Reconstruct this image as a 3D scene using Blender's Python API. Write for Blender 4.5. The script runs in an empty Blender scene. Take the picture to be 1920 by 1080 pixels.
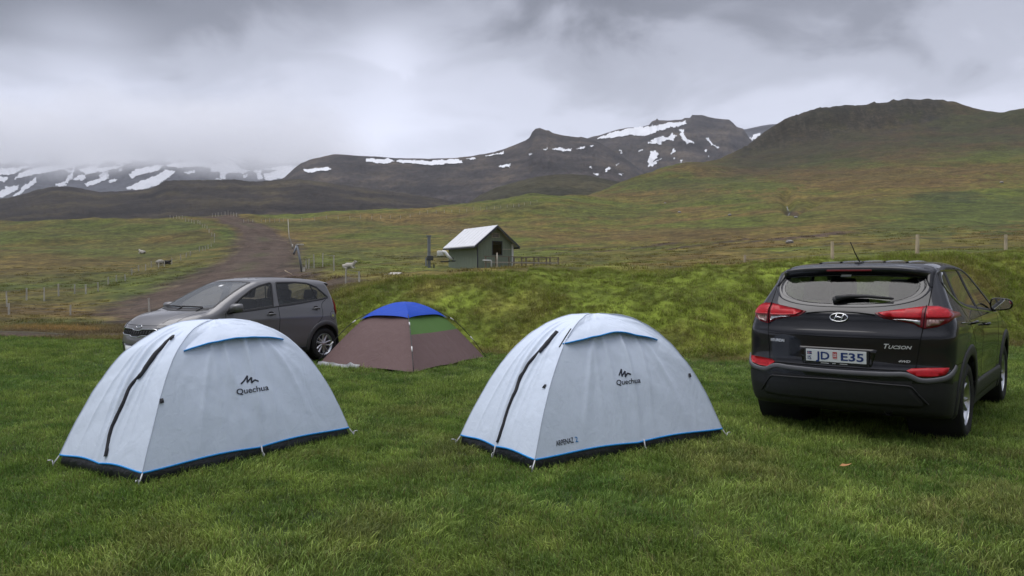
import bpy, bmesh, math, random
import numpy as np
from mathutils import Vector, Matrix
from mathutils.geometry import delaunay_2d_cdt
from mathutils.bvhtree import BVHTree

# ------------------------------------------------------------------ camera, sky, sun, exposure
SC = bpy.context.scene
COL = SC.collection
FPX, HOR, CAMH = 1410.0, 522.0, 1.47            # focal length and horizon of the 1920x1080 photograph, eye height in metres
PITCH = math.atan((540 - HOR) / FPX)
cam_data = bpy.data.cameras.new('camera')
cam_data.sensor_width = 36.0
cam_data.lens = 36.0 * FPX / 1920.0
cam_data.clip_start = 0.05
cam_data.clip_end = 40000.0
cam = bpy.data.objects.new('camera', cam_data)
cam.location = (0, 0, CAMH)
cam.rotation_euler = (math.pi / 2 - PITCH, 0, 0)
COL.objects.link(cam)
SC.camera = cam

SUN_AZ, SUN_EL = math.radians(-75), math.radians(76)     # azimuth from +Y towards +X
SC.view_settings.view_transform = 'Standard'
SC.view_settings.look = 'None'
SC.view_settings.exposure = 0.95
SC.view_settings.gamma = 1.0
SC.view_settings.use_curve_mapping = False
SC.cycles.use_denoising = True
SC.cycles.max_bounces = 8
SC.cycles.transparent_max_bounces = 16
SC.cycles.volume_bounces = 5
SC.cycles.max_bounces = 10

sun_data = bpy.data.lights.new('sun', 'SUN')
sun_data.energy = 1.3
sun_data.angle = math.radians(60)
sun_data.color = (1.0, 0.97, 0.93)
sun = bpy.data.objects.new('sun', sun_data)
sdir = Vector((math.sin(SUN_AZ) * math.cos(SUN_EL), math.cos(SUN_AZ) * math.cos(SUN_EL), math.sin(SUN_EL)))
sun.rotation_euler = sdir.to_track_quat('Z', 'Y').to_euler()
COL.objects.link(sun)

def pix_dir(px, py):
    u, v = (px - 960) / FPX, (540 - py) / FPX
    return np.array([u, math.cos(PITCH) + v * math.sin(PITCH), -math.sin(PITCH) + v * math.cos(PITCH)])

def at(px, py, Y):
    d = pix_dir(px, py)
    return np.array([0, 0, CAMH]) + d * (Y / d[1])

def build_world():
    w = bpy.data.worlds.new('World')
    SC.world = w
    w.use_nodes = True
    nt = w.node_tree
    N, Lk = nt.nodes, nt.links
    N.clear()
    out = N.new('ShaderNodeOutputWorld')
    bg = N.new('ShaderNodeBackground')
    bg.inputs['Strength'].default_value = 0.1
    Lk.new(bg.outputs[0], out.inputs[0])
    sky = N.new('ShaderNodeTexSky')
    sky.sky_type = 'NISHITA'
    sky.sun_disc = False
    sky.sun_elevation = SUN_EL
    sky.sun_rotation = SUN_AZ
    tc = N.new('ShaderNodeTexCoord')
    sep = N.new('ShaderNodeSeparateXYZ')
    Lk.new(tc.outputs['Generated'], sep.inputs[0])
    def math_(op, a, b=None, c=None):
        m = N.new('ShaderNodeMath'); m.operation = op
        for i, v in enumerate((a, b, c)):
            if v is None: continue
            if isinstance(v, (int, float)): m.inputs[i].default_value = v
            else: Lk.new(v, m.inputs[i])
        return m.outputs[0]
    zc = math_('MAXIMUM', sep.outputs['Z'], 0.0)
    den = math_('ADD', zc, 0.34)
    ux = math_('DIVIDE', sep.outputs['X'], den)
    uy = math_('DIVIDE', sep.outputs['Y'], den)
    comb = N.new('ShaderNodeCombineXYZ')
    Lk.new(ux, comb.inputs[0]); Lk.new(uy, comb.inputs[1])
    def noise(scale, detail, rough, dist, off, sx=1.0, sy=1.0):
        mp = N.new('ShaderNodeMapping')
        mp.inputs['Location'].default_value = off
        mp.inputs['Scale'].default_value = (sx, sy, 1)
        Lk.new(comb.outputs[0], mp.inputs[0])
        n = N.new('ShaderNodeTexNoise')
        n.inputs['Scale'].default_value = scale
        n.inputs['Detail'].default_value = detail
        n.inputs['Roughness'].default_value = rough
        n.inputs['Distortion'].default_value = dist
        Lk.new(mp.outputs[0], n.inputs['Vector'])
        return n.outputs['Fac']
    n1 = noise(0.95, 4, 0.5, 0.3, SKY_OFF1)
    n2 = noise(3.6, 6, 0.52, 0.4, (7.3, 2.2, 0))
    # cloud brightness over elevation: light haze of cloud above the hills, darker deck higher up, mid grey overhead
    rz = N.new('ShaderNodeValToRGB')
    Lk.new(sep.outputs['Z'], rz.inputs[0])
    stops = [(0.0, .33), (0.08, .36), (0.14, .43), (0.20, .42), (0.26, .30), (0.32, .165), (0.40, .12), (0.55, .26), (0.75, .44), (1.0, .50)]
    cr = rz.color_ramp
    cr.interpolation = 'EASE'
    while len(cr.elements) < len(stops): cr.elements.new(0.5)
    for e, (p, v) in zip(cr.elements, stops):
        e.position = p; e.color = (v, v, v, 1)
    # noise shifts the bands up and down and modulates them
    var1 = math_('MULTIPLY', math_('SUBTRACT', n1, 0.5), 0.34)
    var2 = math_('MULTIPLY', math_('SUBTRACT', n2, 0.5), 0.32)
    zz = math_('ADD', sep.outputs['Z'], math_('MULTIPLY', math_('ADD', var1, var2), 0.75))
    Lk.new(zz, rz.inputs[0])
    lum = rz.outputs['Color']
    lsep = N.new('ShaderNodeSeparateColor'); Lk.new(lum, lsep.inputs[0])
    val = math_('MULTIPLY', lsep.outputs[0], math_('ADD', 1.0, math_('ADD', var1, var2)))
    # thinner places in the deck where the light comes through
    for (px, py, tight, amp, keep) in SKY_GAPS:
        d = pix_dir(px, py); d = d / np.linalg.norm(d)
        dp = N.new('ShaderNodeVectorMath'); dp.operation = 'DOT_PRODUCT'
        Lk.new(tc.outputs['Generated'], dp.inputs[0]); dp.inputs[1].default_value = tuple(d)
        g = math_('POWER', math_('MAXIMUM', dp.outputs['Value'], 0.0), tight)
        nn = math_('SMOOTH_MAX', math_('ADD', math_('MULTIPLY', math_('SUBTRACT', n2, 0.5), 4.2), keep), 0.0, 0.3)
        val = math_('ADD', val, math_('MULTIPLY', math_('MULTIPLY', g, nn), amp))
    val = math_('MAXIMUM', val, 0.06)
    tint = N.new('ShaderNodeCombineColor')
    Lk.new(math_('MULTIPLY', val, 9.3), tint.inputs[0])
    Lk.new(math_('MULTIPLY', val, 9.6), tint.inputs[1])
    Lk.new(math_('MULTIPLY', val, 11.3), tint.inputs[2])
    mix = N.new('ShaderNodeMix'); mix.data_type = 'RGBA'
    mix.inputs['Factor'].default_value = 0.93
    Lk.new(sky.outputs[0], mix.inputs['A'])
    Lk.new(tint.outputs[0], mix.inputs['B'])
    Lk.new(mix.outputs['Result'], bg.inputs['Color'])

SKY_OFF1 = (3.1, 0.4, 0)
SKY_GAPS = [(420, 50, 60, -.06, .8), (60, 10, 200, -.03, .8), (1100, 20, 120, -.05, .8), (690, 175, 110, .12, .6), (735, 95, 500, .09, .6), (185, 125, 500, .12, .6), (340, 200, 120, .07, .6), (90, 60, 900, .05, .5)]
build_world()

# ------------------------------------------------------------------ helpers
RNG = np.random.default_rng(7)
random.seed(7)

def _hash(ix, iy, seed):
    h = (ix * 374761393 + iy * 668265263 + seed * 1442695041) & 0xFFFFFFFF
    h = ((h ^ (h >> 13)) * 1274126177) & 0xFFFFFFFF
    return ((h ^ (h >> 16)) & 0xFFFF) / 65535.0

def vnoise(x, y, seed=0):
    x = np.asarray(x, float); y = np.asarray(y, float)
    ix = np.floor(x).astype(np.int64); iy = np.floor(y).astype(np.int64)
    fx = x - ix; fy = y - iy
    fx = fx * fx * (3 - 2 * fx); fy = fy * fy * (3 - 2 * fy)
    a = _hash(ix, iy, seed); b = _hash(ix + 1, iy, seed)
    c = _hash(ix, iy + 1, seed); d = _hash(ix + 1, iy + 1, seed)
    return (a * (1 - fx) + b * fx) * (1 - fy) + (c * (1 - fx) + d * fx) * fy - 0.5

def fbm(x, y, seed=0, octaves=4, gain=0.5):
    s = 0; amp = 1.0
    for o in range(octaves):
        s = s + amp * vnoise(x * 2 ** o + 17.3 * o, y * 2 ** o - 9.1 * o, seed + o)
        amp *= gain
    return s

def smooth(a, b, x):
    t = np.clip((np.asarray(x, float) - a) / (b - a), 0, 1)
    return t * t * (3 - 2 * t)

def tag(o, label=None, cat=None, group=None, kind=None):
    if label: o['label'] = label
    if cat: o['category'] = cat
    if group: o['group'] = group
    if kind: o['kind'] = kind
    return o

def empty(name, loc=(0, 0, 0), rz=0.0, rot=None):
    o = bpy.data.objects.new(name, None)
    o.location = tuple(loc)
    o.rotation_euler = rot if rot is not None else (0, 0, rz)
    o.empty_display_size = 0.2
    COL.objects.link(o)
    return o

def new_mesh(name, V, Fc, mats=None, smooth_=True):
    me = bpy.data.meshes.new(name)
    V = np.asarray(V, np.float32)
    if isinstance(Fc, np.ndarray):
        n, k = Fc.shape
        me.vertices.add(len(V)); me.vertices.foreach_set('co', V.ravel())
        me.loops.add(n * k); me.loops.foreach_set('vertex_index', Fc.astype(np.int32).ravel())
        me.polygons.add(n)
        me.polygons.foreach_set('loop_start', np.arange(0, n * k, k, dtype=np.int32))
        me.polygons.foreach_set('loop_total', np.full(n, k, np.int32))
        me.update(calc_edges=True)
        me.validate()
    else:
        me.from_pydata(V.tolist(), [], [tuple(int(i) for i in f) for f in Fc])
        me.update()
    me.polygons.foreach_set('use_smooth', np.full(len(me.polygons), bool(smooth_)))
    if mats is not None:
        for m in (mats if isinstance(mats, (list, tuple)) else [mats]): me.materials.append(m)
    return me

def obj(name, V, Fc, mat, parent=None, smooth_=True, **tags):
    me = new_mesh(name, V, Fc, mat, smooth_)
    o = bpy.data.objects.new(name, me)
    COL.objects.link(o)
    if parent is not None: o.parent = parent
    tag(o, **tags)
    return o

def share(o, name, parent, loc=(0, 0, 0), rot=(0, 0, 0), scale=(1, 1, 1)):
    c = bpy.data.objects.new(name, o.data)
    c.location = loc; c.rotation_euler = rot; c.scale = scale
    COL.objects.link(c); c.parent = parent
    return c

class MB:
    """collects shapes into one mesh"""
    def __init__(s): s.V = []; s.F = []
    def add(s, V, Fc):
        b = len(s.V)
        s.V += [tuple(map(float, v)) for v in V]
        s.F += [tuple(b + int(i) for i in f) for f in Fc]
        return s
    def box(s, lo, hi, M=None, bev=0.0):
        lo = np.array(lo, float); hi = np.array(hi, float)
        if bev > 0:
            bm = bmesh.new()
            bmesh.ops.create_cube(bm, size=1.0)
            for v in bm.verts:
                v.co = Vector(((lo + hi) / 2 + np.array(v.co) * (hi - lo)).tolist())
            bmesh.ops.bevel(bm, geom=list(bm.edges), offset=bev, segments=2, affect='EDGES', profile=0.6)
            bm.verts.index_update()
            V = [np.array(v.co) for v in bm.verts]; Fc = [[v.index for v in f.verts] for f in bm.faces]
            bm.free()
        else:
            V = [np.array([x, y, z]) for z in (lo[2], hi[2]) for y in (lo[1], hi[1]) for x in (lo[0], hi[0])]
            Fc = [(0, 2, 3, 1), (4, 5, 7, 6), (0, 1, 5, 4), (2, 6, 7, 3), (0, 4, 6, 2), (1, 3, 7, 5)]
        if M is not None: V = [np.array(M @ Vector(v)) for v in V]
        return s.add(V, Fc)
    def tube(s, pts, r, n=8, cap=True):
        pts = [np.array(p, float) for p in pts]
        rs = r if isinstance(r, (list, tuple, np.ndarray)) else [r] * len(pts)
        V = []; Fc = []
        up = None
        for i, p in enumerate(pts):
            t = pts[min(i + 1, len(pts) - 1)] - pts[max(i - 1, 0)]
            t = t / (np.linalg.norm(t) + 1e-12)
            if up is None:
                up = np.array([0, 0, 1.]) if abs(t[2]) < .9 else np.array([1., 0, 0])
            a = np.cross(up, t); a /= np.linalg.norm(a) + 1e-12
            b = np.cross(t, a); up = b
            for k in range(n):
                an = 2 * math.pi * k / n
                V.append(p + rs[i] * (math.cos(an) * a + math.sin(an) * b))
        for i in range(len(pts) - 1):
            for k in range(n):
                k2 = (k + 1) % n
                Fc.append((i * n + k, i * n + k2, (i + 1) * n + k2, (i + 1) * n + k))
        if cap:
            Fc.append(tuple(range(n - 1, -1, -1))); Fc.append(tuple((len(pts) - 1) * n + k for k in range(n)))
        return s.add(V, Fc)
    def lathe(s, prof, n=32, M=None, close=False):
        """profile of (radius, height) turned about local Z"""
        V = []; Fc = []
        for r, h in prof:
            for k in range(n):
                a = 2 * math.pi * k / n
                V.append(Vector((r * math.cos(a), r * math.sin(a), h)))
        m = len(prof)
        for i in range(m if close else m - 1):
            j = (i + 1) % m
            for k in range(n):
                k2 = (k + 1) % n
                Fc.append((i * n + k, i * n + k2, j * n + k2, j * n + k))
        if M is not None: V = [M @ v for v in V]
        return s.add(V, Fc)
    def prism(s, poly, h0, h1, M=None):
        n = len(poly)
        V = [Vector((x, y, h0)) for x, y in poly] + [Vector((x, y, h1)) for x, y in poly]
        Fc = [tuple(range(n - 1, -1, -1)), tuple(range(n, 2 * n))] + [(i, (i + 1) % n, n + (i + 1) % n, n + i) for i in range(n)]
        if M is not None: V = [M @ v for v in V]
        return s.add(V, Fc)
    def build(s, name, mat, parent=None, smooth_=False, **tags):
        return obj(name, np.array(s.V), s.F, mat, parent, smooth_, **tags)

# ------------------------------------------------------------------ materials
MATS = {}
def mat(name, color=(.5, .5, .5), rough=.6, metal=0.0, spec=.5, coat=0.0, var=0.0, var_scale=8.0, bump=0.0, bump_scale=40.0,
        stretch=(1, 1, 1), trans=0.0, alpha=1.0, emit=None, sheen=0.0, coat_rough=.05, color2=None):
    if name in MATS: return MATS[name]
    m = bpy.data.materials.new(name); m.use_nodes = True
    nt = m.node_tree; N, Lk = nt.nodes, nt.links
    b = N['Principled BSDF']
    b.inputs['Base Color'].default_value = (*color, 1)
    b.inputs['Roughness'].default_value = rough
    b.inputs['Metallic'].default_value = metal
    b.inputs['Specular IOR Level'].default_value = spec
    b.inputs['Coat Weight'].default_value = coat
    b.inputs['Coat Roughness'].default_value = coat_rough
    if emit: b.inputs['Emission Color'].default_value = (*emit, 1); b.inputs['Emission Strength'].default_value = 1
    if var > 0 or bump > 0 or color2:
        tc = N.new('ShaderNodeTexCoord'); mp = N.new('ShaderNodeMapping')
        mp.inputs['Scale'].default_value = stretch
        Lk.new(tc.outputs['Object'], mp.inputs[0])
        if var > 0 or color2:
            n = N.new('ShaderNodeTexNoise'); n.inputs['Scale'].default_value = var_scale; n.inputs['Detail'].default_value = 5
            n.inputs['Roughness'].default_value = .6
            Lk.new(mp.outputs[0], n.inputs['Vector'])
            r = N.new('ShaderNodeValToRGB')
            c2 = color2 or color
            r.color_ramp.elements[0].position = .3; r.color_ramp.elements[1].position = .7
            r.color_ramp.elements[0].color = (*[c * (1 - var) for c in color], 1)
            r.color_ramp.elements[1].color = (*[min(1, c * (1 + var)) for c in c2], 1)
            Lk.new(n.outputs['Fac'], r.inputs[0]); Lk.new(r.outputs[0], b.inputs['Base Color'])
        if bump > 0:
            n2 = N.new('ShaderNodeTexNoise'); n2.inputs['Scale'].default_value = bump_scale; n2.inputs['Detail'].default_value = 4
            Lk.new(mp.outputs[0], n2.inputs['Vector'])
            bp = N.new('ShaderNodeBump'); bp.inputs['Strength'].default_value = bump; bp.inputs['Distance'].default_value = .02
            Lk.new(n2.outputs['Fac'], bp.inputs['Height']); Lk.new(bp.outputs[0], b.inputs['Normal'])
    MATS[name] = m
    return m
# ------------------------------------------------------------------ terrain: one sheet from the lawn to the near skyline
def zpy(Y, py): return CAMH + (HOR - py) * Y / FPX
def colm(px, lawn_end, near, far):
    pts = [(0.3, 0.0), (lawn_end * .55, 0.0), (lawn_end, 0.0)] + [(Y, z) for Y, z in near] + [(Y, zpy(Y, py)) for Y, py in far]
    Yl, zl = pts[-1]
    pts += [(Yl * 1.05, zl - .002 * Yl), (Yl * 1.25, zl - .05 * Yl), (Yl * 1.9 + 60, zl - .13 * Yl - 5)]
    return px, pts
def bank(base, crest, py, flat):
    z = zpy(crest, py) - .20
    return [(base + .6, .08), (base + (crest - base) * .5, z * .52), (crest - .7, z * .95), (crest, z), (crest + 1.5, z - .06)] + flat
COLS = [
    colm(-700, 17, [(28, -.3), (45, -.6)], [(80, 540), (120, 500), (170, 462), (260, 420)]),
    colm(0, 18.5, [(22, -.12), (28, -.35), (45, -.75), (57, -.56)], [(80, 537), (120, 490), (170, 455), (250, 417)]),
    colm(250, 17.5, [(20, -.1), (28, -.35), (45, -.55)], [(60, 556), (80, 527), (120, 491), (170, 455), (250, 413)]),
    colm(450, 17, [(22, -.08), (30, -.05)], [(50, 543), (80, 507), (120, 475), (170, 445), (230, 418), (280, 406)]),
    colm(560, 16, [(18, .12), (21, .55), (30, .85)], [(50, 522), (80, 498), (120, 472), (170, 445), (230, 420), (300, 405)]),
    colm(640, 15.3, bank(15.3, 20.5, 529, [(25, 1.3), (40, 1.45)]), [(55, 509), (80, 494), (120, 470), (200, 430), (320, 403)]),
    colm(750, 15.0, bank(15.0, 20.0, 515, [(25, 1.5), (40, 1.6)]), [(57, 507), (80, 491), (120, 468), (200, 430), (330, 398)]),
    colm(860, 14.8, bank(14.8, 19.6, 508, [(25, 1.6), (40, 1.75)]), [(60, 505), (80, 490), (120, 465), (200, 428), (340, 392)]),
    colm(1000, 14.4, bank(14.4, 19.2, 502, [(25, 1.7), (40, 1.85)]), [(60, 501), (80, 486), (120, 462), (200, 424), (390, 377)]),
    colm(1180, 13.7, bank(13.7, 18.6, 495, [(25, 1.78), (40, 1.95)]), [(60, 496), (80, 480), (120, 456), (200, 418), (350, 373), (510, 346)]),
    colm(1300, 13.3, bank(13.3, 18.2, 489, [(25, 1.85), (40, 2.05)]), [(60, 489), (80, 473), (120, 448), (200, 410), (350, 361), (610, 317)]),
    colm(1380, 13.2, bank(13.2, 18.0, 485, [(25, 1.9), (40, 2.1)]), [(60, 484), (80, 466), (120, 440), (200, 402), (350, 350), (600, 296), (645, 286)]),
    colm(1430, 13.2, bank(13.2, 18.0, 482, [(25, 1.95), (40, 2.15)]), [(60, 481), (80, 463), (120, 436), (200, 398), (350, 346), (600, 291), (640, 272), (675, 253)]),
    colm(1480, 13.3, bank(13.3, 18.1, 479, [(25, 2.0), (40, 2.2)]), [(60, 479), (80, 460), (120, 433), (200, 395), (350, 342), (590, 286), (640, 262), (690, 224)]),
    colm(1540, 13.5, bank(13.5, 18.3, 476, [(25, 2.0), (40, 2.25)]), [(60, 476), (80, 457), (120, 430), (200, 391), (350, 339), (580, 280), (640, 253), (700, 206)]),
    colm(1620, 13.9, bank(13.9, 18.8, 472, [(25, 2.1), (40, 2.3)]), [(60, 473), (80, 453), (120, 426), (200, 385), (350, 332), (570, 272), (640, 243), (710, 199)]),
    colm(1700, 14.3, bank(14.3, 19.3, 468, [(25, 2.2), (40, 2.4)]), [(60, 469), (80, 450), (120, 423), (200, 380), (350, 326), (560, 264), (650, 230), (720, 189.5)]),
    colm(1780, 15.0, bank(15.0, 20.0, 464, [(25, 2.3), (40, 2.5)]), [(60, 467), (80, 448), (120, 421), (200, 377), (350, 320), (560, 257), (650, 222), (710, 193)]),
    colm(1850, 15.6, bank(15.6, 20.6, 461, [(25, 2.35), (40, 2.6)]), [(60, 465), (80, 446), (120, 419), (200, 374), (350, 314), (560, 250), (640, 222), (690, 210)]),
    colm(1920, 16.2, bank(16.2, 21.2, 458, [(25, 2.45), (40, 2.7)]), [(60, 463), (80, 444), (120, 417), (200, 372), (350, 310), (560, 245), (660, 211)]),
    colm(2640, 18, bank(18, 23, 452, [(26, 2.6), (40, 2.9)]), [(60, 455), (80, 438), (120, 410), (200, 365), (350, 300), (560, 230), (660, 190)]),
]
LY = np.linspace(math.log(.3), math.log(2000), 900)
def pchip(x, y, xq):
    x = np.asarray(x, float); y = np.asarray(y, float)
    h = np.diff(x); d = np.diff(y) / h
    m = np.zeros(len(x)); m[0] = d[0]; m[-1] = d[-1]
    for i in range(1, len(x) - 1):
        if d[i - 1] * d[i] > 0:
            w1 = 2 * h[i] + h[i - 1]; w2 = h[i] + 2 * h[i - 1]
            m[i] = (w1 + w2) / (w1 / d[i - 1] + w2 / d[i])
    i = np.clip(np.searchsorted(x, xq) - 1, 0, len(x) - 2)
    t = np.clip((xq - x[i]) / h[i], 0, 1)
    return ((1 + 2 * t) * (1 - t) ** 2 * y[i] + t * (1 - t) ** 2 * h[i] * m[i] + t * t * (3 - 2 * t) * y[i + 1] + t * t * (t - 1) * h[i] * m[i + 1])
CPX = np.array([c[0] for c in COLS], float)
CZ = np.array([pchip([math.log(p[0]) for p in pts], [p[1] for p in pts], LY) for _, pts in COLS])   # column x lnY
# interpolate columns on a fine px table with a smooth curve, then blur a little sideways
PXT = np.linspace(-740, 2680, 1141)
ZT = np.array([pchip(CPX, CZ[:, k], np.clip(PXT, CPX[0], CPX[-1])) for k in range(len(LY))]).T
kern = np.exp(-np.linspace(-2, 2, 9) ** 2); kern /= kern.sum()
ZT = np.apply_along_axis(lambda r: np.convolve(np.pad(r, 4, 'edge'), kern, 'valid'), 0, ZT)
LAWN_T = np.interp(PXT, CPX, [pts[2][0] for _, pts in COLS])
FARL_T = np.interp(PXT, CPX, [pts[-4][0] for _, pts in COLS])

AMAX = math.tan(math.radians(50))
def aY(x, y):
    """sheet coordinates of a place: tan of its bearing and its depth"""
    r = np.hypot(x, y); th = np.arctan2(x, y)
    tc_ = np.clip(th, -math.radians(50), math.radians(50))
    return np.tan(tc_), np.maximum(r * np.cos(tc_), .31)

# gully of the stream and the eroded soil edges, as lines on the slope (px, py)
GULLY = [[(1472, 362), (1474, 374), (1480, 384), (1477, 393), (1484, 402)], [(1532, 379), (1512, 389), (1496, 399), (1484, 402)], [(1545, 338), (1510, 352), (1476, 364)]]
def base_z(x, y):
    a, Y = aY(x, y)
    px = 960 + FPX * a
    fi = np.clip((px - PXT[0]) / (PXT[1] - PXT[0]), 0, len(PXT) - 1.001)
    fk = np.clip((np.log(Y) - LY[0]) / (LY[1] - LY[0]), 0, len(LY) - 1.001)
    i = fi.astype(int); k = fk.astype(int); u = fi - i; v = fk - k
    return (ZT[i, k] * (1 - u) + ZT[i + 1, k] * u) * (1 - v) + (ZT[i, k + 1] * (1 - u) + ZT[i + 1, k + 1] * u) * v

def zones(x, y):
    a, Y = aY(x, y)
    px = 960 + FPX * a
    le = np.interp(px, PXT, LAWN_T)
    lawn = 1 - smooth(le - .2, le + .5, Y + .5 * fbm(x * .7, y * .7, 5, 3))
    bankm = smooth(560, 640, px) * smooth(le, le + .6, Y) * (1 - smooth(le + 6.5, le + 9, Y))
    return a, Y, px, le, lawn, bankm

def hit(px, py, zfun=None):
    """where the sight line through a photograph point meets the slope"""
    zf = zfun or base_z
    Y = np.exp(np.linspace(math.log(3.0), math.log(900), 4000))
    d = pix_dir(px, py)
    X = d[0] / d[1] * Y; Z = CAMH + d[2] / d[1] * Y
    below = Z < zf(X, Y)
    k = int(np.argmax(below)) if below.any() else len(Y) - 1
    return np.array([X[k], Y[k], float(zf(np.array([X[k]]), np.array([Y[k]]))[0])])

GUL_W = [[hit(*p) for p in line] for line in GULLY]
def seg_dist(x, y, line):
    best = np.full(np.shape(x), 1e9); tt = np.zeros(np.shape(x))
    n = len(line) - 1
    for i in range(n):
        ax, ay = line[i][0], line[i][1]; bx, by = line[i + 1][0], line[i + 1][1]
        L2 = (bx - ax) ** 2 + (by - ay) ** 2 + 1e-9
        t = np.clip(((x - ax) * (bx - ax) + (y - ay) * (by - ay)) / L2, 0, 1)
        d = np.hypot(x - ax - t * (bx - ax), y - ay - t * (by - ay))
        m = d < best
        best = np.where(m, d, best); tt = np.where(m, (i + t) / n, tt)
    return best, tt

def ground_z(x, y, micro=True):
    x = np.asarray(x, float); y = np.asarray(y, float)
    z = base_z(x, y)
    a, Y, px, le, lawn, bankm = zones(x, y)
    rough_ = np.clip(1 - lawn, 0, 1)
    z = z + lawn * (.022 * fbm(x * .9, y * .9, 11, 3))
    z = z + bankm * (.16 * fbm(x * .45, y * .45, 21, 3) + .16 * fbm(x * 1.7, y * 1.7, 22, 3))
    fld = rough_ * (1 - bankm) * smooth(16, 26, Y)
    z = z + fld * (.28 * fbm(x * .35, y * .35, 31, 3) + .8 * smooth(60, 200, Y) * fbm(x * .06, y * .06, 33, 4) + 2.6 * smooth(150, 420, Y) * fbm(x * .022, y * .022, 37, 5) + 1.1 * smooth(90, 260, Y) * fbm(x * .09, y * .09, 38, 3))
    # crags under the skyline on the right
    fl = np.interp(px, PXT, FARL_T)
    crag = smooth(1375, 1400, px) * (1 - smooth(1760, 1800, px)) * smooth(.86, .95, Y / fl) * (1 - smooth(1.0, 1.03, Y / fl))
    z = z + crag * (1 - smooth(.975, .998, Y / fl)) * (4.0 * np.abs(fbm(x * .09, y * .03, 41, 4)) + 3.0 * fbm(x * .2, y * .2, 43, 3))
    for li, line in enumerate(GUL_W):
        d, t = seg_dist(x, y, line)
        w = (1.5, 1.2, .8)[li]; dep = (1.7, 1.2, .4)[li]
        z = z - dep * np.exp(-(d / w) ** 2)
    return z

# the dirt road: centre line traced down the slope
ROAD_PX = [(402, 408, 3.0), (430, 412, 3.0), (462, 424, 3.0), (484, 437, 3.2), (497, 452, 3.2), (497, 468, 3.3), (483, 487, 3.3), (455, 508, 3.3), (412, 531, 3.3), (352, 556, 3.2)]
ROAD_W = [hit(p[0], p[1]) for p in ROAD_PX] + [np.array([-9.6, 25.5, 0]), np.array([-11.0, 21.0, 0]), np.array([-14.5, 19.6, 0]), np.array([-24, 19.6, 0])]
ROAD_H = [p[2] * 1.22 for p in ROAD_PX] + [2.4, 1.5, .7, .5]
def spline(P, n):
    P = [np.asarray(p, float) for p in P]
    out = []
    for i in range(len(P) - 1):
        p0, p1, p2, p3 = P[max(i - 1, 0)], P[i], P[i + 1], P[min(i + 2, len(P) - 1)]
        for t in np.linspace(0, 1, n, endpoint=False):
            out.append(.5 * ((2 * p1) + (-p0 + p2) * t + (2 * p0 - 5 * p1 + 4 * p2 - p3) * t * t + (-p0 + 3 * p1 - 3 * p2 + p3) * t ** 3))
    out.append(P[-1])
    return np.array(out)
ROAD_C = spline(ROAD_W, 6)
ROAD_HW = np.interp(np.linspace(0, 1, len(ROAD_C)), np.linspace(0, 1, len(ROAD_H)), ROAD_H)

def attr_mat(name, rough=.9, fine=((6, .45), (1.3, .35), (.25, .25)), bump=.6, bump_dist=.05, bump_scale=14.0, spec=.2):
    m = bpy.data.materials.new(name); m.use_nodes = True
    nt = m.node_tree; N, Lk = nt.nodes, nt.links
    b = N['Principled BSDF']
    b.inputs['Roughness'].default_value = rough; b.inputs['Specular IOR Level'].default_value = spec
    at_ = N.new('ShaderNodeAttribute'); at_.attribute_name = 'gcol'
    geo = N.new('ShaderNodeNewGeometry')
    cur = at_.outputs['Color']
    for i, (sc, amt) in enumerate(fine):
        n = N.new('ShaderNodeTexNoise'); n.inputs['Scale'].default_value = sc; n.inputs['Detail'].default_value = 6
        n.inputs['Roughness'].default_value = .65
        Lk.new(geo.outputs['Position'], n.inputs['Vector'])
        mr = N.new('ShaderNodeMapRange'); mr.inputs['From Min'].default_value = .34; mr.inputs['From Max'].default_value = .66
        mr.inputs['To Min'].default_value = 1 - amt; mr.inputs['To Max'].default_value = 1 + amt
        mr.clamp = True
        Lk.new(n.outputs['Fac'], mr.inputs['Value'])
        mx = N.new('ShaderNodeVectorMath'); mx.operation = 'SCALE'
        Lk.new(cur, mx.inputs[0]); Lk.new(mr.outputs[0], mx.inputs['Scale'])
        cur = mx.outputs[0]
    Lk.new(cur, b.inputs['Base Color'])
    n2 = N.new('ShaderNodeTexNoise'); n2.inputs['Scale'].default_value = bump_scale; n2.inputs['Detail'].default_value = 5
    Lk.new(geo.outputs['Position'], n2.inputs['Vector'])
    bp = N.new('ShaderNodeBump'); bp.inputs['Strength'].default_value = bump; bp.inputs['Distance'].default_value = bump_dist
    Lk.new(n2.outputs['Fac'], bp.inputs['Height']); Lk.new(bp.outputs[0], b.inputs['Normal'])
    return m

def set_col(me, col):
    a = me.color_attributes.new('gcol', 'FLOAT_COLOR', 'POINT')
    c4 = np.ones((len(col), 4), np.float32); c4[:, :3] = col
    a.data.foreach_set('color', c4.ravel())

def lerp3(c1, c2, t): return np.asarray(c1) * (1 - t[:, None]) + np.asarray(c2) * t[:, None]

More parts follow.
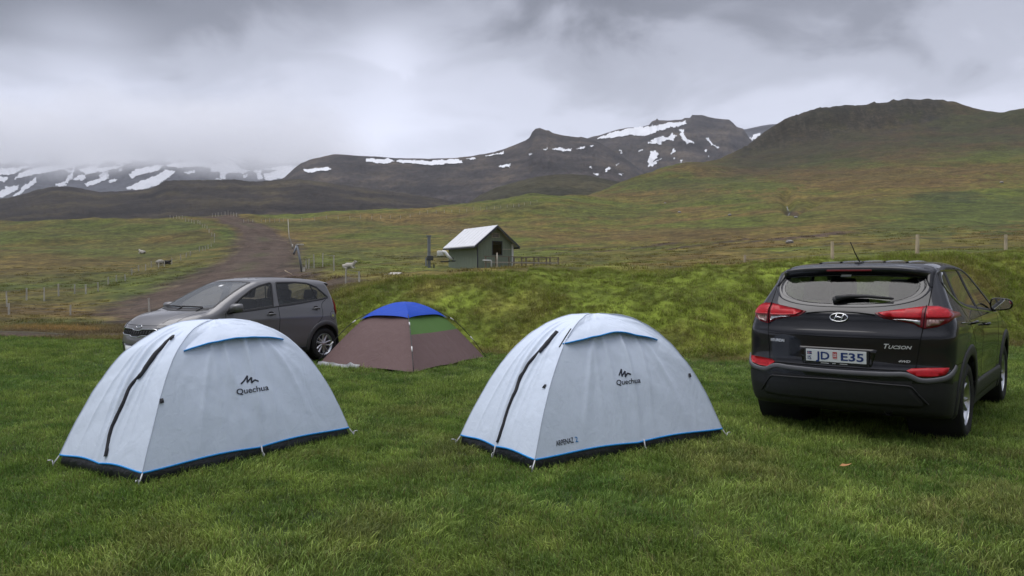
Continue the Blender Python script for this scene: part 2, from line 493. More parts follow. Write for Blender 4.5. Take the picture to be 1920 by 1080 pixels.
# soil patches seen on the slopes: (px, py, half width px, half height px, strength)
SOIL = [(1180, 466, 110, 1.8, .7), (1095, 469, 60, 1.8, .6), (1330, 458, 90, 2.2, .8), (1430, 452, 70, 3, .8), (1520, 443, 75, 3.4, .9), (1560, 438, 50, 3, .6), (1030, 467, 40, 2, .5),
        (1486, 400, 16, 4, .8)]
PATCH = [  # (px, py, half w, half h, colour, strength) vegetation patches
    (1820, 400, 190, 42, (0.063, 0.076, 0.020), .95), (1700, 430, 120, 22, (0.062, 0.073, 0.020), .7), (1770, 370, 90, 12, (0.041, 0.049, 0.020), .75),
    (1250, 440, 180, 16, (.098, .062, .026), .8), (1640, 335, 260, 22, (.098, .060, .026), .75), (1850, 318, 120, 14, (.105, .062, .026), .7),
    (1130, 400, 130, 16, (0.070, 0.080, 0.018), .8), (1420, 350, 90, 10, (0.076, 0.086, 0.018), .9), (1330, 372, 110, 14, (0.067, 0.073, 0.018), .6),
    (720, 445, 90, 12, (0.068, 0.078, 0.019), .6), (860, 430, 120, 10, (.086, .062, .028), .7), (640, 470, 60, 14, (0.063, 0.065, 0.020), .5), (800, 480, 140, 8, (.078, .060, .026), .6),
    (430, 440, 28, 14, (0.067, 0.086, 0.018), .95), (250, 470, 160, 25, (0.068, 0.074, 0.020), .5), (90, 585, 110, 9, (.100, .064, .026), .9), (60, 520, 120, 14, (.088, .070, .026), .6),
    (120, 605, 130, 8, (0.058, 0.067, 0.018), .7), (110, 620, 140, 9, (.215, .118, .042), .95), (260, 560, 50, 18, (0.058, 0.071, 0.018), .9), (150, 440, 160, 14, (0.070, 0.073, 0.020), .6),
    (620, 420, 140, 8, (0.060, 0.069, 0.019), .7), (1000, 390, 110, 8, (0.064, 0.071, 0.019), .6), (1600, 390, 150, 22, (.082, .074, .020), .6), (1250, 345, 90, 14, (0.057, 0.061, 0.020), .7)]

def veg_color(x, y, z, under=True):
    a, Y, px, le, lawn, bankm = zones(x, y)
    py = HOR - (z - CAMH) * FPX / Y
    n40 = fbm(x * .025, y * .025, 51, 4); n10 = fbm(x * .11, y * .11, 52, 4); n2 = fbm(x * .6, y * .6, 53, 4)
    green = np.array([.084, .094, .019]); olive = np.array([.108, .088, .024]); russet = np.array([.122, .080, .030])
    t = np.clip(.5 + 1.3 * n40 + .9 * n10, 0, 1)
    c = lerp3(green, olive, np.clip(t * 2, 0, 1)); c = lerp3(np.ones((len(x), 3)) * 0 + c, russet, np.clip(t * 2 - 1.05, 0, 1))
    # the right hill grows browner and darker towards its crags
    fl = np.interp(px, PXT, FARL_T)
    up = smooth(.45, .80, Y / fl) * smooth(1250, 1420, px)
    c = c * (1 - up[:, None]) + up[:, None] * lerp3(np.array([.050, .050, .022]), np.array([.068, .046, .028]), np.clip(.5 + 1.5 * n40 + n10, 0, 1))
    rock = smooth(1365, 1400, px) * (1 - smooth(1740, 1800, px)) * smooth(.865, .93, Y / fl + .1 * n10)
    c = c * (1 - .85 * rock[:, None]) + .85 * rock[:, None] * lerp3(np.array([.026, .023, .023]), np.array([.055, .046, .042]), np.clip(.4 + 2 * n2, 0, 1))
    scree = smooth(1330, 1420, px) * (1 - smooth(1560, 1700, px)) * smooth(.74, .86, Y / fl) * (1 - rock)
    c = c * (1 - .5 * scree[:, None]) + .5 * scree[:, None] * np.array([.060, .044, .036])
    # left field is greener and darker
    lf = (1 - smooth(420, 560, px)) * (1 - lawn)
    c = c * (1 - .5 * lf[:, None]) + .5 * lf[:, None] * lerp3(np.array([.050, .060, .017]), np.array([.086, .064, .022]), np.clip(.45 + 1.4 * n10 + .8 * n40, 0, 1))
    wob = 14 * n10; wob2 = 5 * n2
    for (qx, qy, hw, hh, cc, s) in PATCH:
        d = np.sqrt(((px + 2 * wob - qx) / hw) ** 2 + ((py + wob2 - qy) / hh) ** 2)
        m = (s * (1 - smooth(.55, 1.15, d + .6 * n2)) * (Y > le))[:, None]
        c = c * (1 - m) + m * np.array(cc)
    # the bank: bright tussocky green with straw and dark hollows
    nb = fbm(x * .55, y * .55, 61, 4); nb2 = fbm(x * 1.6, y * 1.6, 62, 3)
    cb = lerp3(np.array([.122, .150, .024]), np.array([.182, .156, .046]), np.clip(.04 + 1.1 * nb + .6 * nb2, 0, 1))
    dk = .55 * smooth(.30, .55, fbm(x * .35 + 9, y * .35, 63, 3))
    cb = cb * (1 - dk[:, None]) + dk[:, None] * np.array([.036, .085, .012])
    c = c * (1 - bankm[:, None]) + bankm[:, None] * cb
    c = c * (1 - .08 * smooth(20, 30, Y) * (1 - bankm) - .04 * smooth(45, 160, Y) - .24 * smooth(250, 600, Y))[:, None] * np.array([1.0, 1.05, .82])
    # dirt of the road verge
    rd, rt = seg_dist(x, y, [p for p in ROAD_C[::2]])
    hw = np.interp(rt, np.linspace(0, 1, len(ROAD_HW)), ROAD_HW)
    dirt = (1 - smooth(hw * 1.02, hw * 1.9, rd + 2.2 * n10 + 1.6 * n2)) * (1 - lawn)
    soil = lerp3(np.array([.050, .032, .024]), np.array([.072, .052, .040]), np.clip(.5 + 1.5 * n2, 0, 1))
    c = c * (1 - .92 * dirt[:, None]) + .92 * dirt[:, None] * soil
    spill = np.exp(-(((px - 545) / 60) ** 2 + ((py - 515) / 14) ** 2)) * (1 - lawn) * (1 - bankm)   # bare ground by the gate post
    m = (np.clip(1.3 * spill + .8 * n2, 0, 1) * (spill > .12))[:, None]
    c = c * (1 - m) + m * soil
    for (qx, qy, hw_, hh, s) in SOIL:
        d = np.sqrt(((px + wob - qx) / hw_) ** 2 + ((py + .12 * (px - qx) + 3 * n10 - qy) / hh) ** 2)
        m = (s * (1 - smooth(.5, 1.1, d + 1.0 * n2 + .5 * n10)))[:, None] * (Y > 40)[:, None]
        c = c * (1 - m) + m * np.array([.052, .034, .026])
    for line in (GUL_W[0][2:], GUL_W[1][2:]):
        d, tt = seg_dist(x, y, line)
        m = (.75 * np.exp(-(d / 1.1) ** 2))[:, None]
        c = c * (1 - m) + m * np.array([.022, .019, .018])
    if not under: return c, lawn
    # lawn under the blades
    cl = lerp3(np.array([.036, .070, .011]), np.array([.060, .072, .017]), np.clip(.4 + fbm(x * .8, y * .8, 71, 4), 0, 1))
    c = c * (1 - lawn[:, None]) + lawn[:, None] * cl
    return c

def build_ground():
    th_in = np.radians(np.linspace(-50, 50, 761))
    th_out = np.radians(np.linspace(50, 310, 105))[1:-1]
    th = np.concatenate([th_in, th_out])
    r = np.exp(np.linspace(math.log(.6), math.log(2600), 560))
    R_, T_ = np.meshgrid(r, th, indexing='ij')
    T2 = np.where(T_ > math.pi, T_ - 2 * math.pi, T_)
    x = (R_ * np.sin(T2)).ravel(); y = (R_ * np.cos(T2)).ravel()
    z = ground_z(x, y)
    back = np.abs(T2).ravel()
    far_out = smooth(math.radians(75), math.radians(120), back)
    z = z * (1 - far_out) + far_out * ((1.2 * fbm(x * .02, y * .02, 3, 3)) * smooth(20, 80, R_.ravel()) + smooth(45, 700, R_.ravel()) * (120 + 70 * fbm(x * .003, y * .003, 4, 3)))  # unseen hills added behind the camera to block low sky and darken reflections
    nT = len(th); nR = len(r)
    idx = np.arange(nR * nT).reshape(nR, nT)
    a0 = idx[:-1]; a1 = idx[1:]
    F_ = np.stack([a0, np.roll(a0, -1, 1), np.roll(a1, -1, 1), a1], -1).reshape(-1, 4)
    F_ = F_[:, ::-1]
    V = np.stack([x, y, z], 1)
    # close the small hole under the camera
    V = np.vstack([V, [[0, 0, 0]]])
    me = new_mesh('ground', V, F_, None)
    bm_c = len(V) - 1
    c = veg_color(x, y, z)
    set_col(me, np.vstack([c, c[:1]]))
    bm = bmesh.new(); bm.from_mesh(me); bm.verts.ensure_lookup_table()
    for k in range(nT):
        bm.faces.new((bm.verts[idx[0, (k + 1) % nT]], bm.verts[idx[0, k]], bm.verts[bm_c])).smooth = True
    bm.to_mesh(me); bm.free()
    me.materials.append(attr_mat('ground_cover', fine=((4, .35), (.9, .5), (.22, .42), (.06, .22)), bump=.8, bump_dist=.14, bump_scale=3.0))
    o = bpy.data.objects.new('ground', me); COL.objects.link(o)
    tag(o, kind='structure')
    return o

def build_road():
    n = len(ROAD_C); m = 13
    V = []; col = []
    for i in range(n):
        t = ROAD_C[min(i + 1, n - 1)] - ROAD_C[max(i - 1, 0)]; t[2] = 0; t = t / np.linalg.norm(t)
        nrm = np.array([-t[1], t[0], 0])
        for k in range(m):
            u = k / (m - 1) * 2 - 1
            p = ROAD_C[i] + nrm * u * ROAD_HW[i] * (1 + .30 * float(vnoise(i * .37 + (u > 0) * 50, 3.3, 9)))
            V.append(p); 
    V = np.array(V)
    V[:, 2] = ground_z(V[:, 0], V[:, 1]) + .035
    u = np.tile(np.linspace(-1, 1, m), n)
    V[:, 2] += .05 * (1 - u ** 2) - .03 * np.exp(-((np.abs(u) - .45) / .15) ** 2) - .09 * (np.abs(u) > .99)
    idx = np.arange(n * m).reshape(n, m)
    F_ = np.stack([idx[:-1, :-1], idx[:-1, 1:], idx[1:, 1:], idx[1:, :-1]], -1).reshape(-1, 4)
    o = obj('dirt_road', V, F_, None, kind='structure')
    nn = fbm(V[:, 0] * .5, V[:, 1] * .5, 81, 4)
    c = lerp3(np.array([.052, .035, .026]), np.array([.078, .056, .042]), np.clip(.35 + .8 * np.exp(-((np.abs(u) - .4) / .25) ** 2) * .6 + nn, 0, 1))
    gs = (smooth(.05, .35, fbm(V[:, 0] * .09, V[:, 1] * .09, 83, 2) + .1) * np.exp(-(u / .3) ** 2))[:, None]
    c = c * (1 - .5 * gs) + .5 * gs * np.array([.055, .062, .022])
    set_col(o.data, c)
    o.data.materials.append(attr_mat('road_dirt', fine=((7, .35), (1.5, .3), (.3, .25)), bump=.6, bump_dist=.06, bump_scale=10))
    fix_up(o)
    return o

def fix_up(o):
    me = o.data
    me.update()
    s = sum(p.normal.z for p in list(me.polygons)[:50])
    if s < 0: me.flip_normals()

GROUND = build_ground()
build_road()
# ------------------------------------------------------------------ hills and mountains behind
def rock_mat(name, c1, c2, c3, scale, bump_d):
    m = bpy.data.materials.new(name); m.use_nodes = True
    nt = m.node_tree; N, Lk = nt.nodes, nt.links
    b = N['Principled BSDF']; b.inputs['Roughness'].default_value = .95; b.inputs['Specular IOR Level'].default_value = .15
    geo = N.new('ShaderNodeNewGeometry')
    mp = N.new('ShaderNodeMapping'); mp.inputs['Scale'].default_value = (1, 1, 1.6)
    Lk.new(geo.outputs['Position'], mp.inputs[0])
    n = N.new('ShaderNodeTexNoise'); n.inputs['Scale'].default_value = scale; n.inputs['Detail'].default_value = 9; n.inputs['Roughness'].default_value = .62
    Lk.new(mp.outputs[0], n.inputs['Vector'])
    r = N.new('ShaderNodeValToRGB'); e = r.color_ramp.elements
    e[0].position = .38; e[0].color = (*c1, 1); e[1].position = .62; e[1].color = (*c3, 1)
    k = e.new(.5); k.color = (*c2, 1)
    Lk.new(n.outputs['Fac'], r.inputs[0])
    mpb = N.new('ShaderNodeMapping'); mpb.inputs['Scale'].default_value = (.12, .12, 2.6); Lk.new(geo.outputs['Position'], mpb.inputs[0])
    nb = N.new('ShaderNodeTexNoise'); nb.inputs['Scale'].default_value = scale * 2.2; nb.inputs['Detail'].default_value = 5; Lk.new(mpb.outputs[0], nb.inputs['Vector'])
    rb = N.new('ShaderNodeMapRange'); rb.inputs['From Min'].default_value = .35; rb.inputs['From Max'].default_value = .65; rb.inputs['To Min'].default_value = .62; rb.inputs['To Max'].default_value = 1.25; Lk.new(nb.outputs['Fac'], rb.inputs['Value'])
    vb = N.new('ShaderNodeVectorMath'); vb.operation = 'SCALE'; Lk.new(r.outputs[0], vb.inputs[0]); Lk.new(rb.outputs[0], vb.inputs['Scale'])
    n4 = N.new('ShaderNodeTexNoise'); n4.inputs['Scale'].default_value = scale * 9; n4.inputs['Detail'].default_value = 6; n4.inputs['Roughness'].default_value = .7; Lk.new(mp.outputs[0], n4.inputs['Vector'])
    r4 = N.new('ShaderNodeMapRange'); r4.inputs['From Min'].default_value = .36; r4.inputs['From Max'].default_value = .64; r4.inputs['To Min'].default_value = .6; r4.inputs['To Max'].default_value = 1.45; Lk.new(n4.outputs['Fac'], r4.inputs['Value'])
    v4 = N.new('ShaderNodeVectorMath'); v4.operation = 'SCALE'; Lk.new(vb.outputs[0], v4.inputs[0]); Lk.new(r4.outputs[0], v4.inputs['Scale'])
    Lk.new(v4.outputs[0], b.inputs['Base Color'])
    n2 = N.new('ShaderNodeTexNoise'); n2.inputs['Scale'].default_value = scale * 5; n2.inputs['Detail'].default_value = 7; n2.inputs['Roughness'].default_value = .65
    Lk.new(mp.outputs[0], n2.inputs['Vector'])
    bp = N.new('ShaderNodeBump'); bp.inputs['Strength'].default_value = .9; bp.inputs['Distance'].default_value = bump_d
    Lk.new(n2.outputs['Fac'], bp.inputs['Height']); Lk.new(bp.outputs[0], b.inputs['Normal'])
    return m
def snow_mat():
    return mat('old_snow', (.64, .655, .69), rough=.7, spec=.3, var=.06, var_scale=.02, bump=.2, bump_scale=.05)

def in_poly(x, y, P):
    c = np.zeros(np.shape(x), bool); n = len(P)
    for i in range(n):
        x1, y1 = P[i]; x2, y2 = P[(i + 1) % n]
        k = ((y1 > y) != (y2 > y)) & (x < (x2 - x1) * (y - y1) / (y2 - y1 + 1e-12) + x1)
        c ^= k
    return c

def ridge(name, sil, base, Yc, run, material, rows=70, step=1.6, rough_px=1.2, gully=0.0, seed=1, snow=(), snow_fields=None, jag=.7, back=600, lift=2.0):
    """a hill from its skyline (photo px, py) at distance Yc down to its foot, coming `run` metres nearer"""
    sx = np.array([p[0] for p in sil], float); sy = np.array([p[1] for p in sil], float)
    px = np.arange(sx[0], sx[-1] + .1, step)
    top = np.interp(px, sx, sy) + jag * fbm(px * .11, px * 0 + 2.2, seed, 5)
    bx = np.array([p[0] for p in base], float); by = np.array([p[1] for p in base], float)
    bot = np.interp(px, bx, by)
    k = np.linspace(0, 1, rows)
    PX, K = np.meshgrid(px, k, indexing='ij')
    TOP = top[:, None]; BOT = bot[:, None]
    prof = K ** 1.0
    PY = TOP + (BOT - TOP) * prof
    Yd = Yc - run * (K ** .85)
    wx = (PX - 960) / FPX * Yd
    edge = np.minimum(1, K * 9)
    nz = fbm(PX * .035, PY * .05, seed + 3, 5)
    rill = -np.abs(fbm(PX * .055 + .8 * vnoise(PX * .02, PY * .02, seed + 8), PY * .012, seed + 5, 4))
    Yd = Yd + edge * (run * .05 * nz + run * gully * rill)
    PYn = PY + edge * rough_px * fbm(PX * .09, PY * .13, seed + 6, 4)
    P = np.stack([(PX - 960) / FPX * Yd, Yd, CAMH + (HOR - PYn) * Yd / FPX], -1)
    nP, nK = PX.shape
    # back side falling away behind the skyline
    b1 = P[:, 0].copy(); b1[:, 1] += back * .15; b1[:, 2] = np.maximum(b1[:, 2] - .06 * back, -20)
    b2 = P[:, 0].copy(); b2[:, 1] += back; b2[:, 2] = np.maximum(b2[:, 2] - .7 * back, -20)
    G = np.concatenate([b2[:, None], b1[:, None], P], 1)
    V = G.reshape(-1, 3); nK2 = nK + 2
    idx = np.arange(nP * nK2).reshape(nP, nK2)
    F_ = np.stack([idx[:-1, :-1], idx[:-1, 1:], idx[1:, 1:], idx[1:, :-1]], -1).reshape(-1, 4)
    root = obj(name, V, F_, material, kind='structure')
    # snow lying in patches, raised a little from the rock
    idp = idx[:, 2:]
    ctr_x = .5 * (PX[:-1, :-1] + PX[1:, 1:]); ctr_y = .25 * (PYn[:-1, :-1] + PYn[1:, :-1] + PYn[:-1, 1:] + PYn[1:, 1:])
    wobx = 5.0 * fbm(ctr_x * .16, ctr_y * .22, seed + 11, 3); woby = 3.0 * fbm(ctr_x * .14, ctr_y * .25, seed + 12, 3)
    taken = np.zeros(ctr_x.shape, bool)
    def patch(mask, sm=None):
        mask = mask & ~taken
        if mask.sum() < 2: return
        taken[mask] = True
        ii, kk = np.nonzero(mask)
        q = np.stack([idp[ii, kk], idp[ii, kk + 1], idp[ii + 1, kk + 1], idp[ii + 1, kk]], -1)
        u, inv = np.unique(q, return_inverse=True)
        W = V[u].copy(); W[:, 1] -= lift; W[:, 2] += lift * .6
        obj('snow_patch', W, inv.reshape(q.shape), sm or snow_mat(), root)
    for poly in snow:
        patch(in_poly(ctr_x + wobx, ctr_y + woby, poly))
    if snow_fields is not None:
        m = snow_fields(ctr_x, ctr_y)
        # separate the field into its connected patches (label by flood fill on the grid)
        lab = np.zeros(m.shape, int); cur = 0
        todo = m & ~taken
        for i0, k0 in zip(*np.nonzero(todo)):
            if lab[i0, k0]: continue
            cur += 1; st = [(i0, k0)]; lab[i0, k0] = cur
            while st:
                i, k_ = st.pop()
                for di, dk in ((1, 0), (-1, 0), (0, 1), (0, -1)):
                    a, b_ = i + di, k_ + dk
                    if 0 <= a < m.shape[0] and 0 <= b_ < m.shape[1] and todo[a, b_] and not lab[a, b_]:
                        lab[a, b_] = cur; st.append((a, b_))
        for c in range(1, cur + 1):
            mm = lab == c
            if mm.sum() >= 6: patch(mm, mat('cloud_toned_snow', (.50, .51, .54), rough=.8, spec=.2, var=.08, var_scale=.01))  # far snow darkened to merge with the cloud; cloud veil put into its colour
    return root

def blob(x, y, w, h, n=9, tilt=0.0, seed=0):
    rr = np.random.default_rng(seed)
    out = []
    for i in range(n):
        a = 2 * math.pi * i / n; r = .8 + .4 * rr.random()
        dx, dy = w * r * math.cos(a), h * r * math.sin(a)
        out.append((x + dx, y + dy + tilt * dx))
    return out

ROCK_NEAR = rock_mat('moor_rock', (.012, .010, .010), (.026, .021, .018), (.050, .040, .023), .010, 5.0)
ROCK_MID = rock_mat('mountain_rock', (.017, .014, .015), (.038, .031, .029), (.072, .056, .042), .0075, 9.0)
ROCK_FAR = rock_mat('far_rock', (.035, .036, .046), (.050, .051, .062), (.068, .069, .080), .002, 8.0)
HILL_G = rock_mat('dark_moor', (.026, .025, .016), (.040, .038, .022), (.052, .046, .026), .012, 2.0)

# far snowy mountain on the left, its top in the cloud
FAR_SNOW = [
    [(0, 318), (30, 316), (60, 312), (40, 322), (20, 330), (0, 330)], [(0, 331), (18, 336), (14, 343), (0, 341)],
    [(0, 366), (14, 352), (40, 348), (34, 358), (10, 371), (0, 372)], [(28, 368), (50, 350), (72, 333), (70, 344), (46, 362), (30, 371)],
    [(28, 338), (40, 326), (60, 318), (80, 314), (110, 312), (150, 312), (165, 309), (110, 322), (60, 330)],
    [(104, 346), (122, 344), (132, 330), (140, 314), (147, 313), (134, 336), (124, 351), (108, 350)],
    [(138, 338), (150, 330), (165, 330), (163, 336), (148, 340)], [(160, 346), (180, 338), (205, 330), (200, 338), (180, 348), (165, 352)],
    [(150, 318), (175, 316), (210, 314), (235, 310), (222, 318), (190, 324), (165, 328)], [(205, 338), (220, 337), (216, 342), (206, 341)],
    [(244, 330), (258, 318), (280, 314), (305, 312), (298, 322), (270, 328), (250, 336)], [(240, 355), (262, 342), (290, 333), (314, 318), (330, 324), (318, 334), (300, 350), (270, 357), (245, 358)],
    [(310, 312), (340, 305), (385, 306), (405, 308), (398, 316), (370, 314), (340, 316), (325, 314)], [(345, 326), (368, 321), (366, 326), (350, 328)],
    [(400, 310), (430, 305), (445, 312), (460, 320), (470, 322), (455, 327), (436, 324), (425, 330), (424, 338), (417, 338), (412, 324), (396, 322)],
    [(455, 330), (466, 328), (464, 336), (456, 336)], [(478, 322), (488, 320), (494, 336), (486, 338)], [(495, 328), (520, 322), (552, 320), (556, 330), (530, 337), (500, 340)],
    [(492, 318), (540, 312), (560, 312), (556, 320), (520, 322)]]
def far_fields(x, y):
    n = fbm(x * .03, y * .05, 91, 4) + .30 * fbm((x + 1.3 * y) * .09, (y - .5 * x) * .03, 93, 3)
    top = 309 + 3 * fbm(x * .05, x * 0, 92, 3)
    return (n * .8 + smooth(6, -8, y - top) * .50) > .40
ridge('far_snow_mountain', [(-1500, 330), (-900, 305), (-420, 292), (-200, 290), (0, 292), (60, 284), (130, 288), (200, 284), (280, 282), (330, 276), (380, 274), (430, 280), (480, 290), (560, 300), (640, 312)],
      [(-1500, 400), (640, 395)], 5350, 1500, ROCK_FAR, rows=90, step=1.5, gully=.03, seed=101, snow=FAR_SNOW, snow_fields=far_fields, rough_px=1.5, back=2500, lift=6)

SNOW_C = [[(1118, 262), (1128, 256), (1138, 254), (1150, 250), (1166, 246), (1170, 243), (1184, 243), (1195, 241), (1212, 240), (1240, 236), (1252, 232), (1262, 233), (1284, 229), (1285, 235), (1262, 240), (1240, 246), (1215, 255), (1200, 256), (1180, 255), (1166, 257), (1140, 261)],
          [(1118, 261), (1132, 257), (1136, 254), (1135, 261)], [(1137, 261), (1149, 257), (1147, 261)],
          [(1213, 270), (1226, 262), (1240, 258), (1252, 260), (1258, 252), (1268, 254), (1264, 260), (1262, 267), (1254, 262), (1240, 267), (1236, 272)],
          [(1272, 247), (1280, 246), (1282, 255), (1288, 264), (1300, 270), (1288, 271), (1278, 262)],
          [(1322, 262), (1328, 261), (1335, 272), (1331, 274)], [(1336, 272), (1347, 278), (1344, 280)],
          [(1219, 286), (1228, 285), (1233, 290), (1230, 299), (1222, 307), (1240, 299), (1232, 306), (1214, 317), (1215, 305), (1217, 296)],
          [(1257, 288), (1264, 281), (1265, 288), (1259, 291)], [(1260, 296), (1266, 298), (1265, 300)], [(1271, 302), (1278, 303), (1275, 308)], [(1269, 313), (1276, 318), (1273, 319)],
          [(1320, 282), (1324, 283), (1323, 287), (1320, 286)], [(1325, 293), (1330, 295), (1328, 296)],
          [(1134, 324), (1140, 315), (1142, 317), (1136, 325)], [(1155, 311), (1160, 309), (1157, 313)], [(1114, 326), (1124, 330), (1118, 330)], [(1162, 283), (1166, 283), (1165, 291), (1162, 290)],
          [(1160, 329), (1167, 327), (1165, 330)], [(1194, 287), (1206, 283), (1197, 288)], [(1209, 329), (1214, 328), (1212, 330)]]
ridge('snow_streaked_mountain', [(1040, 266), (1080, 262), (1100, 260), (1112, 256), (1125, 254), (1155, 244), (1176, 240), (1192, 240), (1200, 239.5), (1216, 235), (1222, 228), (1229, 226), (1231, 222.5), (1234, 226), (1250, 227), (1278, 225), (1283, 222), (1293, 222), (1297, 216), (1315, 216.5), (1340, 223), (1366, 225), (1374, 232), (1380, 238), (1392, 242), (1410, 268), (1460, 330)],
      [(1040, 380), (1460, 380)], 3000, 700, ROCK_MID, rows=100, step=1.2, gully=.02, seed=131, snow=SNOW_C, rough_px=1.6, back=520, lift=4)
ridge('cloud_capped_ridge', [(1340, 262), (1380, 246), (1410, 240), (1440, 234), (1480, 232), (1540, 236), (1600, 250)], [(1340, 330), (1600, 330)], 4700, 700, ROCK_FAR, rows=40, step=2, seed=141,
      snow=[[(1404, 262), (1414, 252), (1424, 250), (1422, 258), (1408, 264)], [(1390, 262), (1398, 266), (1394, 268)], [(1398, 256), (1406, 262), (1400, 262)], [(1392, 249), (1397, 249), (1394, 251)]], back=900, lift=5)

SNOW_B = [[(566, 320), (580, 318), (600, 316), (618, 316), (622, 320), (600, 323), (580, 326), (570, 324)],
          [(686, 301), (700, 299.5), (735, 299.5), (741, 304), (722, 309), (700, 306), (688, 304)],
          [(744, 304), (752, 300.5), (800, 303), (850, 301), (864, 301), (868, 307), (840, 309), (800, 311), (780, 309), (755, 307)],
          [(876, 299), (890, 297), (892, 300), (880, 302)], [(910, 293), (930, 290), (944, 285), (944, 289), (920, 295)], [(936, 312), (958, 309), (957, 315), (938, 315)],
          [(1034, 282), (1050, 279), (1064, 282), (1074, 279), (1072, 284), (1056, 286)], [(1016, 283), (1028, 280), (1024, 284)], [(990, 289), (996, 291), (992, 293)],
          [(1082, 281), (1096, 276), (1094, 280), (1086, 282)], [(1104, 276), (1111, 274), (1108, 278)], [(1082, 292), (1086, 291), (1084, 294)],
          [(1134, 324), (1140, 315), (1143, 317), (1137, 326)], [(1154, 311), (1160, 308), (1157, 314)], [(1113, 326), (1124, 329), (1118, 331)], [(1160, 329), (1167, 327), (1165, 331)], [(1106, 316), (1110, 315), (1108, 319)]]
ridge('brown_peak_ridge', [(440, 372), (500, 352), (535, 332), (552, 316), (566, 306), (585, 299), (612, 293), (628, 289), (645, 290), (680, 293), (700, 293.5), (740, 297), (800, 298), (850, 297), (885, 293), (925, 286), (945, 280), (960, 274), (985, 264), (993, 258), (998, 248), (1004, 242), (1012, 240.5), (1024, 245), (1028, 244.5), (1036, 250), (1060, 255), (1085, 258.5), (1089, 257), (1096, 259), (1120, 266), (1150, 283), (1180, 303), (1210, 328), (1240, 352)],
      [(440, 420), (700, 405), (1000, 392), (1240, 366)], 2300, 700, ROCK_MID, rows=100, step=1.3, gully=.02, seed=151, snow=SNOW_B, rough_px=1.6, back=700, lift=3)
ridge('dark_moor_ridge', [(-1500, 400), (-800, 392), (-420, 385), (-150, 382), (0, 374), (40, 366), (70, 356), (100, 350.5), (130, 350), (155, 354), (190, 360), (240, 358), (285, 354), (300, 346), (312, 339), (340, 338), (400, 338), (440, 336.5), (470, 341), (500, 339), (560, 336), (640, 346), (740, 360), (820, 372), (900, 388)],
      [(-1500, 450), (-420, 440), (0, 428), (500, 420), (900, 412)], 1250, 520, ROCK_NEAR, rows=70, step=1.6, gully=.012, seed=171, rough_px=2.0, back=400, jag=1.2)
ridge('dark_round_hill', [(860, 392), (900, 366), (930, 352), (965, 342), (1005, 332), (1040, 327.5), (1070, 326.5), (1100, 329), (1140, 337), (1180, 345), (1230, 356), (1290, 372)],
      [(860, 415), (1290, 395)], 800, 250, HILL_G, rows=45, step=1.8, gully=.012, seed=181, rough_px=1.5, back=250, jag=.8)
# ------------------------------------------------------------------ tents
def on_plane(px, py, z):
    d = pix_dir(px, py); t = (z - CAMH) / d[2]
    return np.array([0, 0, CAMH]) + d * t

def fabric(name, color, rough=.6, wr=.5, scale=7.0, weave=True):
    if name in MATS: return MATS[name]
    m = bpy.data.materials.new(name); m.use_nodes = True
    nt = m.node_tree; N, Lk = nt.nodes, nt.links
    b = N['Principled BSDF']
    b.inputs['Roughness'].default_value = rough; b.inputs['Specular IOR Level'].default_value = .15
    b.inputs['Sheen Weight'].default_value = .04
    tc = N.new('ShaderNodeTexCoord')
    def nz(sc, det, st=(1, 1, 1), dist=0.0, rot=(0, 0, 0)):
        mp = N.new('ShaderNodeMapping'); mp.inputs['Scale'].default_value = st; mp.inputs['Rotation'].default_value = rot
        Lk.new(tc.outputs['Object'], mp.inputs[0])
        n = N.new('ShaderNodeTexNoise'); n.inputs['Scale'].default_value = sc; n.inputs['Detail'].default_value = det; n.inputs['Distortion'].default_value = dist
        Lk.new(mp.outputs[0], n.inputs['Vector']); return n.outputs['Fac']
    big = nz(1.6, 3)
    r = N.new('ShaderNodeValToRGB'); e = r.color_ramp.elements
    e[0].position = .3; e[0].color = (*[c * .975 for c in color], 1); e[1].position = .75; e[1].color = (*[min(1, c * 1.015) for c in color], 1)
    Lk.new(big, r.inputs[0]); Lk.new(r.outputs[0], b.inputs['Base Color'])
    w1 = nz(scale, 2, (1, 1, .35), 1.2, (.3, .2, .4)); w2 = nz(scale * 3.2, 3, (1, .5, 1), 1.0, (0, .6, .2))
    ad0 = N.new('ShaderNodeMath'); ad0.operation = 'MULTIPLY_ADD'; Lk.new(w2, ad0.inputs[0]); ad0.inputs[1].default_value = .28; Lk.new(w1, ad0.inputs[2])
    mpv = N.new('ShaderNodeMapping'); mpv.inputs['Scale'].default_value = (1, 1, .6); Lk.new(tc.outputs['Object'], mpv.inputs[0])
    wv = N.new('ShaderNodeTexNoise'); wv.inputs['Scale'].default_value = 2.0; Lk.new(mpv.outputs[0], wv.inputs['Vector'])
    mxv = N.new('ShaderNodeVectorMath'); mxv.operation = 'MULTIPLY_ADD'; Lk.new(wv.outputs['Color'], mxv.inputs[0]); mxv.inputs[1].default_value = (.35, .35, .35); Lk.new(mpv.outputs[0], mxv.inputs[2])
    vo = N.new('ShaderNodeTexVoronoi'); vo.feature = 'DISTANCE_TO_EDGE'; vo.inputs['Scale'].default_value = 3.4; Lk.new(mxv.outputs[0], vo.inputs['Vector'])
    vm = N.new('ShaderNodeMapRange'); vm.inputs['From Max'].default_value = .10; vm.interpolation_type = 'SMOOTHERSTEP'; Lk.new(vo.outputs['Distance'], vm.inputs['Value'])
    ad = N.new('ShaderNodeMath'); ad.operation = 'MULTIPLY_ADD'; Lk.new(vm.outputs[0], ad.inputs[0]); ad.inputs[1].default_value = -.055; Lk.new(ad0.outputs[0], ad.inputs[2])
    bp = N.new('ShaderNodeBump'); bp.inputs['Strength'].default_value = wr; bp.inputs['Distance'].default_value = .025
    Lk.new(ad.outputs[0], bp.inputs['Height']); Lk.new(bp.outputs[0], b.inputs['Normal'])
    MATS[name] = m
    return m

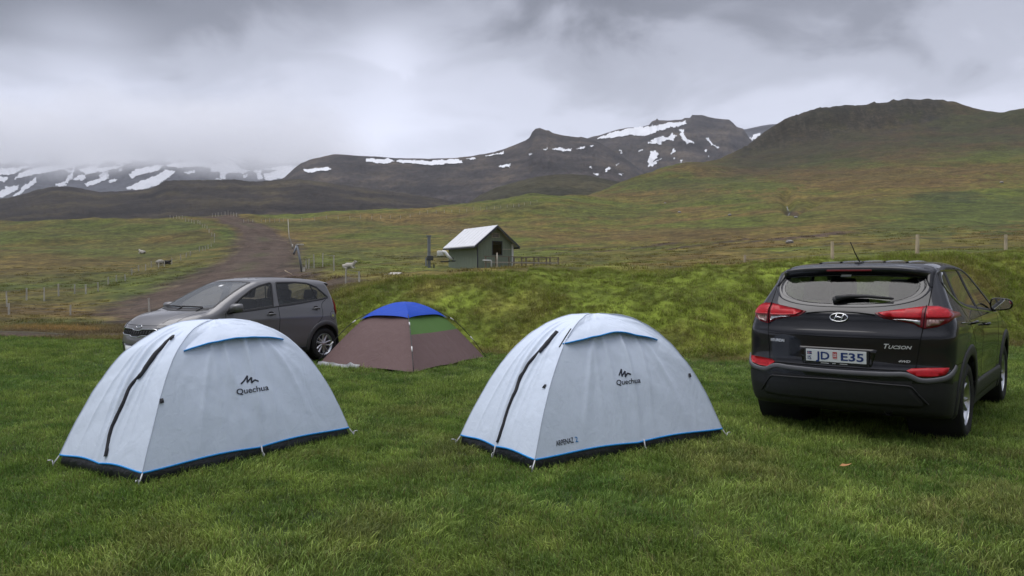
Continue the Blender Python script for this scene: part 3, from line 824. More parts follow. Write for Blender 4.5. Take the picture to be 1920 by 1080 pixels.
FLY = fabric('pale_grey_polyester', (.62, .695, .815), .6, .32, 5.0)
BLUE_TRIM = mat('blue_binding', (.008, .23, .60), rough=.5, var=.1, var_scale=30)
BLACK_WEB = mat('black_webbing', (.012, .013, .018), rough=.7, var=.2, var_scale=30)
NAVY_PRINT = mat('navy_print', (.014, .018, .035), rough=.6)
BLUE_PRINT = mat('blue_print', (.02, .20, .48), rough=.6)
GSHEET = mat('dark_groundsheet', (.012, .013, .018), rough=.38, var=.25, var_scale=9, bump=.5, bump_scale=14)
PALE_WEB = mat('pale_webbing', (.55, .56, .58), rough=.6)
STEEL = mat('dull_steel', (.45, .45, .46), rough=.35, metal=1.0)

def text_mesh(body, size=1.0, bold=0.0, spacing=1.0, shear=0.0):
    cu = bpy.data.curves.new('lettering_tmp', 'FONT')
    cu.body = body; cu.size = size; cu.offset = bold; cu.space_character = spacing; cu.shear = shear
    cu.resolution_u = 3
    o = bpy.data.objects.new('lettering_tmp', cu)
    COL.objects.link(o)
    bpy.context.view_layer.update()
    me = bpy.data.meshes.new_from_object(o.evaluated_get(bpy.context.evaluated_depsgraph_get()))
    V = np.array([v.co[:] for v in me.vertices]); F_ = [tuple(p.vertices) for p in me.polygons]
    bpy.data.objects.remove(o); bpy.data.curves.remove(cu); bpy.data.meshes.remove(me)
    V[:, 0] -= V[:, 0].min()
    return V, F_

class Surf:
    """a built surface that sight lines can be dropped on"""
    def __init__(s, V, F_): s.t = BVHTree.FromPolygons([Vector(v) for v in V], [tuple(int(i) for i in f) for f in F_])
    def pick(s, px, py):
        d = pix_dir(px, py)
        h = s.t.ray_cast(Vector((0, 0, CAMH)), Vector(d).normalized())
        if h[0] is None:
            # fall back on the nearest point of the surface
            q = np.array([0, 0, CAMH]) + d / np.linalg.norm(d) * 6.5
            h = s.t.find_nearest(Vector(q))
        n = np.array(h[1])
        if np.dot(n, d) > 0: n = -n
        return np.array(h[0]), n

def resample(pts, n):
    P = np.array(pts, float)
    L = np.r_[0, np.cumsum(np.linalg.norm(np.diff(P, axis=0), axis=1))]
    q = np.linspace(0, L[-1], n)
    return np.stack([np.interp(q, L, P[:, i]) for i in range(P.shape[1])], 1)

def ribbon(surf, pix, width, n, lift=.004, thick=.004, wob=0.0, seed=0, taper=False):
    """a flat band laid on a surface along a line"""
    pp = resample(spline([np.array(p, float) for p in pix], 8), n)
    P = []; Nn = []
    for q in pp:
        a, b = surf.pick(*q); P.append(a); Nn.append(b)
    P = np.array(P); Nn = np.array(Nn)
    V = []; F_ = []
    for i in range(n):
        t = P[min(i + 1, n - 1)] - P[max(i - 1, 0)]; t /= np.linalg.norm(t) + 1e-9
        s = np.cross(Nn[i], t); s /= np.linalg.norm(s) + 1e-9
        w = width * (1 + wob * float(vnoise(i * .45, seed, 3)))
        if taper: w *= min(1, .15 + 6 * min(i, n - 1 - i) / n)
        c = P[i] + s * width * wob * .8 * float(vnoise(i * .3, seed + 9, 4))
        V += [c - s * w / 2 + Nn[i] * (lift - .006), c - s * w / 2 + Nn[i] * lift, c - s * w * .2 + Nn[i] * (lift + thick), c + s * w * .2 + Nn[i] * (lift + thick), c + s * w / 2 + Nn[i] * lift, c + s * w / 2 + Nn[i] * (lift - .006)]
    for i in range(n - 1):
        for k in range(5):
            F_.append((i * 6 + k, i * 6 + k + 1, i * 6 + 6 + k + 1, i * 6 + 6 + k))
    return V, F_

def print_on(surf, name, body, origin, along, height, material, parent, loc, bold=.0, lift=.0035, condense=None, shear=0.0):
    """lettering laid on a surface: baseline from origin to along (photo points), height in photo pixels"""
    V, F_ = text_mesh(body, 1.0, bold, 1.0, shear)
    wd = V[:, 0].max(); hc = .70
    o = np.array(origin, float); e = np.array(along, float) - o
    up = np.array([e[1], -e[0]]) / np.linalg.norm(e) * height
    W = []
    for v in V:
        q = o + e * (v[0] / wd) + up * (v[1] / hc)
        p, n = surf.pick(*q)
        W.append(p + n * lift - loc)
    return obj(name, np.array(W), F_, material, parent, False)

def dome_tent(corner_px, apex_px, z0, p_exp, nu=44, ns=56, seed=0, wmax=.30):
    A, C_, B = [on_plane(*q, z0) for q in corner_px]     # near corner, right corner, left corner
    D = B + C_ - A
    ctr = (A + D) / 2
    d = pix_dir(*apex_px); apexz = CAMH + d[2] / d[1] * ctr[1]
    H = apexz - z0
    def bil(sx, sy):    # -1..1: A(-1,-1) C(1,-1) D(1,1) B(-1,1)
        return (A[None] * ((1 - sx) * (1 - sy))[:, None] + C_[None] * ((1 + sx) * (1 - sy))[:, None] + D[None] * ((1 + sx) * (1 + sy))[:, None] + B[None] * ((1 - sx) * (1 + sy))[:, None]) / 4
    u = np.linspace(-1, 1, nu, endpoint=False); u = np.sin(u * math.pi / 2) * .35 + u * .65
    one = np.ones(nu)
    per = np.concatenate([np.stack([u, -one], 1), np.stack([one, u], 1), np.stack([-u, one], 1), np.stack([-one, -u], 1)])
    n = len(per)
    S = 1 - np.linspace(0, 1, ns) ** .92; S[-1] = 0
    return A, B, C_, D, ctr, H, per, S, bil

def fly_points(A, B, C_, D, ctr, H, per, S, bil, z0, p_exp, wmax, seed, off=0.0, creases=True):
    n = len(per); rows = []
    circ = per / np.linalg.norm(per, axis=1)[:, None] * math.sqrt(2)
    side = np.repeat(np.arange(4), n // 4)
    along = np.where(side % 2 == 0, per[:, 0], per[:, 1])
    for k, s in enumerate(S):
        w = wmax * (1 - s) ** 1.1
        q = s * ((1 - w) * per + w * circ)
        P = bil(q[:, 0], q[:, 1])
        z = z0 + H * (1 - powp(s, p_exp))
        # hem drawn up a little between the pegs
        P[:, 2] = z + .022 * (1 - along ** 2) * np.abs(np.sin(math.pi * along)) * s ** 8
        out = P - ctr; out[:, 2] *= .5; out /= np.linalg.norm(out, axis=1)[:, None] + 1e-6
        # panel belly: slack cloth between the poles
        d = -.035 * (1 - along ** 2) * math.sin(math.pi * min(1, s * 1.02)) * (1 - wmax)
        if creases:
            tt = (1 - s)
            for j, (c0, c1, amp, wd_) in enumerate(((.05, .13, .034, .045), (-.10, -.45, .022, .04), (.18, .62, .020, .04), (-.55, -.40, .014, .05), (.62, .40, .014, .045), (-.30, -.62, .012, .035))):
                cl = c0 + (c1 - c0) * tt
                d = d + amp * np.exp(-np.abs((along - cl) / (wd_ * .55 + .05 * tt)) ** 1.5) * math.sin(math.pi * min(1, tt * 1.35)) ** .8 * (tt < .74)
            d = d + .020 * fbm(per[:, 0] * 2.2 + side * 7 + tt * 1.3, tt * 4 + along * .5, seed, 4) * min(1, 6 * s) * min(1, 8 * tt + .15)
        P = P + out * (np.atleast_1d(d)[:, None] if np.ndim(d) else d) + out * off
        rows.append(P)
    return np.array(rows)

def grid_faces(rows, n, wrap=True):
    idx = np.arange(rows * n).reshape(rows, n)
    nx = np.roll(idx, -1, 1) if wrap else None
    if wrap: F_ = np.stack([idx[:-1], nx[:-1], nx[1:], idx[1:]], -1).reshape(-1, 4)
    else: F_ = np.stack([idx[:-1, :-1], idx[:-1, 1:], idx[1:, 1:], idx[1:, :-1]], -1).reshape(-1, 4)
    return F_

TENT_FOOT = []
PROF_BROWN = lambda s: 1 - float(pchip([0, .1, .2, .3, .4, .46, .6, .8, 1.0], [1, .99, .955, .905, .835, .775, .60, .31, 0], np.array([s]))[0])
def powp(s, p): return p(s) if callable(p) else s ** p
def white_tent(corner_px, apex_px, label, zip_px, hood_px, hood_top, toggles, straps, seed, p_exp, z0=.09, wmax=.30):
    A, B, C_, D, ctr, H, per, S, bil = dome_tent(corner_px, apex_px, z0, p_exp, nu=100, ns=70)
    TENT_FOOT.append([A, C_, D, B])
    loc = np.array([ctr[0], ctr[1], 0.0])
    root = empty('dome_tent', loc)
    tag(root, label, 'tent', 'pale dome tents pitched on the lawn')
    R_ = fly_points(A, B, C_, D, ctr, H, per, S, bil, z0, p_exp, wmax, seed)
    V = R_.reshape(-1, 3); F_ = grid_faces(len(S), len(per))
    fly = obj('fly_sheet', V - loc, F_, FLY, root)
    surf = Surf(V, F_)
    # hem binding
    n = len(per)
    mb = MB(); hem = [R_[0][i] - loc + np.array([0, 0, -.004]) for i in list(range(n)) + [0]]
    mb.tube(hem, .008, 6, False); mb.build('hem_binding', BLUE_TRIM, root, True)
    # stitched seams over the poles
    for c_ in range(4):
        i = c_ * (n // 4)
        mb = MB(); mb.tube([R_[k][i] - loc + (R_[k][i] - ctr) / np.linalg.norm(R_[k][i] - ctr) * .001 for k in range(len(S) - 3)], .0032, 6, False); mb.build('pole_seam', mat('seam_tape', (.48, .54, .64), rough=.6), root, True)
    # bathtub floor showing under the hem
    pts = []
    for z, s in ((-.03, .985), (.03, 1.0), (.075, .985), (z0 + .05, .95)):
        Q = bil(per[:, 0] * s, per[:, 1] * s); Q[:, 2] = z
        o = Q - ctr; o[:, 2] = 0; o /= np.linalg.norm(o, axis=1)[:, None]
        Q += o * (.012 * fbm(per[:, 0] * 4 + z * 9, per[:, 1] * 4, seed + 5, 3))[:, None]
        pts.append(Q)
    Vg = np.array(pts).reshape(-1, 3) - loc
    Fg = [tuple(f) for f in grid_faces(4, n)] + [tuple(range(n - 1, -1, -1))]
    obj('groundsheet', Vg, Fg, GSHEET, root)
    # zip flap
    Vz, Fz = ribbon(surf, zip_px, .032, 60, .008, .008, .35, seed)
    obj('zip_flap', np.array(Vz) - loc, Fz, BLACK_WEB, root)
    # vent hood with blue edge
    m = 34; low = resample(spline([np.array(p, float) for p in hood_px], 8), m); upl = resample(spline([np.array(p, float) for p in hood_top], 8), m)
    rows = 9; G = []
    for k in range(rows):
        v = k / (rows - 1); row = []
        for i in range(m):
            q = low[i] * (1 - v) + upl[i] * v
            p, nn = surf.pick(*q)
            f = math.sin(math.pi * i / (m - 1)) ** .5
            row.append(p + nn * (.008 + .038 * f * (1 - v) ** 1.2) + np.array([0, 0, .006 * f * (1 - v)]))
        G.append(row)
    G = np.array(G)
    for _ in range(3): G[:, 1:-1] = .25 * G[:, :-2] + .5 * G[:, 1:-1] + .25 * G[:, 2:]
    hood = obj('vent_hood', G.reshape(-1, 3) - loc, grid_faces(rows, m, False), FLY, root)
    mb = MB(); mb.tube([p - loc for p in G[0]], .0075, 6); mb.build('vent_edge', BLUE_TRIM, hood, True)
    for q in toggles:
        p, nn = surf.pick(*q)
        t = np.cross(nn, [0, 0, 1]); t /= np.linalg.norm(t); u_ = np.cross(t, nn)
        mb = MB(); mb.add([p - loc + nn * .004 + t * .016 + u_ * .018, p - loc + nn * .006 - t * .012 + u_ * .02, p - loc + nn * .006 - t * .015 - u_ * .014, p - loc + nn * .012 + t * .020 - u_ * .018,
                           p - loc + nn * .016], [(0, 1, 4), (1, 2, 4), (2, 3, 4), (3, 0, 4)])
        mb.build('guy_toggle', BLACK_WEB, root)
    # pegging straps and pegs at the corners
    for q, lg in straps:
        p, nn = surf.pick(*q)
        o = p - ctr; o[2] = 0; o /= np.linalg.norm(o)
        a = p - loc + o * .012; a[2] = max(a[2] - .004, .05)
        g = a + o * lg; g[2] = 0.0
        mb = MB(); mb.tube([a, (a + g) / 2 - o * .004, g], .006, 6); mb.build('peg_strap', PALE_WEB, root, True)
        mb = MB(); mb.tube([g + [0, 0, .035] + o * .006, g + o * .004 - [0, 0, .05]], .004, 6); mb.tube([g + [0, 0, .035] + o * .006, g + [0, 0, .045] - o * .012, g + [0, 0, .030] - o * .022], .004, 6)
        mb.build('peg', STEEL, root, True)
    for cpt in (A, B, C_, D):
        o = cpt - ctr; o[2] = 0; o /= np.linalg.norm(o)
        a = cpt - loc; g = a + o * .05; g = np.array([g[0], g[1], .0])
        mb = MB(); mb.tube([a - o * .005, a * .4 + g * .6 + o * .004, g], .0055, 6); mb.build('peg_strap', PALE_WEB, root, True)
        mb = MB(); mb.tube([g + [0, 0, .05], g - o * .01 - [0, 0, .05]], .0045, 6); mb.tube([g + [0, 0, .05], g + [0, 0, .052] + o * .03, g + [0, 0, .035] + o * .035], .0045, 6)
        mb.build('peg', STEEL, root, True)
    return root, surf, loc

# left tent
tl, sl, ll = white_tent([(267, 886), (654, 801), (112, 852)], (428, 599), 'pale grey dome tent with sagging blue vent edge, in front of the grey hatchback',
    [(326, 630), (307, 648), (287, 670), (266, 701), (244, 727), (233, 753), (216, 788), (206, 819), (199, 856)],
    [(344, 659), (389, 649), (436, 640), (487, 637), (530, 637)], [(350, 650), (385, 622), (432, 611), (488, 613), (528, 634)],
    [(303, 752)], [((512, 833), .03)], 201, 2.75)
print_on(sl, 'brand_lettering', 'Quechua', (444, 740), (504, 731), 10.5, NAVY_PRINT, tl, ll, .012)
Vz, Fz = ribbon(sl, [(451.4, 719.5), (455, 716), (463.7, 704.3)], .011, 8, .0025, .001); 
mbz = MB()
for seg in ([(451.4, 719.8), (457, 714.5), (463.7, 704.3)], [(463.7, 704.5), (463.4, 711), (463.3, 717.2)], [(463.3, 717.2), (467, 712.5), (471.5, 707.5)], [(471.5, 707.5), (471.6, 712), (471.8, 717.9)], [(471.8, 717.9), (474.5, 715), (477.8, 712.2)], [(477.8, 712.2), (480.5, 713.3), (484.4, 714.9)]):
    a_, b_ = ribbon(sl, seg, .0125, 6, .0030, .0008); mbz.add([np.array(v) - ll for v in a_], b_)
mbz.build('peak_emblem', NAVY_PRINT, tl)
# right tent
tr, sr, lr = white_tent([(1003, 861), (1354, 803), (864, 815)], (1112, 588), 'pale grey dome tent with small model lettering at its near corner, beside the black SUV',
    [(1044, 622), (1031, 638), (1014, 657), (992, 682), (977, 707), (968, 731), (956, 760), (946, 790), (933, 830)],
    [(1056, 646), (1087, 641), (1117, 635), (1153.7, 627.5), (1191, 633), (1231, 638)], [(1062, 637), (1085, 612), (1112, 602), (1150, 602), (1192, 612), (1229, 636)],
    [(1022, 725), (1293, 704)], [((1225, 824), .03), ((931, 834), .03)], 231, 2.55)
a_, b_ = ribbon(sr, [(1070.5, 617), (1060, 633), (1049, 651)], .014, 14, .004, .003)
obj('hood_tie', np.array(a_) - lr, b_, BLACK_WEB, tr)
print_on(sr, 'brand_lettering', 'Quechua', (1155.7, 722), (1201, 717.3), 9.5, NAVY_PRINT, tr, lr, .012)
print_on(sr, 'model_lettering', 'ARPENAZ', (1043, 836.4), (1076, 829.4), 10, NAVY_PRINT, tr, lr, .014)
print_on(sr, 'model_numeral', '2', (1078.6, 829), (1084, 828), 10, BLUE_PRINT, tr, lr, .01)
mbz = MB()
for seg in ([(1160.5, 704), (1162.5, 699), (1164.9, 692)], [(1164.9, 692), (1165.3, 699), (1165.8, 705.7)], [(1165.8, 705.7), (1168.5, 701), (1171.7, 695.9)], [(1171.7, 695.9), (1172, 701), (1172.3, 706.9)], [(1172.3, 706.9), (1174.3, 703), (1176.5, 699.5)], [(1176.5, 699.5), (1179, 700.5), (1183, 702)]):
    a_, b_ = ribbon(sr, seg, .0125, 6, .0030, .0008); mbz.add([np.array(v) - lr for v in a_], b_)
mbz.build('peak_emblem', NAVY_PRINT, tr)

def brown_tent():
    z0 = .02; p_exp = PROF_BROWN
    A, B, C_, D, ctr, H, per, S, bil = dome_tent([(775, 698), (907, 669.5), (597, 683)], (752, 569), z0, p_exp, nu=40, ns=48)
    TENT_FOOT.append([A, C_, D, B])
    loc = np.array([ctr[0], ctr[1], 0.0])
    root = empty('dome_tent', loc)
    tag(root, 'mauve brown dome tent with blue rain cap and one green panel, behind the pale tents', 'tent')
    MAUVE = fabric('mauve_nylon', (.140, .090, .088), .6, .45, 4.0); GREEN = fabric('green_mesh', (.085, .170, .045), .75, .15, 5.0); BLUE = fabric('blue_nylon', (.003, .055, .42), .5, .3, 5.0)
    BLACK = mat('black_pole', (.010, .010, .011), rough=.3); WHITE = mat('white_clip', (.65, .65, .65), rough=.5)
    R_ = fly_points(A, B, C_, D, ctr, H, per, S, bil, z0, p_exp, .10, 260, creases=False)
    n = len(per); nq = n // 4
    R_[:, :, :2] += (ctr[:2] - R_[:, :, :2]) * (.012 * fbm(per[:, 0] * 3, per[:, 1] * 3, 5, 3))[None, :, None]
    # each wall is a panel of its own; the right front one has a green upper part
    s_cap, s_green = .40, .64
    for side in range(4):
        cols = [(side * nq + i) % n for i in range(nq + 1)]
        lim = np.array([k for k in range(len(S)) if S[k] > s_cap - .06])
        def pan(name, ks, m):
            G = R_[np.ix_(ks, cols)]
            obj(name, G.reshape(-1, 3) - loc, grid_faces(len(ks), len(cols), False), m, root)
        if side == 0:
            kb = [k for k in lim if S[k] >= s_green]; kt = [kb[-1]] + [k for k in lim if S[k] < s_green]
            pan('wall_panel', kb, MAUVE); pan('mesh_panel', kt, GREEN)
        else: pan('wall_panel', list(lim), MAUVE)
    # rain cap
    S2 = np.linspace(.46, 0, 22)
    Rc = fly_points(A, B, C_, D, ctr, H, per, S2, bil, z0, p_exp, .12, 261, off=.02, creases=False)
    along = np.where(np.repeat(np.arange(4), nq) % 2 == 0, per[:, 0], per[:, 1])
    for k, s in enumerate(S2):      # tips drawn down along the poles, edges drawn up between
        f = (s / .46) ** 3
        tip = np.abs(along) ** 6 * np.where(per[:, 0] * per[:, 1] > 0, .15, 1.0)
        lowr = bil(per[:, 0] * (s + .06 * f), per[:, 1] * (s + .06 * f)); 
        Rc[k, :, :2] += (lowr[:, :2] - bil(per[:, 0] * s, per[:, 1] * s)[:, :2]) * tip[:, None]
        Rc[k, :, 2] += f * (.035 * (1 - along ** 2) - .07 * tip)
    Rc[:, :, 2] += .012
    obj('rain_cap', Rc.reshape(-1, 3) - loc, grid_faces(len(S2), n), BLUE, root)
    # bent poles outside the cloth, corner to corner
    for (P, Q) in ((A, D), (B, C_)):
        pts = []
        for t in np.linspace(-1, 1, 41):
            s = abs(t); c = P if t < 0 else Q
            q = ctr + (c - ctr) * s * 1.03
            pts.append(np.array([q[0], q[1], z0 + (H + .012) * (1 - powp(s, PROF_BROWN)) + (.085 * math.sin(math.pi * (s - .4) / .6) if s > .4 else 0)]) - loc)
        mb = MB(); mb.tube(pts, .0065, 8); pole = mb.build('pole', BLACK, root, True)
        for t in (-.80, -.56, .56, .80):
            i = int((t + 1) / 2 * 40)
            mb = MB(); mb.tube([pts[i], pts[i + 1] * .8 + pts[i] * .2], .0105, 8); mb.build('pole_sleeve', WHITE, pole, True)
    # loose grey edge of the floor at the front left
    e0, e1 = A * .46 + B * .54, B
    mb = MB(); V = []; m = 30
    for i in range(m):
        t = i / (m - 1); q = e0 * (1 - t) + e1 * t - loc
        o = np.array([-.45, -.89, 0]); z = .015 + .02 * fbm(np.array([t * 6]), np.array([1.]), 8, 2)[0] + .035 * math.exp(-((t - .22) / .05) ** 2)
        V += [q + o * .005 + [0, 0, z + .03], q + o * (.03 + .02 * math.sin(t * 17)) + [0, 0, z], q + o * .05 + [0, 0, -.01]]
    obj('floor_edge', np.array(V), grid_faces(m, 3, False), mat('grey_floor_cloth', (.34, .35, .37), rough=.5, var=.1), root)
    return root
brown_tent()
# ------------------------------------------------------------------ car bodies: a smooth solid from side, rear, plan and section curves
class Curve:
    def __init__(s, pts, lo=-2, hi=5, n=3000):
        x = [p[0] for p in pts]; y = [p[1] for p in pts]
        s.q = np.linspace(lo, hi, n)
        s.v = pchip(x, y, np.clip(s.q, x[0], x[-1]))
        k = np.ones(9) / 9
        s.v = np.convolve(np.pad(s.v, 4, 'edge'), k, 'valid')
        s.d = np.gradient(s.v, s.q)
    def __call__(s, x): return np.interp(x, s.q, s.v)
    def slope(s, x): return np.interp(x, s.q, s.d)
def smax(a, b, k):
    h = np.maximum(k - np.abs(a - b), 0)
    return np.maximum(a, b) + h * h / (4 * k)

class Car:
    def __init__(s, cfg):
        s.c = cfg
        s.T, s.W, s.R, s.Fr, s.plan, s.B = [Curve(cfg[k]) for k in ('top', 'width', 'rear', 'front', 'plan', 'bottom')]
    def f(s, x, y, z):
        c = s.c; ax = np.abs(x)
        w0 = c['w0']
        t = (z - s.T(y) + c['crown'] * (ax / w0) ** 2.4 * c.get('crownf', 1)) / np.sqrt(1 + s.T.slope(y) ** 2)
        W = s.W(z) * s.plan(y)
        for (yc, zc, sy, sz, a) in c['bulge']: W = W + a * np.exp(-((y - yc) / sy) ** 2 - ((z - zc) / sz) ** 2)
        sd = (ax - W) / np.sqrt(1 + s.W.slope(z) ** 2)
        r = (s.R(z) + c['rc'] * (ax / w0) ** c['rp'] - y) / np.sqrt(1 + s.R.slope(z) ** 2)
        fr = (y - s.Fr(z) + c['fc'] * (ax / w0) ** c['fp']) / np.sqrt(1 + s.Fr.slope(z) ** 2)
        o = smax(t, sd, c['k_ts'])
        o = smax(o, r, c['k_r']); o = smax(o, fr, c['k_f'])
        return smax(o, s.B(y) - z, .06)
    def normal(s, P):
        e = 1e-3; x, y, z = P[:, 0], P[:, 1], P[:, 2]
        g = np.stack([s.f(x + e, y, z) - s.f(x - e, y, z), s.f(x, y + e, z) - s.f(x, y - e, z), s.f(x, y, z + e) - s.f(x, y, z - e)], 1)
        return g / (np.linalg.norm(g, axis=1)[:, None] + 1e-9)
    def solve(s, P0, P1):
        lo = np.zeros(len(P0)); hi = np.ones(len(P0))
        for _ in range(26):
            m = (lo + hi) / 2
            q = P0 + (P1 - P0) * m[:, None]
            inside = s.f(q[:, 0], q[:, 1], q[:, 2]) < 0
            lo = np.where(inside, m, lo); hi = np.where(inside, hi, m)
        return P0 + (P1 - P0) * lo[:, None]
    def shell(s, res):
        c = s.c
        lo, hi = np.array(c['box'][0], float), np.array(c['box'][1], float)
        il, ih = np.array(c['core'][0], float), np.array(c['core'][1], float)
        n = np.maximum(2, np.round((hi - lo) / res).astype(int))
        key = {}; V = []; F_ = []
        def vid(i, j, k):
            q = (i, j, k)
            if q not in key: key[q] = len(V); V.append(q)
            return key[q]
        nx, ny, nz = n
        for j in range(ny):
            for k in range(nz):
                F_.append((vid(0, j, k), vid(0, j, k + 1), vid(0, j + 1, k + 1), vid(0, j + 1, k))); F_.append((vid(nx, j, k), vid(nx, j + 1, k), vid(nx, j + 1, k + 1), vid(nx, j, k + 1)))
        for i in range(nx):
            for k in range(nz):
                F_.append((vid(i, 0, k), vid(i + 1, 0, k), vid(i + 1, 0, k + 1), vid(i, 0, k + 1))); F_.append((vid(i, ny, k), vid(i, ny, k + 1), vid(i + 1, ny, k + 1), vid(i + 1, ny, k)))
            for j in range(ny):
                F_.append((vid(i, j, nz), vid(i + 1, j, nz), vid(i + 1, j + 1, nz), vid(i, j + 1, nz))); F_.append((vid(i, j, 0), vid(i, j + 1, 0), vid(i + 1, j + 1, 0), vid(i + 1, j, 0)))
        U = np.array(V, float) / n
        P1 = lo + U * (hi - lo); P0 = il + U * (ih - il)
        s.V = s.solve(P0, P1); s.F = np.array(F_)
        s.N = s.normal(s.V)
        s.ctr = s.V[s.F].mean(1); s.fn = s.N[s.F].mean(1)
        s.left = np.ones(len(s.F), bool)
    def take(s, name, mask, material, parent, flip=False):
        m = mask & s.left
        s.left &= ~m
        return s.part(name, m, material, parent)
    def part(s, name, m, material, parent, off=0.0):
        u, inv = np.unique(s.F[m], return_inverse=True)
        V = s.V[u] + s.N[u] * off
        me = new_mesh(name, V, inv.reshape(-1, 4), material)
        me.normals_split_custom_set_from_vertices([tuple(q) for q in s.N[u]])
        o = bpy.data.objects.new(name, me); COL.objects.link(o); o.parent = parent
        return o
    def proj(s, P2, view):
        P2 = np.asarray(P2, float); n = len(P2); u, v = P2[:, 0], P2[:, 1]
        yr, yf = s.c['box'][0][1], s.c['box'][1][1]
        z0 = np.zeros(n)
        if view == 'R': P0 = np.stack([u, z0 + s.c['mid'], v], 1); P1 = np.stack([u, z0 + yr - .5, v], 1)
        elif view == 'F': P0 = np.stack([u, z0 + s.c['mid'], v], 1); P1 = np.stack([u, z0 + yf + .5, v], 1)
        elif view == 'SR': P0 = np.stack([z0 + .02, u, v], 1); P1 = np.stack([z0 + 1.4, u, v], 1)
        elif view == 'SL': P0 = np.stack([z0 - .02, u, v], 1); P1 = np.stack([z0 - 1.4, u, v], 1)
        elif view == 'T': P0 = np.stack([u, v, z0 + .6], 1); P1 = np.stack([u, v, z0 + 2.2], 1)
        P = s.solve(P0, P1)
        return P, s.normal(P)
    def patch(s, name, poly, view, material, parent, off=.004, res=.03, skirt=.012, inner=None, smooth_=True, dome=0.0):
        """a shaped plate lying on the body: outline in an elevation, follows the surface"""
        poly = [tuple(p) for p in poly]
        out = []
        for i in range(len(poly)):
            a = np.array(poly[i]); b = np.array(poly[(i + 1) % len(poly)])
            k = max(1, int(np.linalg.norm(b - a) / res))
            out += [a + (b - a) * t / k for t in range(k)]
        out = np.array(out)
        gx = np.arange(out[:, 0].min() + res / 2, out[:, 0].max(), res); gy = np.arange(out[:, 1].min() + res / 2, out[:, 1].max(), res)
        GX, GY = np.meshgrid(gx, gy); q = np.stack([GX.ravel(), GY.ravel()], 1)
        if len(q):
            k = in_poly(q[:, 0], q[:, 1], out)
            q = q[k]
        if len(q):
            d = np.min(np.linalg.norm(q[:, None] - out[None], axis=2), axis=1); q = q[d > res * .35]
        allp = np.vstack([out, q]) if len(q) else out
        n = len(out)
        r = delaunay_2d_cdt([Vector(p) for p in allp], [], [list(range(n))], 1, 1e-6)
        P2 = np.array([v[:] for v in r[0]]); F_ = [tuple(f) for f in r[2]]
        P, Nn = s.proj(P2, view)
        if dome > 0:
            d = np.min(np.linalg.norm(P2[:, None] - out[None], axis=2), axis=1)
            lift = off + dome * smooth(0, .05, d)
        else: lift = np.full(len(P2), off)
        V = P + Nn * lift[:, None]
        # skirt round the edge
        from collections import Counter
        ec = Counter()
        for f in F_:
            for i in range(len(f)): ec[tuple(sorted((f[i], f[(i + 1) % len(f)])))] += 1
        be = [e for e, k in ec.items() if k == 1]
        mp = {}
        V = list(V)
        for e in be:
            for i in e:
                if i not in mp: mp[i] = len(V); V.append(P[i] + Nn[i] * (off - skirt))
        F2 = F_ + [(a, b, mp[b], mp[a]) for a, b in be]
        o = obj(name, np.array(V), F2, material, parent, smooth_)
        fix_out(o, Nn[: len(P)], P)
        return o
    def strip(s, name, line, view, width, material, parent, off=.002, thick=.003, closed=False, n=None, sp=True):
        L = [np.array(p, float) for p in line]
        if closed: L = L + [L[0]]
        if sp: L = list(spline(L, 8))
        L = np.array(L); ln = np.linalg.norm(np.diff(L, axis=0), axis=1).sum()
        n = n or max(6, int(ln / .03))
        L = resample(L, n)
        P, Nn = s.proj(L, view)
        V = []; F_ = []
        for i in range(n):
            a = P[(i + 1) % n] if (closed and i == n - 1) else P[min(i + 1, n - 1)]
            t = P[min(i + 1, n - 1)] - P[max(i - 1, 0)]; t /= np.linalg.norm(t) + 1e-9
            sd = np.cross(Nn[i], t); sd /= np.linalg.norm(sd) + 1e-9
            w = width[i * (len(width) - 1) // (n - 1)] if isinstance(width, (list, tuple)) else width
            V += [P[i] - sd * w / 2 + Nn[i] * (off - .008), P[i] - sd * w / 2 + Nn[i] * off, P[i] - sd * w * .3 + Nn[i] * (off + thick), P[i] + sd * w * .3 + Nn[i] * (off + thick), P[i] + sd * w / 2 + Nn[i] * off, P[i] + sd * w / 2 + Nn[i] * (off - .008)]
        for i in range(n - 1):
            for k in range(5): F_.append((i * 6 + k, i * 6 + 6 + k, i * 6 + 6 + k + 1, i * 6 + k + 1))
        return obj(name, np.array(V), F_, material, parent, True)
    def letters(s, name, body, x0, x1, z, height, view, material, parent, off=.004, bold=0.01, shear=0.0, slope=0.0):
        V, F_ = text_mesh(body, 1.0, bold, 1.0, shear)
        wd = V[:, 0].max()
        q = np.stack([x0 + (x1 - x0) * V[:, 0] / wd, z + slope * V[:, 0] / wd + height * V[:, 1] / .7], 1)
        P, Nn = s.proj(q, view)
        # raised letters: front and back faces
        n = len(V); W = np.vstack([P + Nn * off, P + Nn * -.001])
        from collections import Counter
        ec = Counter(); od = {}
        for f in F_:
            for i in range(len(f)):
                e = (f[i], f[(i + 1) % len(f)]); ec[tuple(sorted(e))] += 1; od[tuple(sorted(e))] = e
        F2 = list(F_) + [(od[e][0], od[e][1], od[e][1] + n, od[e][0] + n) for e, k in ec.items() if k == 1]
        return obj(name, W, F2, material, parent, False)

def fix_out(o, Nn, P):
    """turn a patch so that its faces look outward"""
    me = o.data; k = 0; s_ = 0.0
    for p in me.polygons:
        if all(i < len(P) for i in p.vertices):
            s_ += float(np.dot(Nn[p.vertices[0]], np.array(p.normal))); k += 1
            if k > 40: break
    if s_ < 0: me.flip_normals()

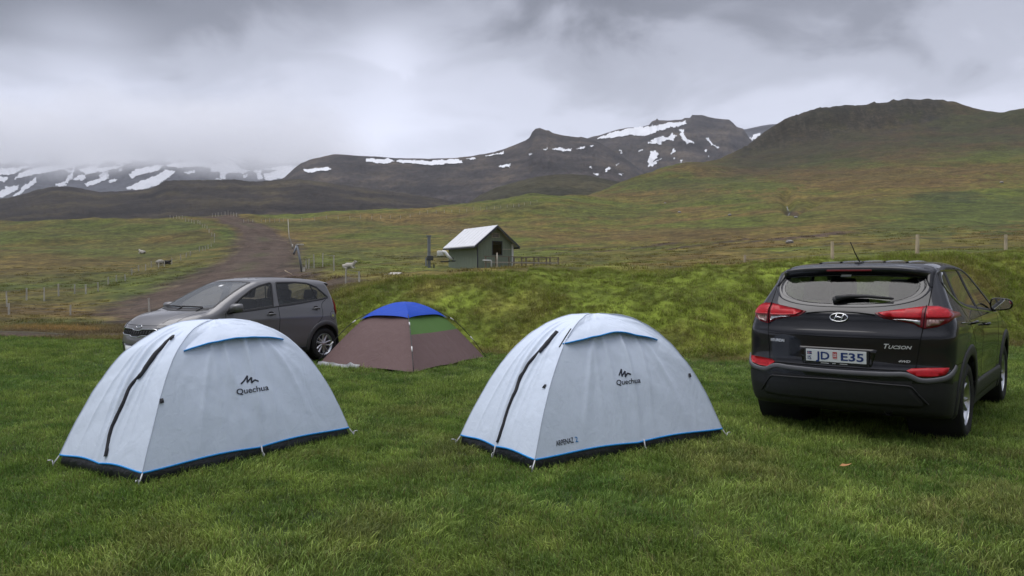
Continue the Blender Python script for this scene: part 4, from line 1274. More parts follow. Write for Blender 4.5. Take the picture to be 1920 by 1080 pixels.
def glass_mat(name, tint, refl=1.0, rough=.0, film=0.0):
    if name in MATS: return MATS[name]
    m = bpy.data.materials.new(name); m.use_nodes = True
    nt = m.node_tree; N, Lk = nt.nodes, nt.links
    N.remove(N['Principled BSDF'])
    out = [n for n in N if n.type == 'OUTPUT_MATERIAL'][0]
    tr = N.new('ShaderNodeBsdfTransparent'); tr.inputs[0].default_value = (*tint, 1)
    gl = N.new('ShaderNodeBsdfGlossy'); gl.inputs['Roughness'].default_value = rough; gl.inputs[0].default_value = (refl, refl, refl, 1)
    lw = N.new('ShaderNodeLayerWeight'); lw.inputs['Blend'].default_value = .5
    pw = N.new('ShaderNodeMath'); pw.operation = 'POWER'; Lk.new(lw.outputs['Facing'], pw.inputs[0]); pw.inputs[1].default_value = 4.5
    fr = N.new('ShaderNodeMath'); fr.operation = 'MULTIPLY_ADD'; Lk.new(pw.outputs[0], fr.inputs[0]); fr.inputs[1].default_value = .90; fr.inputs[2].default_value = .05
    mx = N.new('ShaderNodeMixShader')
    Lk.new(fr.outputs[0], mx.inputs[0]); Lk.new(tr.outputs[0], mx.inputs[1]); Lk.new(gl.outputs[0], mx.inputs[2]); Lk.new(mx.outputs[0], out.inputs['Surface'])
    if film > 0:      # pale diffuse layer mixed evenly over the pane
        df = N.new('ShaderNodeBsdfDiffuse'); df.inputs[0].default_value = (.72, .76, .76, 1)
        m2 = N.new('ShaderNodeMixShader'); m2.inputs[0].default_value = film
        Lk.new(tr.outputs[0], m2.inputs[1]); Lk.new(df.outputs[0], m2.inputs[2]); Lk.new(m2.outputs[0], mx.inputs[1])
    MATS[name] = m
    return m

PLASTIC = mat('black_plastic', (.018, .018, .020), rough=.55, spec=.4, var=.15, var_scale=25, bump=.15, bump_scale=300)
RUBBER = mat('tyre_rubber', (.016, .016, .016), rough=.75, spec=.3, var=.25, var_scale=14, bump=.3, bump_scale=60)
GLOSS_BLACK = mat('gloss_black', (.006, .006, .007), rough=.12, spec=.5)
SEAM = mat('panel_gap', (.004, .004, .004), rough=.8, spec=.1)
CHROME = mat('chrome', (.75, .76, .78), rough=.12, metal=1.0)
ALLOY = mat('alloy_silver', (.55, .56, .58), rough=.28, metal=1.0)
ALLOY_DARK = mat('alloy_dark', (.03, .03, .032), rough=.4, spec=.5)
TRIM_DARK = mat('cabin_dark', (.014, .014, .016), rough=.8)
SEAT_CLOTH = mat('seat_cloth', (.028, .028, .032), rough=.9, var=.2, var_scale=30)
RED_LENS = mat('red_lens', (.40, .006, .012), rough=.35, spec=.25, coat=.15, var=.25, var_scale=30, stretch=(1, 1, 3))
DARK_RED = mat('dark_red_lens', (.15, .004, .010), rough=.3, spec=.25, coat=.2)
CLEAR_LENS = mat('clear_lens', (.40, .40, .42), rough=.08, spec=.5, coat=1.0, metal=.5, var=.3, var_scale=40)
SMOKE_LENS = mat('smoked_lens', (.22, .12, .10), rough=.08, spec=.5, coat=1.0, var=.4, var_scale=30)
MIRROR = mat('mirror_glass', (.85, .87, .9), rough=.02, metal=1.0)

def wheel(parent, x, y, r, rim_r, width, side, spokes, steer=0.0, twin=False):
    """side: +1 outer face towards +x"""
    root = empty('wheel', (x, y, r)); root.parent = parent
    root.rotation_euler = (0, 0, steer)
    M = Matrix.Rotation(math.pi / 2 * side, 4, 'Y')      # lathe axis to x
    w = width / 2
    mb = MB(); prof = [(rim_r - .004, -w * .82), (rim_r + .012, -w * .92), (rim_r + (r - rim_r) * .5, -w), (r - .028, -w * .93), (r - .008, -w * .80), (r, -w * .55)]
    for g in (-.42, -.14, .14, .42): prof += [(r, w * (g - .06)), (r - .007, w * (g - .05)), (r - .007, w * (g + .05)), (r, w * (g + .06))]
    prof += [(r, w * .55), (r - .008, w * .80), (r - .028, w * .93), (rim_r + (r - rim_r) * .5, w), (rim_r + .012, w * .92), (rim_r - .004, w * .82)]
    mb.lathe(prof, 56, M); mb.build('tyre', RUBBER, root, True)
    mb = MB(); mb.lathe([(rim_r - .004, w * .84), (rim_r + .003, w * .80), (rim_r - .012, w * .72), (rim_r - .028, w * .45), (rim_r - .035, -w * .7), (rim_r - .03, -w * .8)], 56, M)
    rim = mb.build('rim', ALLOY, root, True)
    mb = MB(); mb.lathe([(.001, w * .10), (rim_r * .60, w * .08), (rim_r * .9, w * .05)], 40, M); mb.build('brake_disc', ALLOY_DARK, root, True)
    mb = MB(); mb.lathe([(.001, w * .66), (.028, w * .65), (.034, w * .60), (.060, w * .55), (.070, w * .40), (.07, w * .2)], 28, M); mb.build('hub', ALLOY, root, True)
    for k in range(spokes):
        a0 = 2 * math.pi * k / spokes
        subs = ((-.13, .055), (.13, .055)) if twin else ((0, .0),)
        for (da, _) in subs:
            mb = MB(); V = []
            for t in np.linspace(0, 1, 7):
                rr = .045 + (rim_r - .022 - .045) * t
                an = a0 + da * (.6 + t * 1.3) if twin else a0 + .16 * t * (1 if k % 2 else -.2)
                hw_ = (.016 - .003 * t) if twin else (.020 - .004 * t)
                c, s_ = math.cos(an), math.sin(an)
                h = w * (.58 - .06 * math.sin(math.pi * t) + .10 * t)
                for (q, dh) in ((-hw_, -.03), (-hw_ * .8, 0), (hw_ * .8, 0), (hw_, -.03)):
                    V.append(M @ Vector((rr * c - q * s_, rr * s_ + q * c, h + dh)))
            F_ = [(i * 4 + k2, i * 4 + k2 + 1, i * 4 + 5 + k2, i * 4 + 4 + k2) for i in range(6) for k2 in range(3)]
            mb.add(V, F_); mb.build('spoke', ALLOY, root, True)
    return root

def wheel_well(parent, yc, zc, r, xin, xout, side):
    M = Matrix.Translation((0, yc, zc)) @ Matrix.Rotation(math.pi / 2 * side, 4, 'Y')
    mb = MB(); mb.lathe([(.001, xin), (r * .98, xin), (r, xin + .02), (r, xout)], 36, M)
    return mb.build('wheel_well', TRIM_DARK, parent, True)

def seat(parent, x, y, z, w=.50, h=.62, head=True, lean=.22):
    root = empty('seat', (x, y, z)); root.parent = parent
    mb = MB(); mb.box((-w / 2, -.05, 0), (w / 2, .50, .16), bev=.05); mb.build('cushion', SEAT_CLOTH, root, True)
    M = Matrix.Rotation(lean, 4, 'X')
    mb = MB(); mb.box((-w / 2, -.10, .08), (w / 2, .05, h), M, bev=.05); mb.build('backrest', SEAT_CLOTH, root, True)
    if head:
        for hx in ([0] if w < .7 else [-w * .33, w * .33]):
            mb = MB(); mb.box((hx - .13, -.09, h + .03), (hx + .13, .03, h + .22), M, bev=.045); mb.build('headrest', SEAT_CLOTH, root, True)
    return root

def ell(cx, cz, a, b, n=32, t0=0, t1=2 * math.pi): return [(cx + a * math.cos(t), cz + b * math.sin(t)) for t in np.linspace(t0, t1, n, endpoint=(t1 - t0) < 6.2)]
# ------------------------------------------------------------------ the black SUV on the right
def car_paint(name, color, metal=.35, rough=.32, coat=1.0):
    m = bpy.data.materials.new(name); m.use_nodes = True
    nt = m.node_tree; N, Lk = nt.nodes, nt.links
    b = N['Principled BSDF']
    b.inputs['Base Color'].default_value = (*color, 1); b.inputs['Metallic'].default_value = metal; b.inputs['Roughness'].default_value = rough
    b.inputs['Specular IOR Level'].default_value = .15 if metal == 0 else .5
    b.inputs['Coat Weight'].default_value = coat; b.inputs['Coat Roughness'].default_value = .03
    tc = N.new('ShaderNodeTexCoord')
    n = N.new('ShaderNodeTexNoise'); n.inputs['Scale'].default_value = 2.5; n.inputs['Detail'].default_value = 8; n.inputs['Roughness'].default_value = .7
    Lk.new(tc.outputs['Object'], n.inputs['Vector'])
    mr = N.new('ShaderNodeMapRange'); mr.inputs['To Min'].default_value = .01; mr.inputs['To Max'].default_value = .06
    Lk.new(n.outputs['Fac'], mr.inputs['Value']); Lk.new(mr.outputs[0], b.inputs['Coat Roughness'])
    return m

def build_suv():
    cfg = dict(
        top=[(-.95, 1.45), (-.45, 1.578), (-.2, 1.612), (.2, 1.642), (.7, 1.652), (1.15, 1.635), (1.45, 1.585), (1.7, 1.485), (2.05, 1.30), (2.36, 1.125), (2.48, 1.075), (2.7, 1.045), (3.0, 1.00), (3.3, .93), (3.5, .83), (3.7, .65)],
        width=[(.15, .86), (.25, .885), (.40, .905), (.60, .918), (.85, .925), (1.0, .922), (1.08, .908), (1.15, .878), (1.25, .832), (1.4, .764), (1.55, .700), (1.66, .640), (1.8, .55)],
        rear=[(.15, -.70), (.25, -.79), (.36, -.85), (.48, -.885), (.60, -.895), (.66, -.888), (.70, -.868), (.80, -.855), (.92, -.850), (.955, -.846), (1.02, -.815), (1.09, -.790), (1.145, -.780), (1.18, -.752), (1.23, -.695), (1.36, -.565), (1.5, -.425), (1.6, -.33), (1.75, -.2)],
        front=[(.15, 3.40), (.3, 3.52), (.5, 3.575), (.7, 3.57), (.85, 3.50), (1.0, 3.35), (1.2, 3.1)],
        plan=[(-1, .93), (-.7, .962), (-.4, .985), (0, 1.0), (1.2, .995), (2.6, 1.0), (3.1, .975), (3.6, .90)],
        bottom=[(-1, .30), (-.6, .25), (0, .2), (2.6, .2), (3.2, .22), (3.6, .28)],
        crown=.055, w0=.92, rc=.24, rp=3.0, fc=.42, fp=2.8, k_ts=.10, k_r=.085, k_f=.14, mid=.8,
        bulge=[(-.05, 1.0, .55, .16, .016), (0, .55, .55, .30, .012), (2.67, .55, .55, .30, .012), (1.3, .62, .7, .10, -.012)],
        box=((-1.0, -.98, .12), (1.0, 3.66, 1.74)), core=((-.30, .0, .62), (.30, 2.6, .92)))
    car = Car(cfg); car.shell(.026)
    PAINT = car_paint('black_car_paint', (.0035, .0037, .006), metal=0.0, rough=.45, coat=.75)
    GLASS = glass_mat('tinted_glass', (.30, .36, .33), film=.0); GLASS_R = glass_mat('rear_tinted_glass', (.30, .35, .34), refl=.8, film=.0); GLASS_C = glass_mat('clear_glass', (.75, .82, .78))
    FRIT = mat('window_border', (.010, .010, .012), rough=.06, spec=.6)
    root = empty('parked_suv', (3.478, 7.463, 0), -.683)
    tag(root, 'black SUV seen from behind with white number plate, parked right of the tents', 'car')
    c, nrm = car.ctr, car.fn
    x, y, z = c[:, 0], c[:, 1], c[:, 2]; ax = np.abs(x)
    RG = [(0, 1.220), (.21, 1.223), (.41, 1.242), (.565, 1.282), (.635, 1.330), (.664, 1.385), (.658, 1.43), (.625, 1.475), (.57, 1.52), (0, 1.535)]
    RGf = RG + [(-a, b) for a, b in RG[::-1][1:-1]]
    QW = [(-.29, 1.425), (-.22, 1.350), (-.07, 1.268), (.00, 1.555), (-.14, 1.540), (-.25, 1.49)]
    RD = [(-.03, 1.252), (.30, 1.205), (.80, 1.172), (.76, 1.585), (.3, 1.583), (.05, 1.562)]
    FD = [(.86, 1.170), (1.4, 1.138), (1.98, 1.10), (1.62, 1.35), (1.32, 1.50), (1.1, 1.563), (.82, 1.584)]
    arch = lambda yc: ((y - yc) ** 2 + (z - .36) ** 2 < .415 ** 2) & (ax > .50)
    car.left &= ~(arch(0.0) | arch(2.67))
    rear = (nrm[:, 1] < -.25) & (y < .2)
    rw = car.take('rear_window', rear & in_poly(x, z, RGf), GLASS_R, root)
    side = np.abs(nrm[:, 0]) > .45
    for sg in (1, -1):
        m = side & (x * sg > 0)
        for poly, nm in ((QW, 'quarter_window'), (RD, 'rear_door_window'), (FD, 'front_door_window')):
            car.take(nm, m & in_poly(y, z, poly), GLASS if nm != 'front_door_window' else GLASS_C, root)
    ws = (y > 1.50) & (y < 2.36) & (nrm[:, 2] > .35) & (nrm[:, 1] > .2) & (ax < .60 - .0 + (y - 1.5) * .16)
    car.take('windscreen', ws, GLASS_C, root)
    seam_x = lambda zz: np.interp(zz, [.6, .87, 1.04, 1.23, 1.45, 1.6], [.62, .652, .672, .690, .690, .64])
    car.take('tailgate', rear & (ax < seam_x(z)) & (z > .665) & (z < 1.60), PAINT, root)
    low = (z < .50) | ((y < -.5) & (z < .575))
    car.take('lower_cladding', low, PLASTIC, root)
    for sg in (1, -1):
        m = (x * sg > 0) & (np.abs(nrm[:, 0]) > .35) & (z < 1.62)
        car.take('rear_door', m & (y > -.02) & (y < .84) & (z > .5), PAINT, root)
        car.take('front_door', m & (y >= .84) & (y < 1.98) & (z > .5), PAINT, root)
    car.take('bonnet', (y > 2.40) & (nrm[:, 2] > .55) & (ax < .72), PAINT, root)
    car.take('body', np.ones(len(x), bool), PAINT, root)
    # window surrounds
    fr = car.strip('window_border', RGf, 'R', .045, FRIT, rw, .0015, .0015, closed=True)
    inner = [(a * .90, 1.222 + (b - 1.222) * .90 + .045) for a, b in RGf]
    car.strip('window_shade_band', [(a * .93, b * .985 + .018) for a, b in RGf if b < 1.48 and a > 0] , 'R', .045, FRIT, rw, .001, .001)
    car.strip('window_shade_band', [(a * .93, b * .985 + .018) for a, b in RGf if b < 1.48 and a < 0], 'R', .045, FRIT, rw, .001, .001)
    car.strip('window_shade_band', [(-.56, 1.50), (-.3, 1.512), (0, 1.517), (.3, 1.512), (.56, 1.50)], 'R', .06, FRIT, rw, .001, .001)
    for v in ('SR', 'SL'):
        for poly in (QW, RD, FD): car.strip('window_frame', poly, v, .040, PLASTIC, root, .002, .003, closed=True, sp=False)
        car.strip('window_chrome', [(-.29, 1.412), (-.22, 1.334), (-.07, 1.250), (.0, 1.228), (.30, 1.188), (.80, 1.155), (1.4, 1.122), (1.98, 1.082)], v, .012, CHROME, root, .005, .004)
    # panel gaps
    zz = np.linspace(.68, 1.60, 24)
    for sg in (1, -1): car.strip('panel_gap', [(sg * float(seam_x(q)), q) for q in zz], 'R', .008, SEAM, root, .0006, .0006, sp=False)
    car.strip('panel_gap', [(q, .938 + .012 * abs(q)) for q in np.linspace(-.65, .65, 20)], 'R', .006, SEAM, root, .0006, .0006)
    car.strip('panel_gap', [(q, .672 + .0 * abs(q)) for q in np.linspace(-.62, .62, 20)], 'R', .010, SEAM, root, .0006, .0006)
    for v in ('SR', 'SL'):
        car.strip('panel_gap', [(.84, .50), (.84, .9), (.82, 1.17)], v, .007, SEAM, root, .0006, .0006)
        car.strip('panel_gap', [(1.98, .50), (2.02, .8), (1.98, 1.10)], v, .007, SEAM, root, .0006, .0006)
        car.strip('panel_gap', [(.50, .50), (.42, .70), (.28, .86), (.04, 1.02), (-.04, 1.24)], v, .007, SEAM, root, .0006, .0006)
        car.strip('panel_gap', [(-.60, .72), (-.35, .73), (-.22, .72)], v, .007, SEAM, root, .0006, .0006)
        # arch cladding
        for yc in (0.0, 2.67):
            car.strip('arch_cladding', [(yc + .455 * math.cos(t), .36 + .455 * math.sin(t)) for t in np.linspace(-.25, math.pi + .25, 30)], v, .105, PLASTIC, root, .004, .008, sp=False)
        car.strip('sill_cladding', [(.46, .40), (1.3, .40), (2.22, .40)], v, .17, PLASTIC, root, .004, .010)
        # door handles
        for hy, hz in ((.14, 1.055), (1.02, 1.005)):
            P, Nn = car.proj([(hy - .10, hz), (hy, hz + .004), (hy + .10, hz)], v)
            mb = MB(); mb.tube([P[0] + Nn[0] * .004, P[0] * .7 + P[1] * .3 + Nn[0] * .032, P[1] + Nn[1] * .038, P[2] * .7 + P[1] * .3 + Nn[2] * .032, P[2] + Nn[2] * .004], [.010, .014, .015, .014, .010], 10)
            mb.build('door_handle', PAINT, root, True)
        P, Nn = car.proj([(2.16, 1.0)], v)
    # body crease along the doors
        car.strip('door_crease', [(-.35, 1.075), (.3, 1.052), (1.0, 1.03), (1.9, .99)], v, .018, PAINT, root, .0, .004)
    # rear spoiler
    xs = np.linspace(-1, 1, 41); sec = []
    for u in xs:
        xx = u * .685; dr = .055 * (abs(xx) / .92) ** 2.4 + .030 * abs(u) ** 6
        fwd = .05 * abs(u) ** 3 + .16 * max(0, (abs(u) - .86) / .14) ** 1.5
        sec.append([(xx, -.12, 1.618 - dr), (xx, -.30 + fwd, 1.598 - dr), (xx, -.460 + fwd, 1.584 - dr), (xx, -.482 + fwd, 1.572 - dr), (xx, -.470 + fwd, 1.520 - dr), (xx, -.44 + fwd, 1.508 - dr), (xx, -.34, 1.505 - dr)])
    obj('roof_spoiler', np.array(sec).reshape(-1, 3), grid_faces(41, 7, False), PAINT, root)
    for sg in (1, -1):   # side blades of the spoiler down the glass edge
        a = []
        for t in np.linspace(0, 1, 10):
            zb = 1.545 - .155 * t; xb = .688 - .006 * t; wd = .085 * (1 - t) ** .8 + .008
            P, Nn = car.proj([(sg * (xb - wd), zb), (sg * (xb + .012), zb)], 'R')
            a.append([P[0] + Nn[0] * (.002 + .004 * (1 - t)), P[0] + Nn[0] * (.010 + .022 * (1 - t)), P[1] + Nn[1] * (.010 + .012 * (1 - t)), P[1] - Nn[1] * .006])
        obj('spoiler_blade', np.array(a).reshape(-1, 3), grid_faces(10, 4, False), GLOSS_BLACK, root)
    mb = MB(); mb.box((-.20, -.488, 1.536), (.20, -.455, 1.552), bev=.004); mb.build('high_brake_light', DARK_RED, root, True)
    # roof ribs, rails and aerial
    for xx in (-.40, -.2, .0, .2, .40):
        car.strip('roof_rib', [(xx, .0), (xx, .5), (xx, 1.1)], 'T', .035, PAINT, root, .0, .008)
    mb = MB(); mb.box((-.035, -.16, 1.607), (.035, -.02, 1.632), bev=.01); base = mb.build('aerial_base', PLASTIC, root, True)
    mb = MB(); mb.tube([(0, -.09, 1.625), (-.02, -.20, 1.72), (-.035, -.30, 1.82)], [.006, .005, .004], 8); mb.build('aerial', PLASTIC, base, True)
    # rear wiper
    P, Nn = car.proj([(-.06, 1.262), (.05, 1.285), (.20, 1.288), (.42, 1.268)], 'R')
    mb = MB(); mb.tube([p + n_ * .028 for p, n_ in zip(P, Nn)], [.026, .020, .016, .010], 8); mb.tube([P[0] - Nn[0] * .01, P[0] + Nn[0] * .03], .030, 12)
    mb.build('rear_wiper', PLASTIC, root, True)
    car.patch('window_sticker', [(-.085, 1.486), (.005, 1.486), (.01, 1.504), (-.08, 1.504)], 'R', mat('white_sticker', (.75, .76, .78), rough=.5), rw, .003, .03)
    # tail lights
    TL = [(.298, 1.160), (.40, 1.182), (.55, 1.206), (.672, 1.226), (.76, 1.228), (.825, 1.205), (.870, 1.165), (.886, 1.135), (.845, 1.090), (.77, 1.050), (.68, 1.034), (.635, 1.052), (.608, 1.072), (.50, 1.095), (.368, 1.116)]
    for sg in (1, -1):
        P = lambda q: [(sg * a, b) for a, b in q]
        tl = car.patch('tail_light', P(TL), 'R', DARK_RED, root, .006, .028, .016, dome=.006)
        car.patch('brake_lens', P([(.325, 1.158), (.55, 1.196), (.655, 1.212), (.650, 1.120), (.52, 1.122), (.395, 1.130)]), 'R', RED_LENS, tl, .0175, .028, .014)
        car.patch('reversing_lens', P([(.440, 1.109), (.53, 1.112), (.645, 1.104), (.645, 1.060), (.60, 1.086), (.53, 1.101)]), 'R', CLEAR_LENS, tl, .0175, .022, .014)
        car.patch('brake_lens', P([(.685, 1.214), (.76, 1.214), (.815, 1.192), (.855, 1.150), (.845, 1.125), (.685, 1.125)]), 'R', RED_LENS, tl, .0175, .026, .014)
        car.patch('indicator_lens', P([(.690, 1.112), (.810, 1.112), (.780, 1.070), (.690, 1.048)]), 'R', SMOKE_LENS, tl, .0175, .024, .014)
        car.strip('panel_gap', P([(.676, 1.226), (.672, 1.13), (.668, 1.036)]), 'R', .006, SEAM, tl, .0165, .003)
        car.patch('reflector', P([(.565, .674), (.60, .694), (.72, .704), (.862, .708), (.855, .672), (.835, .646), (.74, .628), (.65, .626)]), 'R', RED_LENS, root, .005, .03, .012)
    # tailgate swage and bumper trim
    car.strip('tailgate_swage', [(q, 1.168 - .02 * (q / .3) ** 2) for q in np.linspace(-.30, .30, 16)], 'R', .022, PAINT, root, .0, .008)
    GREY = mat('grey_bumper_trim', (.085, .086, .094), rough=.5, spec=.5, var=.08)
    tr = [(-.90, .715), (-.885, .66), (-.84, .618), (-.74, .596), (-.66, .598), (-.56, .640), (-.40, .634), (0, .628), (.40, .634), (.56, .640), (.66, .598), (.74, .596), (.84, .618), (.885, .66), (.90, .715)]
    car.strip('bumper_trim', tr, 'R', 0.044, GREY, root, .008, .006, n=70)
    car.patch('skid_plate', [(-.60, .548), (0, .560), (.60, .548), (.70, .40), (.66, .36), (-.66, .36), (-.70, .40)], 'R', PLASTIC, root, .012, .05, .02)
    car.strip('skid_edge', [(-.72, .39), (-.60, .545), (0, .562), (.60, .545), (.72, .39)], 'R', .014, PLASTIC, root, .014, .006, sp=False)
    mb = MB(); mb.tube([(.42, -.80, .30), (.42, -.68, .30), (.42, -.3, .32)], .032, 14, False); mb.build('exhaust_pipe', STEEL, root, True)
    mb = MB(); mb.box((-.70, -.55, .22), (.70, 3.2, .27), bev=.02); mb.build('underbody', TRIM_DARK, root)
    mb = MB(); mb.tube([(-.75, 0, .34), (.75, 0, .34)], .05, 12); mb.box((-.30, -.20, .20), (.30, .12, .34), bev=.03); mb.build('rear_axle', TRIM_DARK, root, True)
    # number plate with recess
    rec = car.patch('plate_recess', [(-.335, .842), (.335, .842), (.295, .688), (-.295, .688)], 'R', GLOSS_BLACK, root, .0035, .05, .01)
    yp = float(car.proj([(0, .765)], 'R')[0][0][1]) - .022
    Mp = Matrix.Translation((0, yp, .768)) @ Matrix.Rotation(math.radians(5), 4, 'X')
    def plate_obj(name, lo, hi, m, par, bev=0.0):
        mb = MB(); mb.box(lo, hi, Mp, bev); return mb.build(name, m, par)
    frame = plate_obj('plate_frame', (-.280, -.004, -.080), (.280, .020, .066), PLASTIC, root, .006)
    plate = plate_obj('number_plate', (-.260, -.010, -.055), (.260, -.003, .055), mat('white_plate', (.72, .74, .76), rough=.35, coat=.4), root, .002)
    PB = mat('plate_blue', (.012, .035, .17), rough=.4); PR = mat('plate_red', (.45, .02, .03), rough=.4); PW = mat('plate_white', (.8, .8, .8), rough=.4)
    def plate_text(name, body, x0, x1, z, h, m, bold=.012):
        V, F_ = text_mesh(body, 1.0, bold)
        wd = V[:, 0].max()
        W = [Mp @ Vector((x0 + (x1 - x0) * v[0] / wd, -.0118, z + h * v[1] / .70)) for v in V]
        return obj(name, np.array(W), F_, m, plate, False)
    plate_text('plate_letters', 'JD', -.172, -.052, -.034, .070, PB, .022)
    plate_text('plate_letters', 'E35', .046, .238, -.034, .070, PB, .022)
    plate_text('country_letters', 'IS', -.244, -.212, -.040, .034, PB)
    def plq(name, x0, z0, x1, z1, m, d=-.0112):
        return obj(name, np.array([Mp @ Vector(q) for q in ((x0, d, z0), (x1, d, z0), (x1, d, z1), (x0, d, z1))]), [(0, 1, 2, 3)], m, plate, False)
    plq('flag_field', -.248, .008, -.208, .036, PB); plq('flag_bar', -.236, .008, -.230, .036, PW, -.0116); plq('flag_bar', -.248, .019, -.208, .025, PW, -.0116)
    plq('flag_bar', -.2345, .008, -.2315, .036, PR, -.0119); plq('flag_bar', -.248, .0205, -.208, .0235, PR, -.0119)
    plq('year_sticker', -.024, -.012, .014, .038, PR); plq('sticker_foot', -.024, -.026, .014, -.013, mat('pale_red', (.6, .3, .3), rough=.5))
    plate_text('year_digits', '22', -.020, .010, -.002, .026, PW, .03)
    for x0, x1 in ((-.13, -.06), (-.03, .0), (.035, .10)): obj('frame_print', np.array([Mp @ Vector(q) for q in ((x0, -.0048, -.071), (x1, -.0048, -.071), (x1, -.0048, -.066), (x0, -.0048, -.066))]), [(0, 1, 2, 3)], PW, frame, False)
    # emblem: tilted oval ring with slanted H
    P, Nn = car.proj([(0, 1.113)], 'R'); c0 = P[0] + Nn[0] * .008
    ux = Vector((1, 0, 0)); nz = Vector(Nn[0]); uz = nz.cross(ux) * 1; uz = uz if uz.z > 0 else -uz
    E = lambda a, b: np.array(c0) + np.array(ux) * a + np.array(uz) * b
    mb = MB(); mb.tube([E(.076 * math.cos(t), .037 * math.sin(t)) for t in np.linspace(0, 2 * math.pi, 41)], .0055, 8, False)
    mb.tube([E(-.042, -.031), E(-.033, -.005), E(-.018, .030)], [.005, .0065, .005], 8); mb.tube([E(.018, -.030), E(.033, .005), E(.042, .031)], [.005, .0065, .005], 8)
    mb.tube([E(-.030, .0), E(-.012, .007), E(.012, -.001), E(.032, .004)], [.0055, .0065, .0065, .0055], 8)
    mb.build('emblem', CHROME, root, True)
    BADGE = mat('badge_silver', (.62, .63, .66), rough=.3, metal=.35)
    car.letters('maker_lettering', 'HYUNDAI', -.622, -.482, .868, .026, 'R', BADGE, root, .009, .02)
    car.letters('model_lettering', 'T', .388, .428, .858, .040, 'R', BADGE, root, .005, .02, .3)
    car.letters('model_lettering', 'UCSON', .424, .600, .858, .028, 'R', BADGE, root, .005, .02, .3)
    car.letters('drive_lettering', '4WD', .500, .590, .742, .020, 'R', BADGE, root, .004, .015, .3)
    # mirrors
    for sg in (1, -1):
        mr = empty('wing_mirror', (sg * .90, 1.70, 1.165)); mr.parent = root; mr.scale = (.85, .85, .85)
        def E3(u, v, w): return (sg * u, v, w)
        V = []; n = 20
        for (d, s_) in ((-.045, .93), (-.04, 1.0), (.0, 1.0), (.06, .86), (.10, .55), (.115, .18)):
            for k in range(n):
                t = 2 * math.pi * k / n
                cx = math.copysign(abs(math.cos(t)) ** .6, math.cos(t)) * .125 * s_; cz = math.copysign(abs(math.sin(t)) ** .7, math.sin(t)) * .080 * s_ * (1 - .22 * math.cos(t))
                V.append(E3(.10 + cx, d, .03 + cz))
        obj('mirror_housing', np.array(V), [tuple(f) for f in grid_faces(6, n)] + [tuple(5 * n + k for k in range(n))], PAINT, mr)
        V = [E3(.10 + math.copysign(abs(math.cos(t)) ** .6, math.cos(t)) * .108, -.040, .03 + math.copysign(abs(math.sin(t)) ** .7, math.sin(t)) * .066 * (1 - .22 * math.cos(t))) for t in np.linspace(0, 2 * math.pi, n, endpoint=False)]
        V2 = [tuple(np.array(v) + [0, .002, 0]) for v in V]
        obj('mirror_glass', np.array(V), [tuple(range(n))], MIRROR, mr, False)
        mb = MB(); mb.tube([E3(-.06, .02, -.06), E3(.0, .02, -.045), E3(.06, .01, -.02)], [.03, .026, .03], 10); mb.build('mirror_arm', PLASTIC, mr, True)
        wheel_well(root, 0.0, .36, .415, .48, .90, sg); wheel_well(root, 2.67, .36, .415, .48, .90, sg)
        wheel(root, sg * .805, 0.0, .350, .232, .225, sg, 5, twin=True); wheel(root, sg * .805, 2.67, .350, .232, .225, sg, 5, twin=True, steer=0)
        car.patch('mud_flap', [(-.47, .42), (-.40, .44), (-.385, .20), (-.44, .20)], 'SR' if sg > 0 else 'SL', PLASTIC, root, .0, .05, .03)
    # cabin
    mb = MB(); mb.box((-.72, -.55, .55), (.72, 2.2, .60)); mb.box((-.80, -.55, .60), (-.74, 2.1, 1.04)); mb.box((.74, -.55, .60), (.80, 2.1, 1.04)); mb.box((-.70, -.62, .60), (.70, -.55, 1.10))
    mb.box((-.70, 1.75, .75), (.70, 2.2, 1.04), bev=.04); mb.build('cabin_lining', TRIM_DARK, root)
    seat(root, -.38, .95, .62, .50, .66); seat(root, .38, .95, .62, .50, .66); seat(root, 0, .08, .66, 1.20, .58)
    mb = MB(); mb.box((-.10, 1.62, 1.40), (.10, 1.64, 1.46), bev=.01); mb.build('inner_mirror', TRIM_DARK, root)
    return root, car
SUV, SUV_CAR = build_suv()
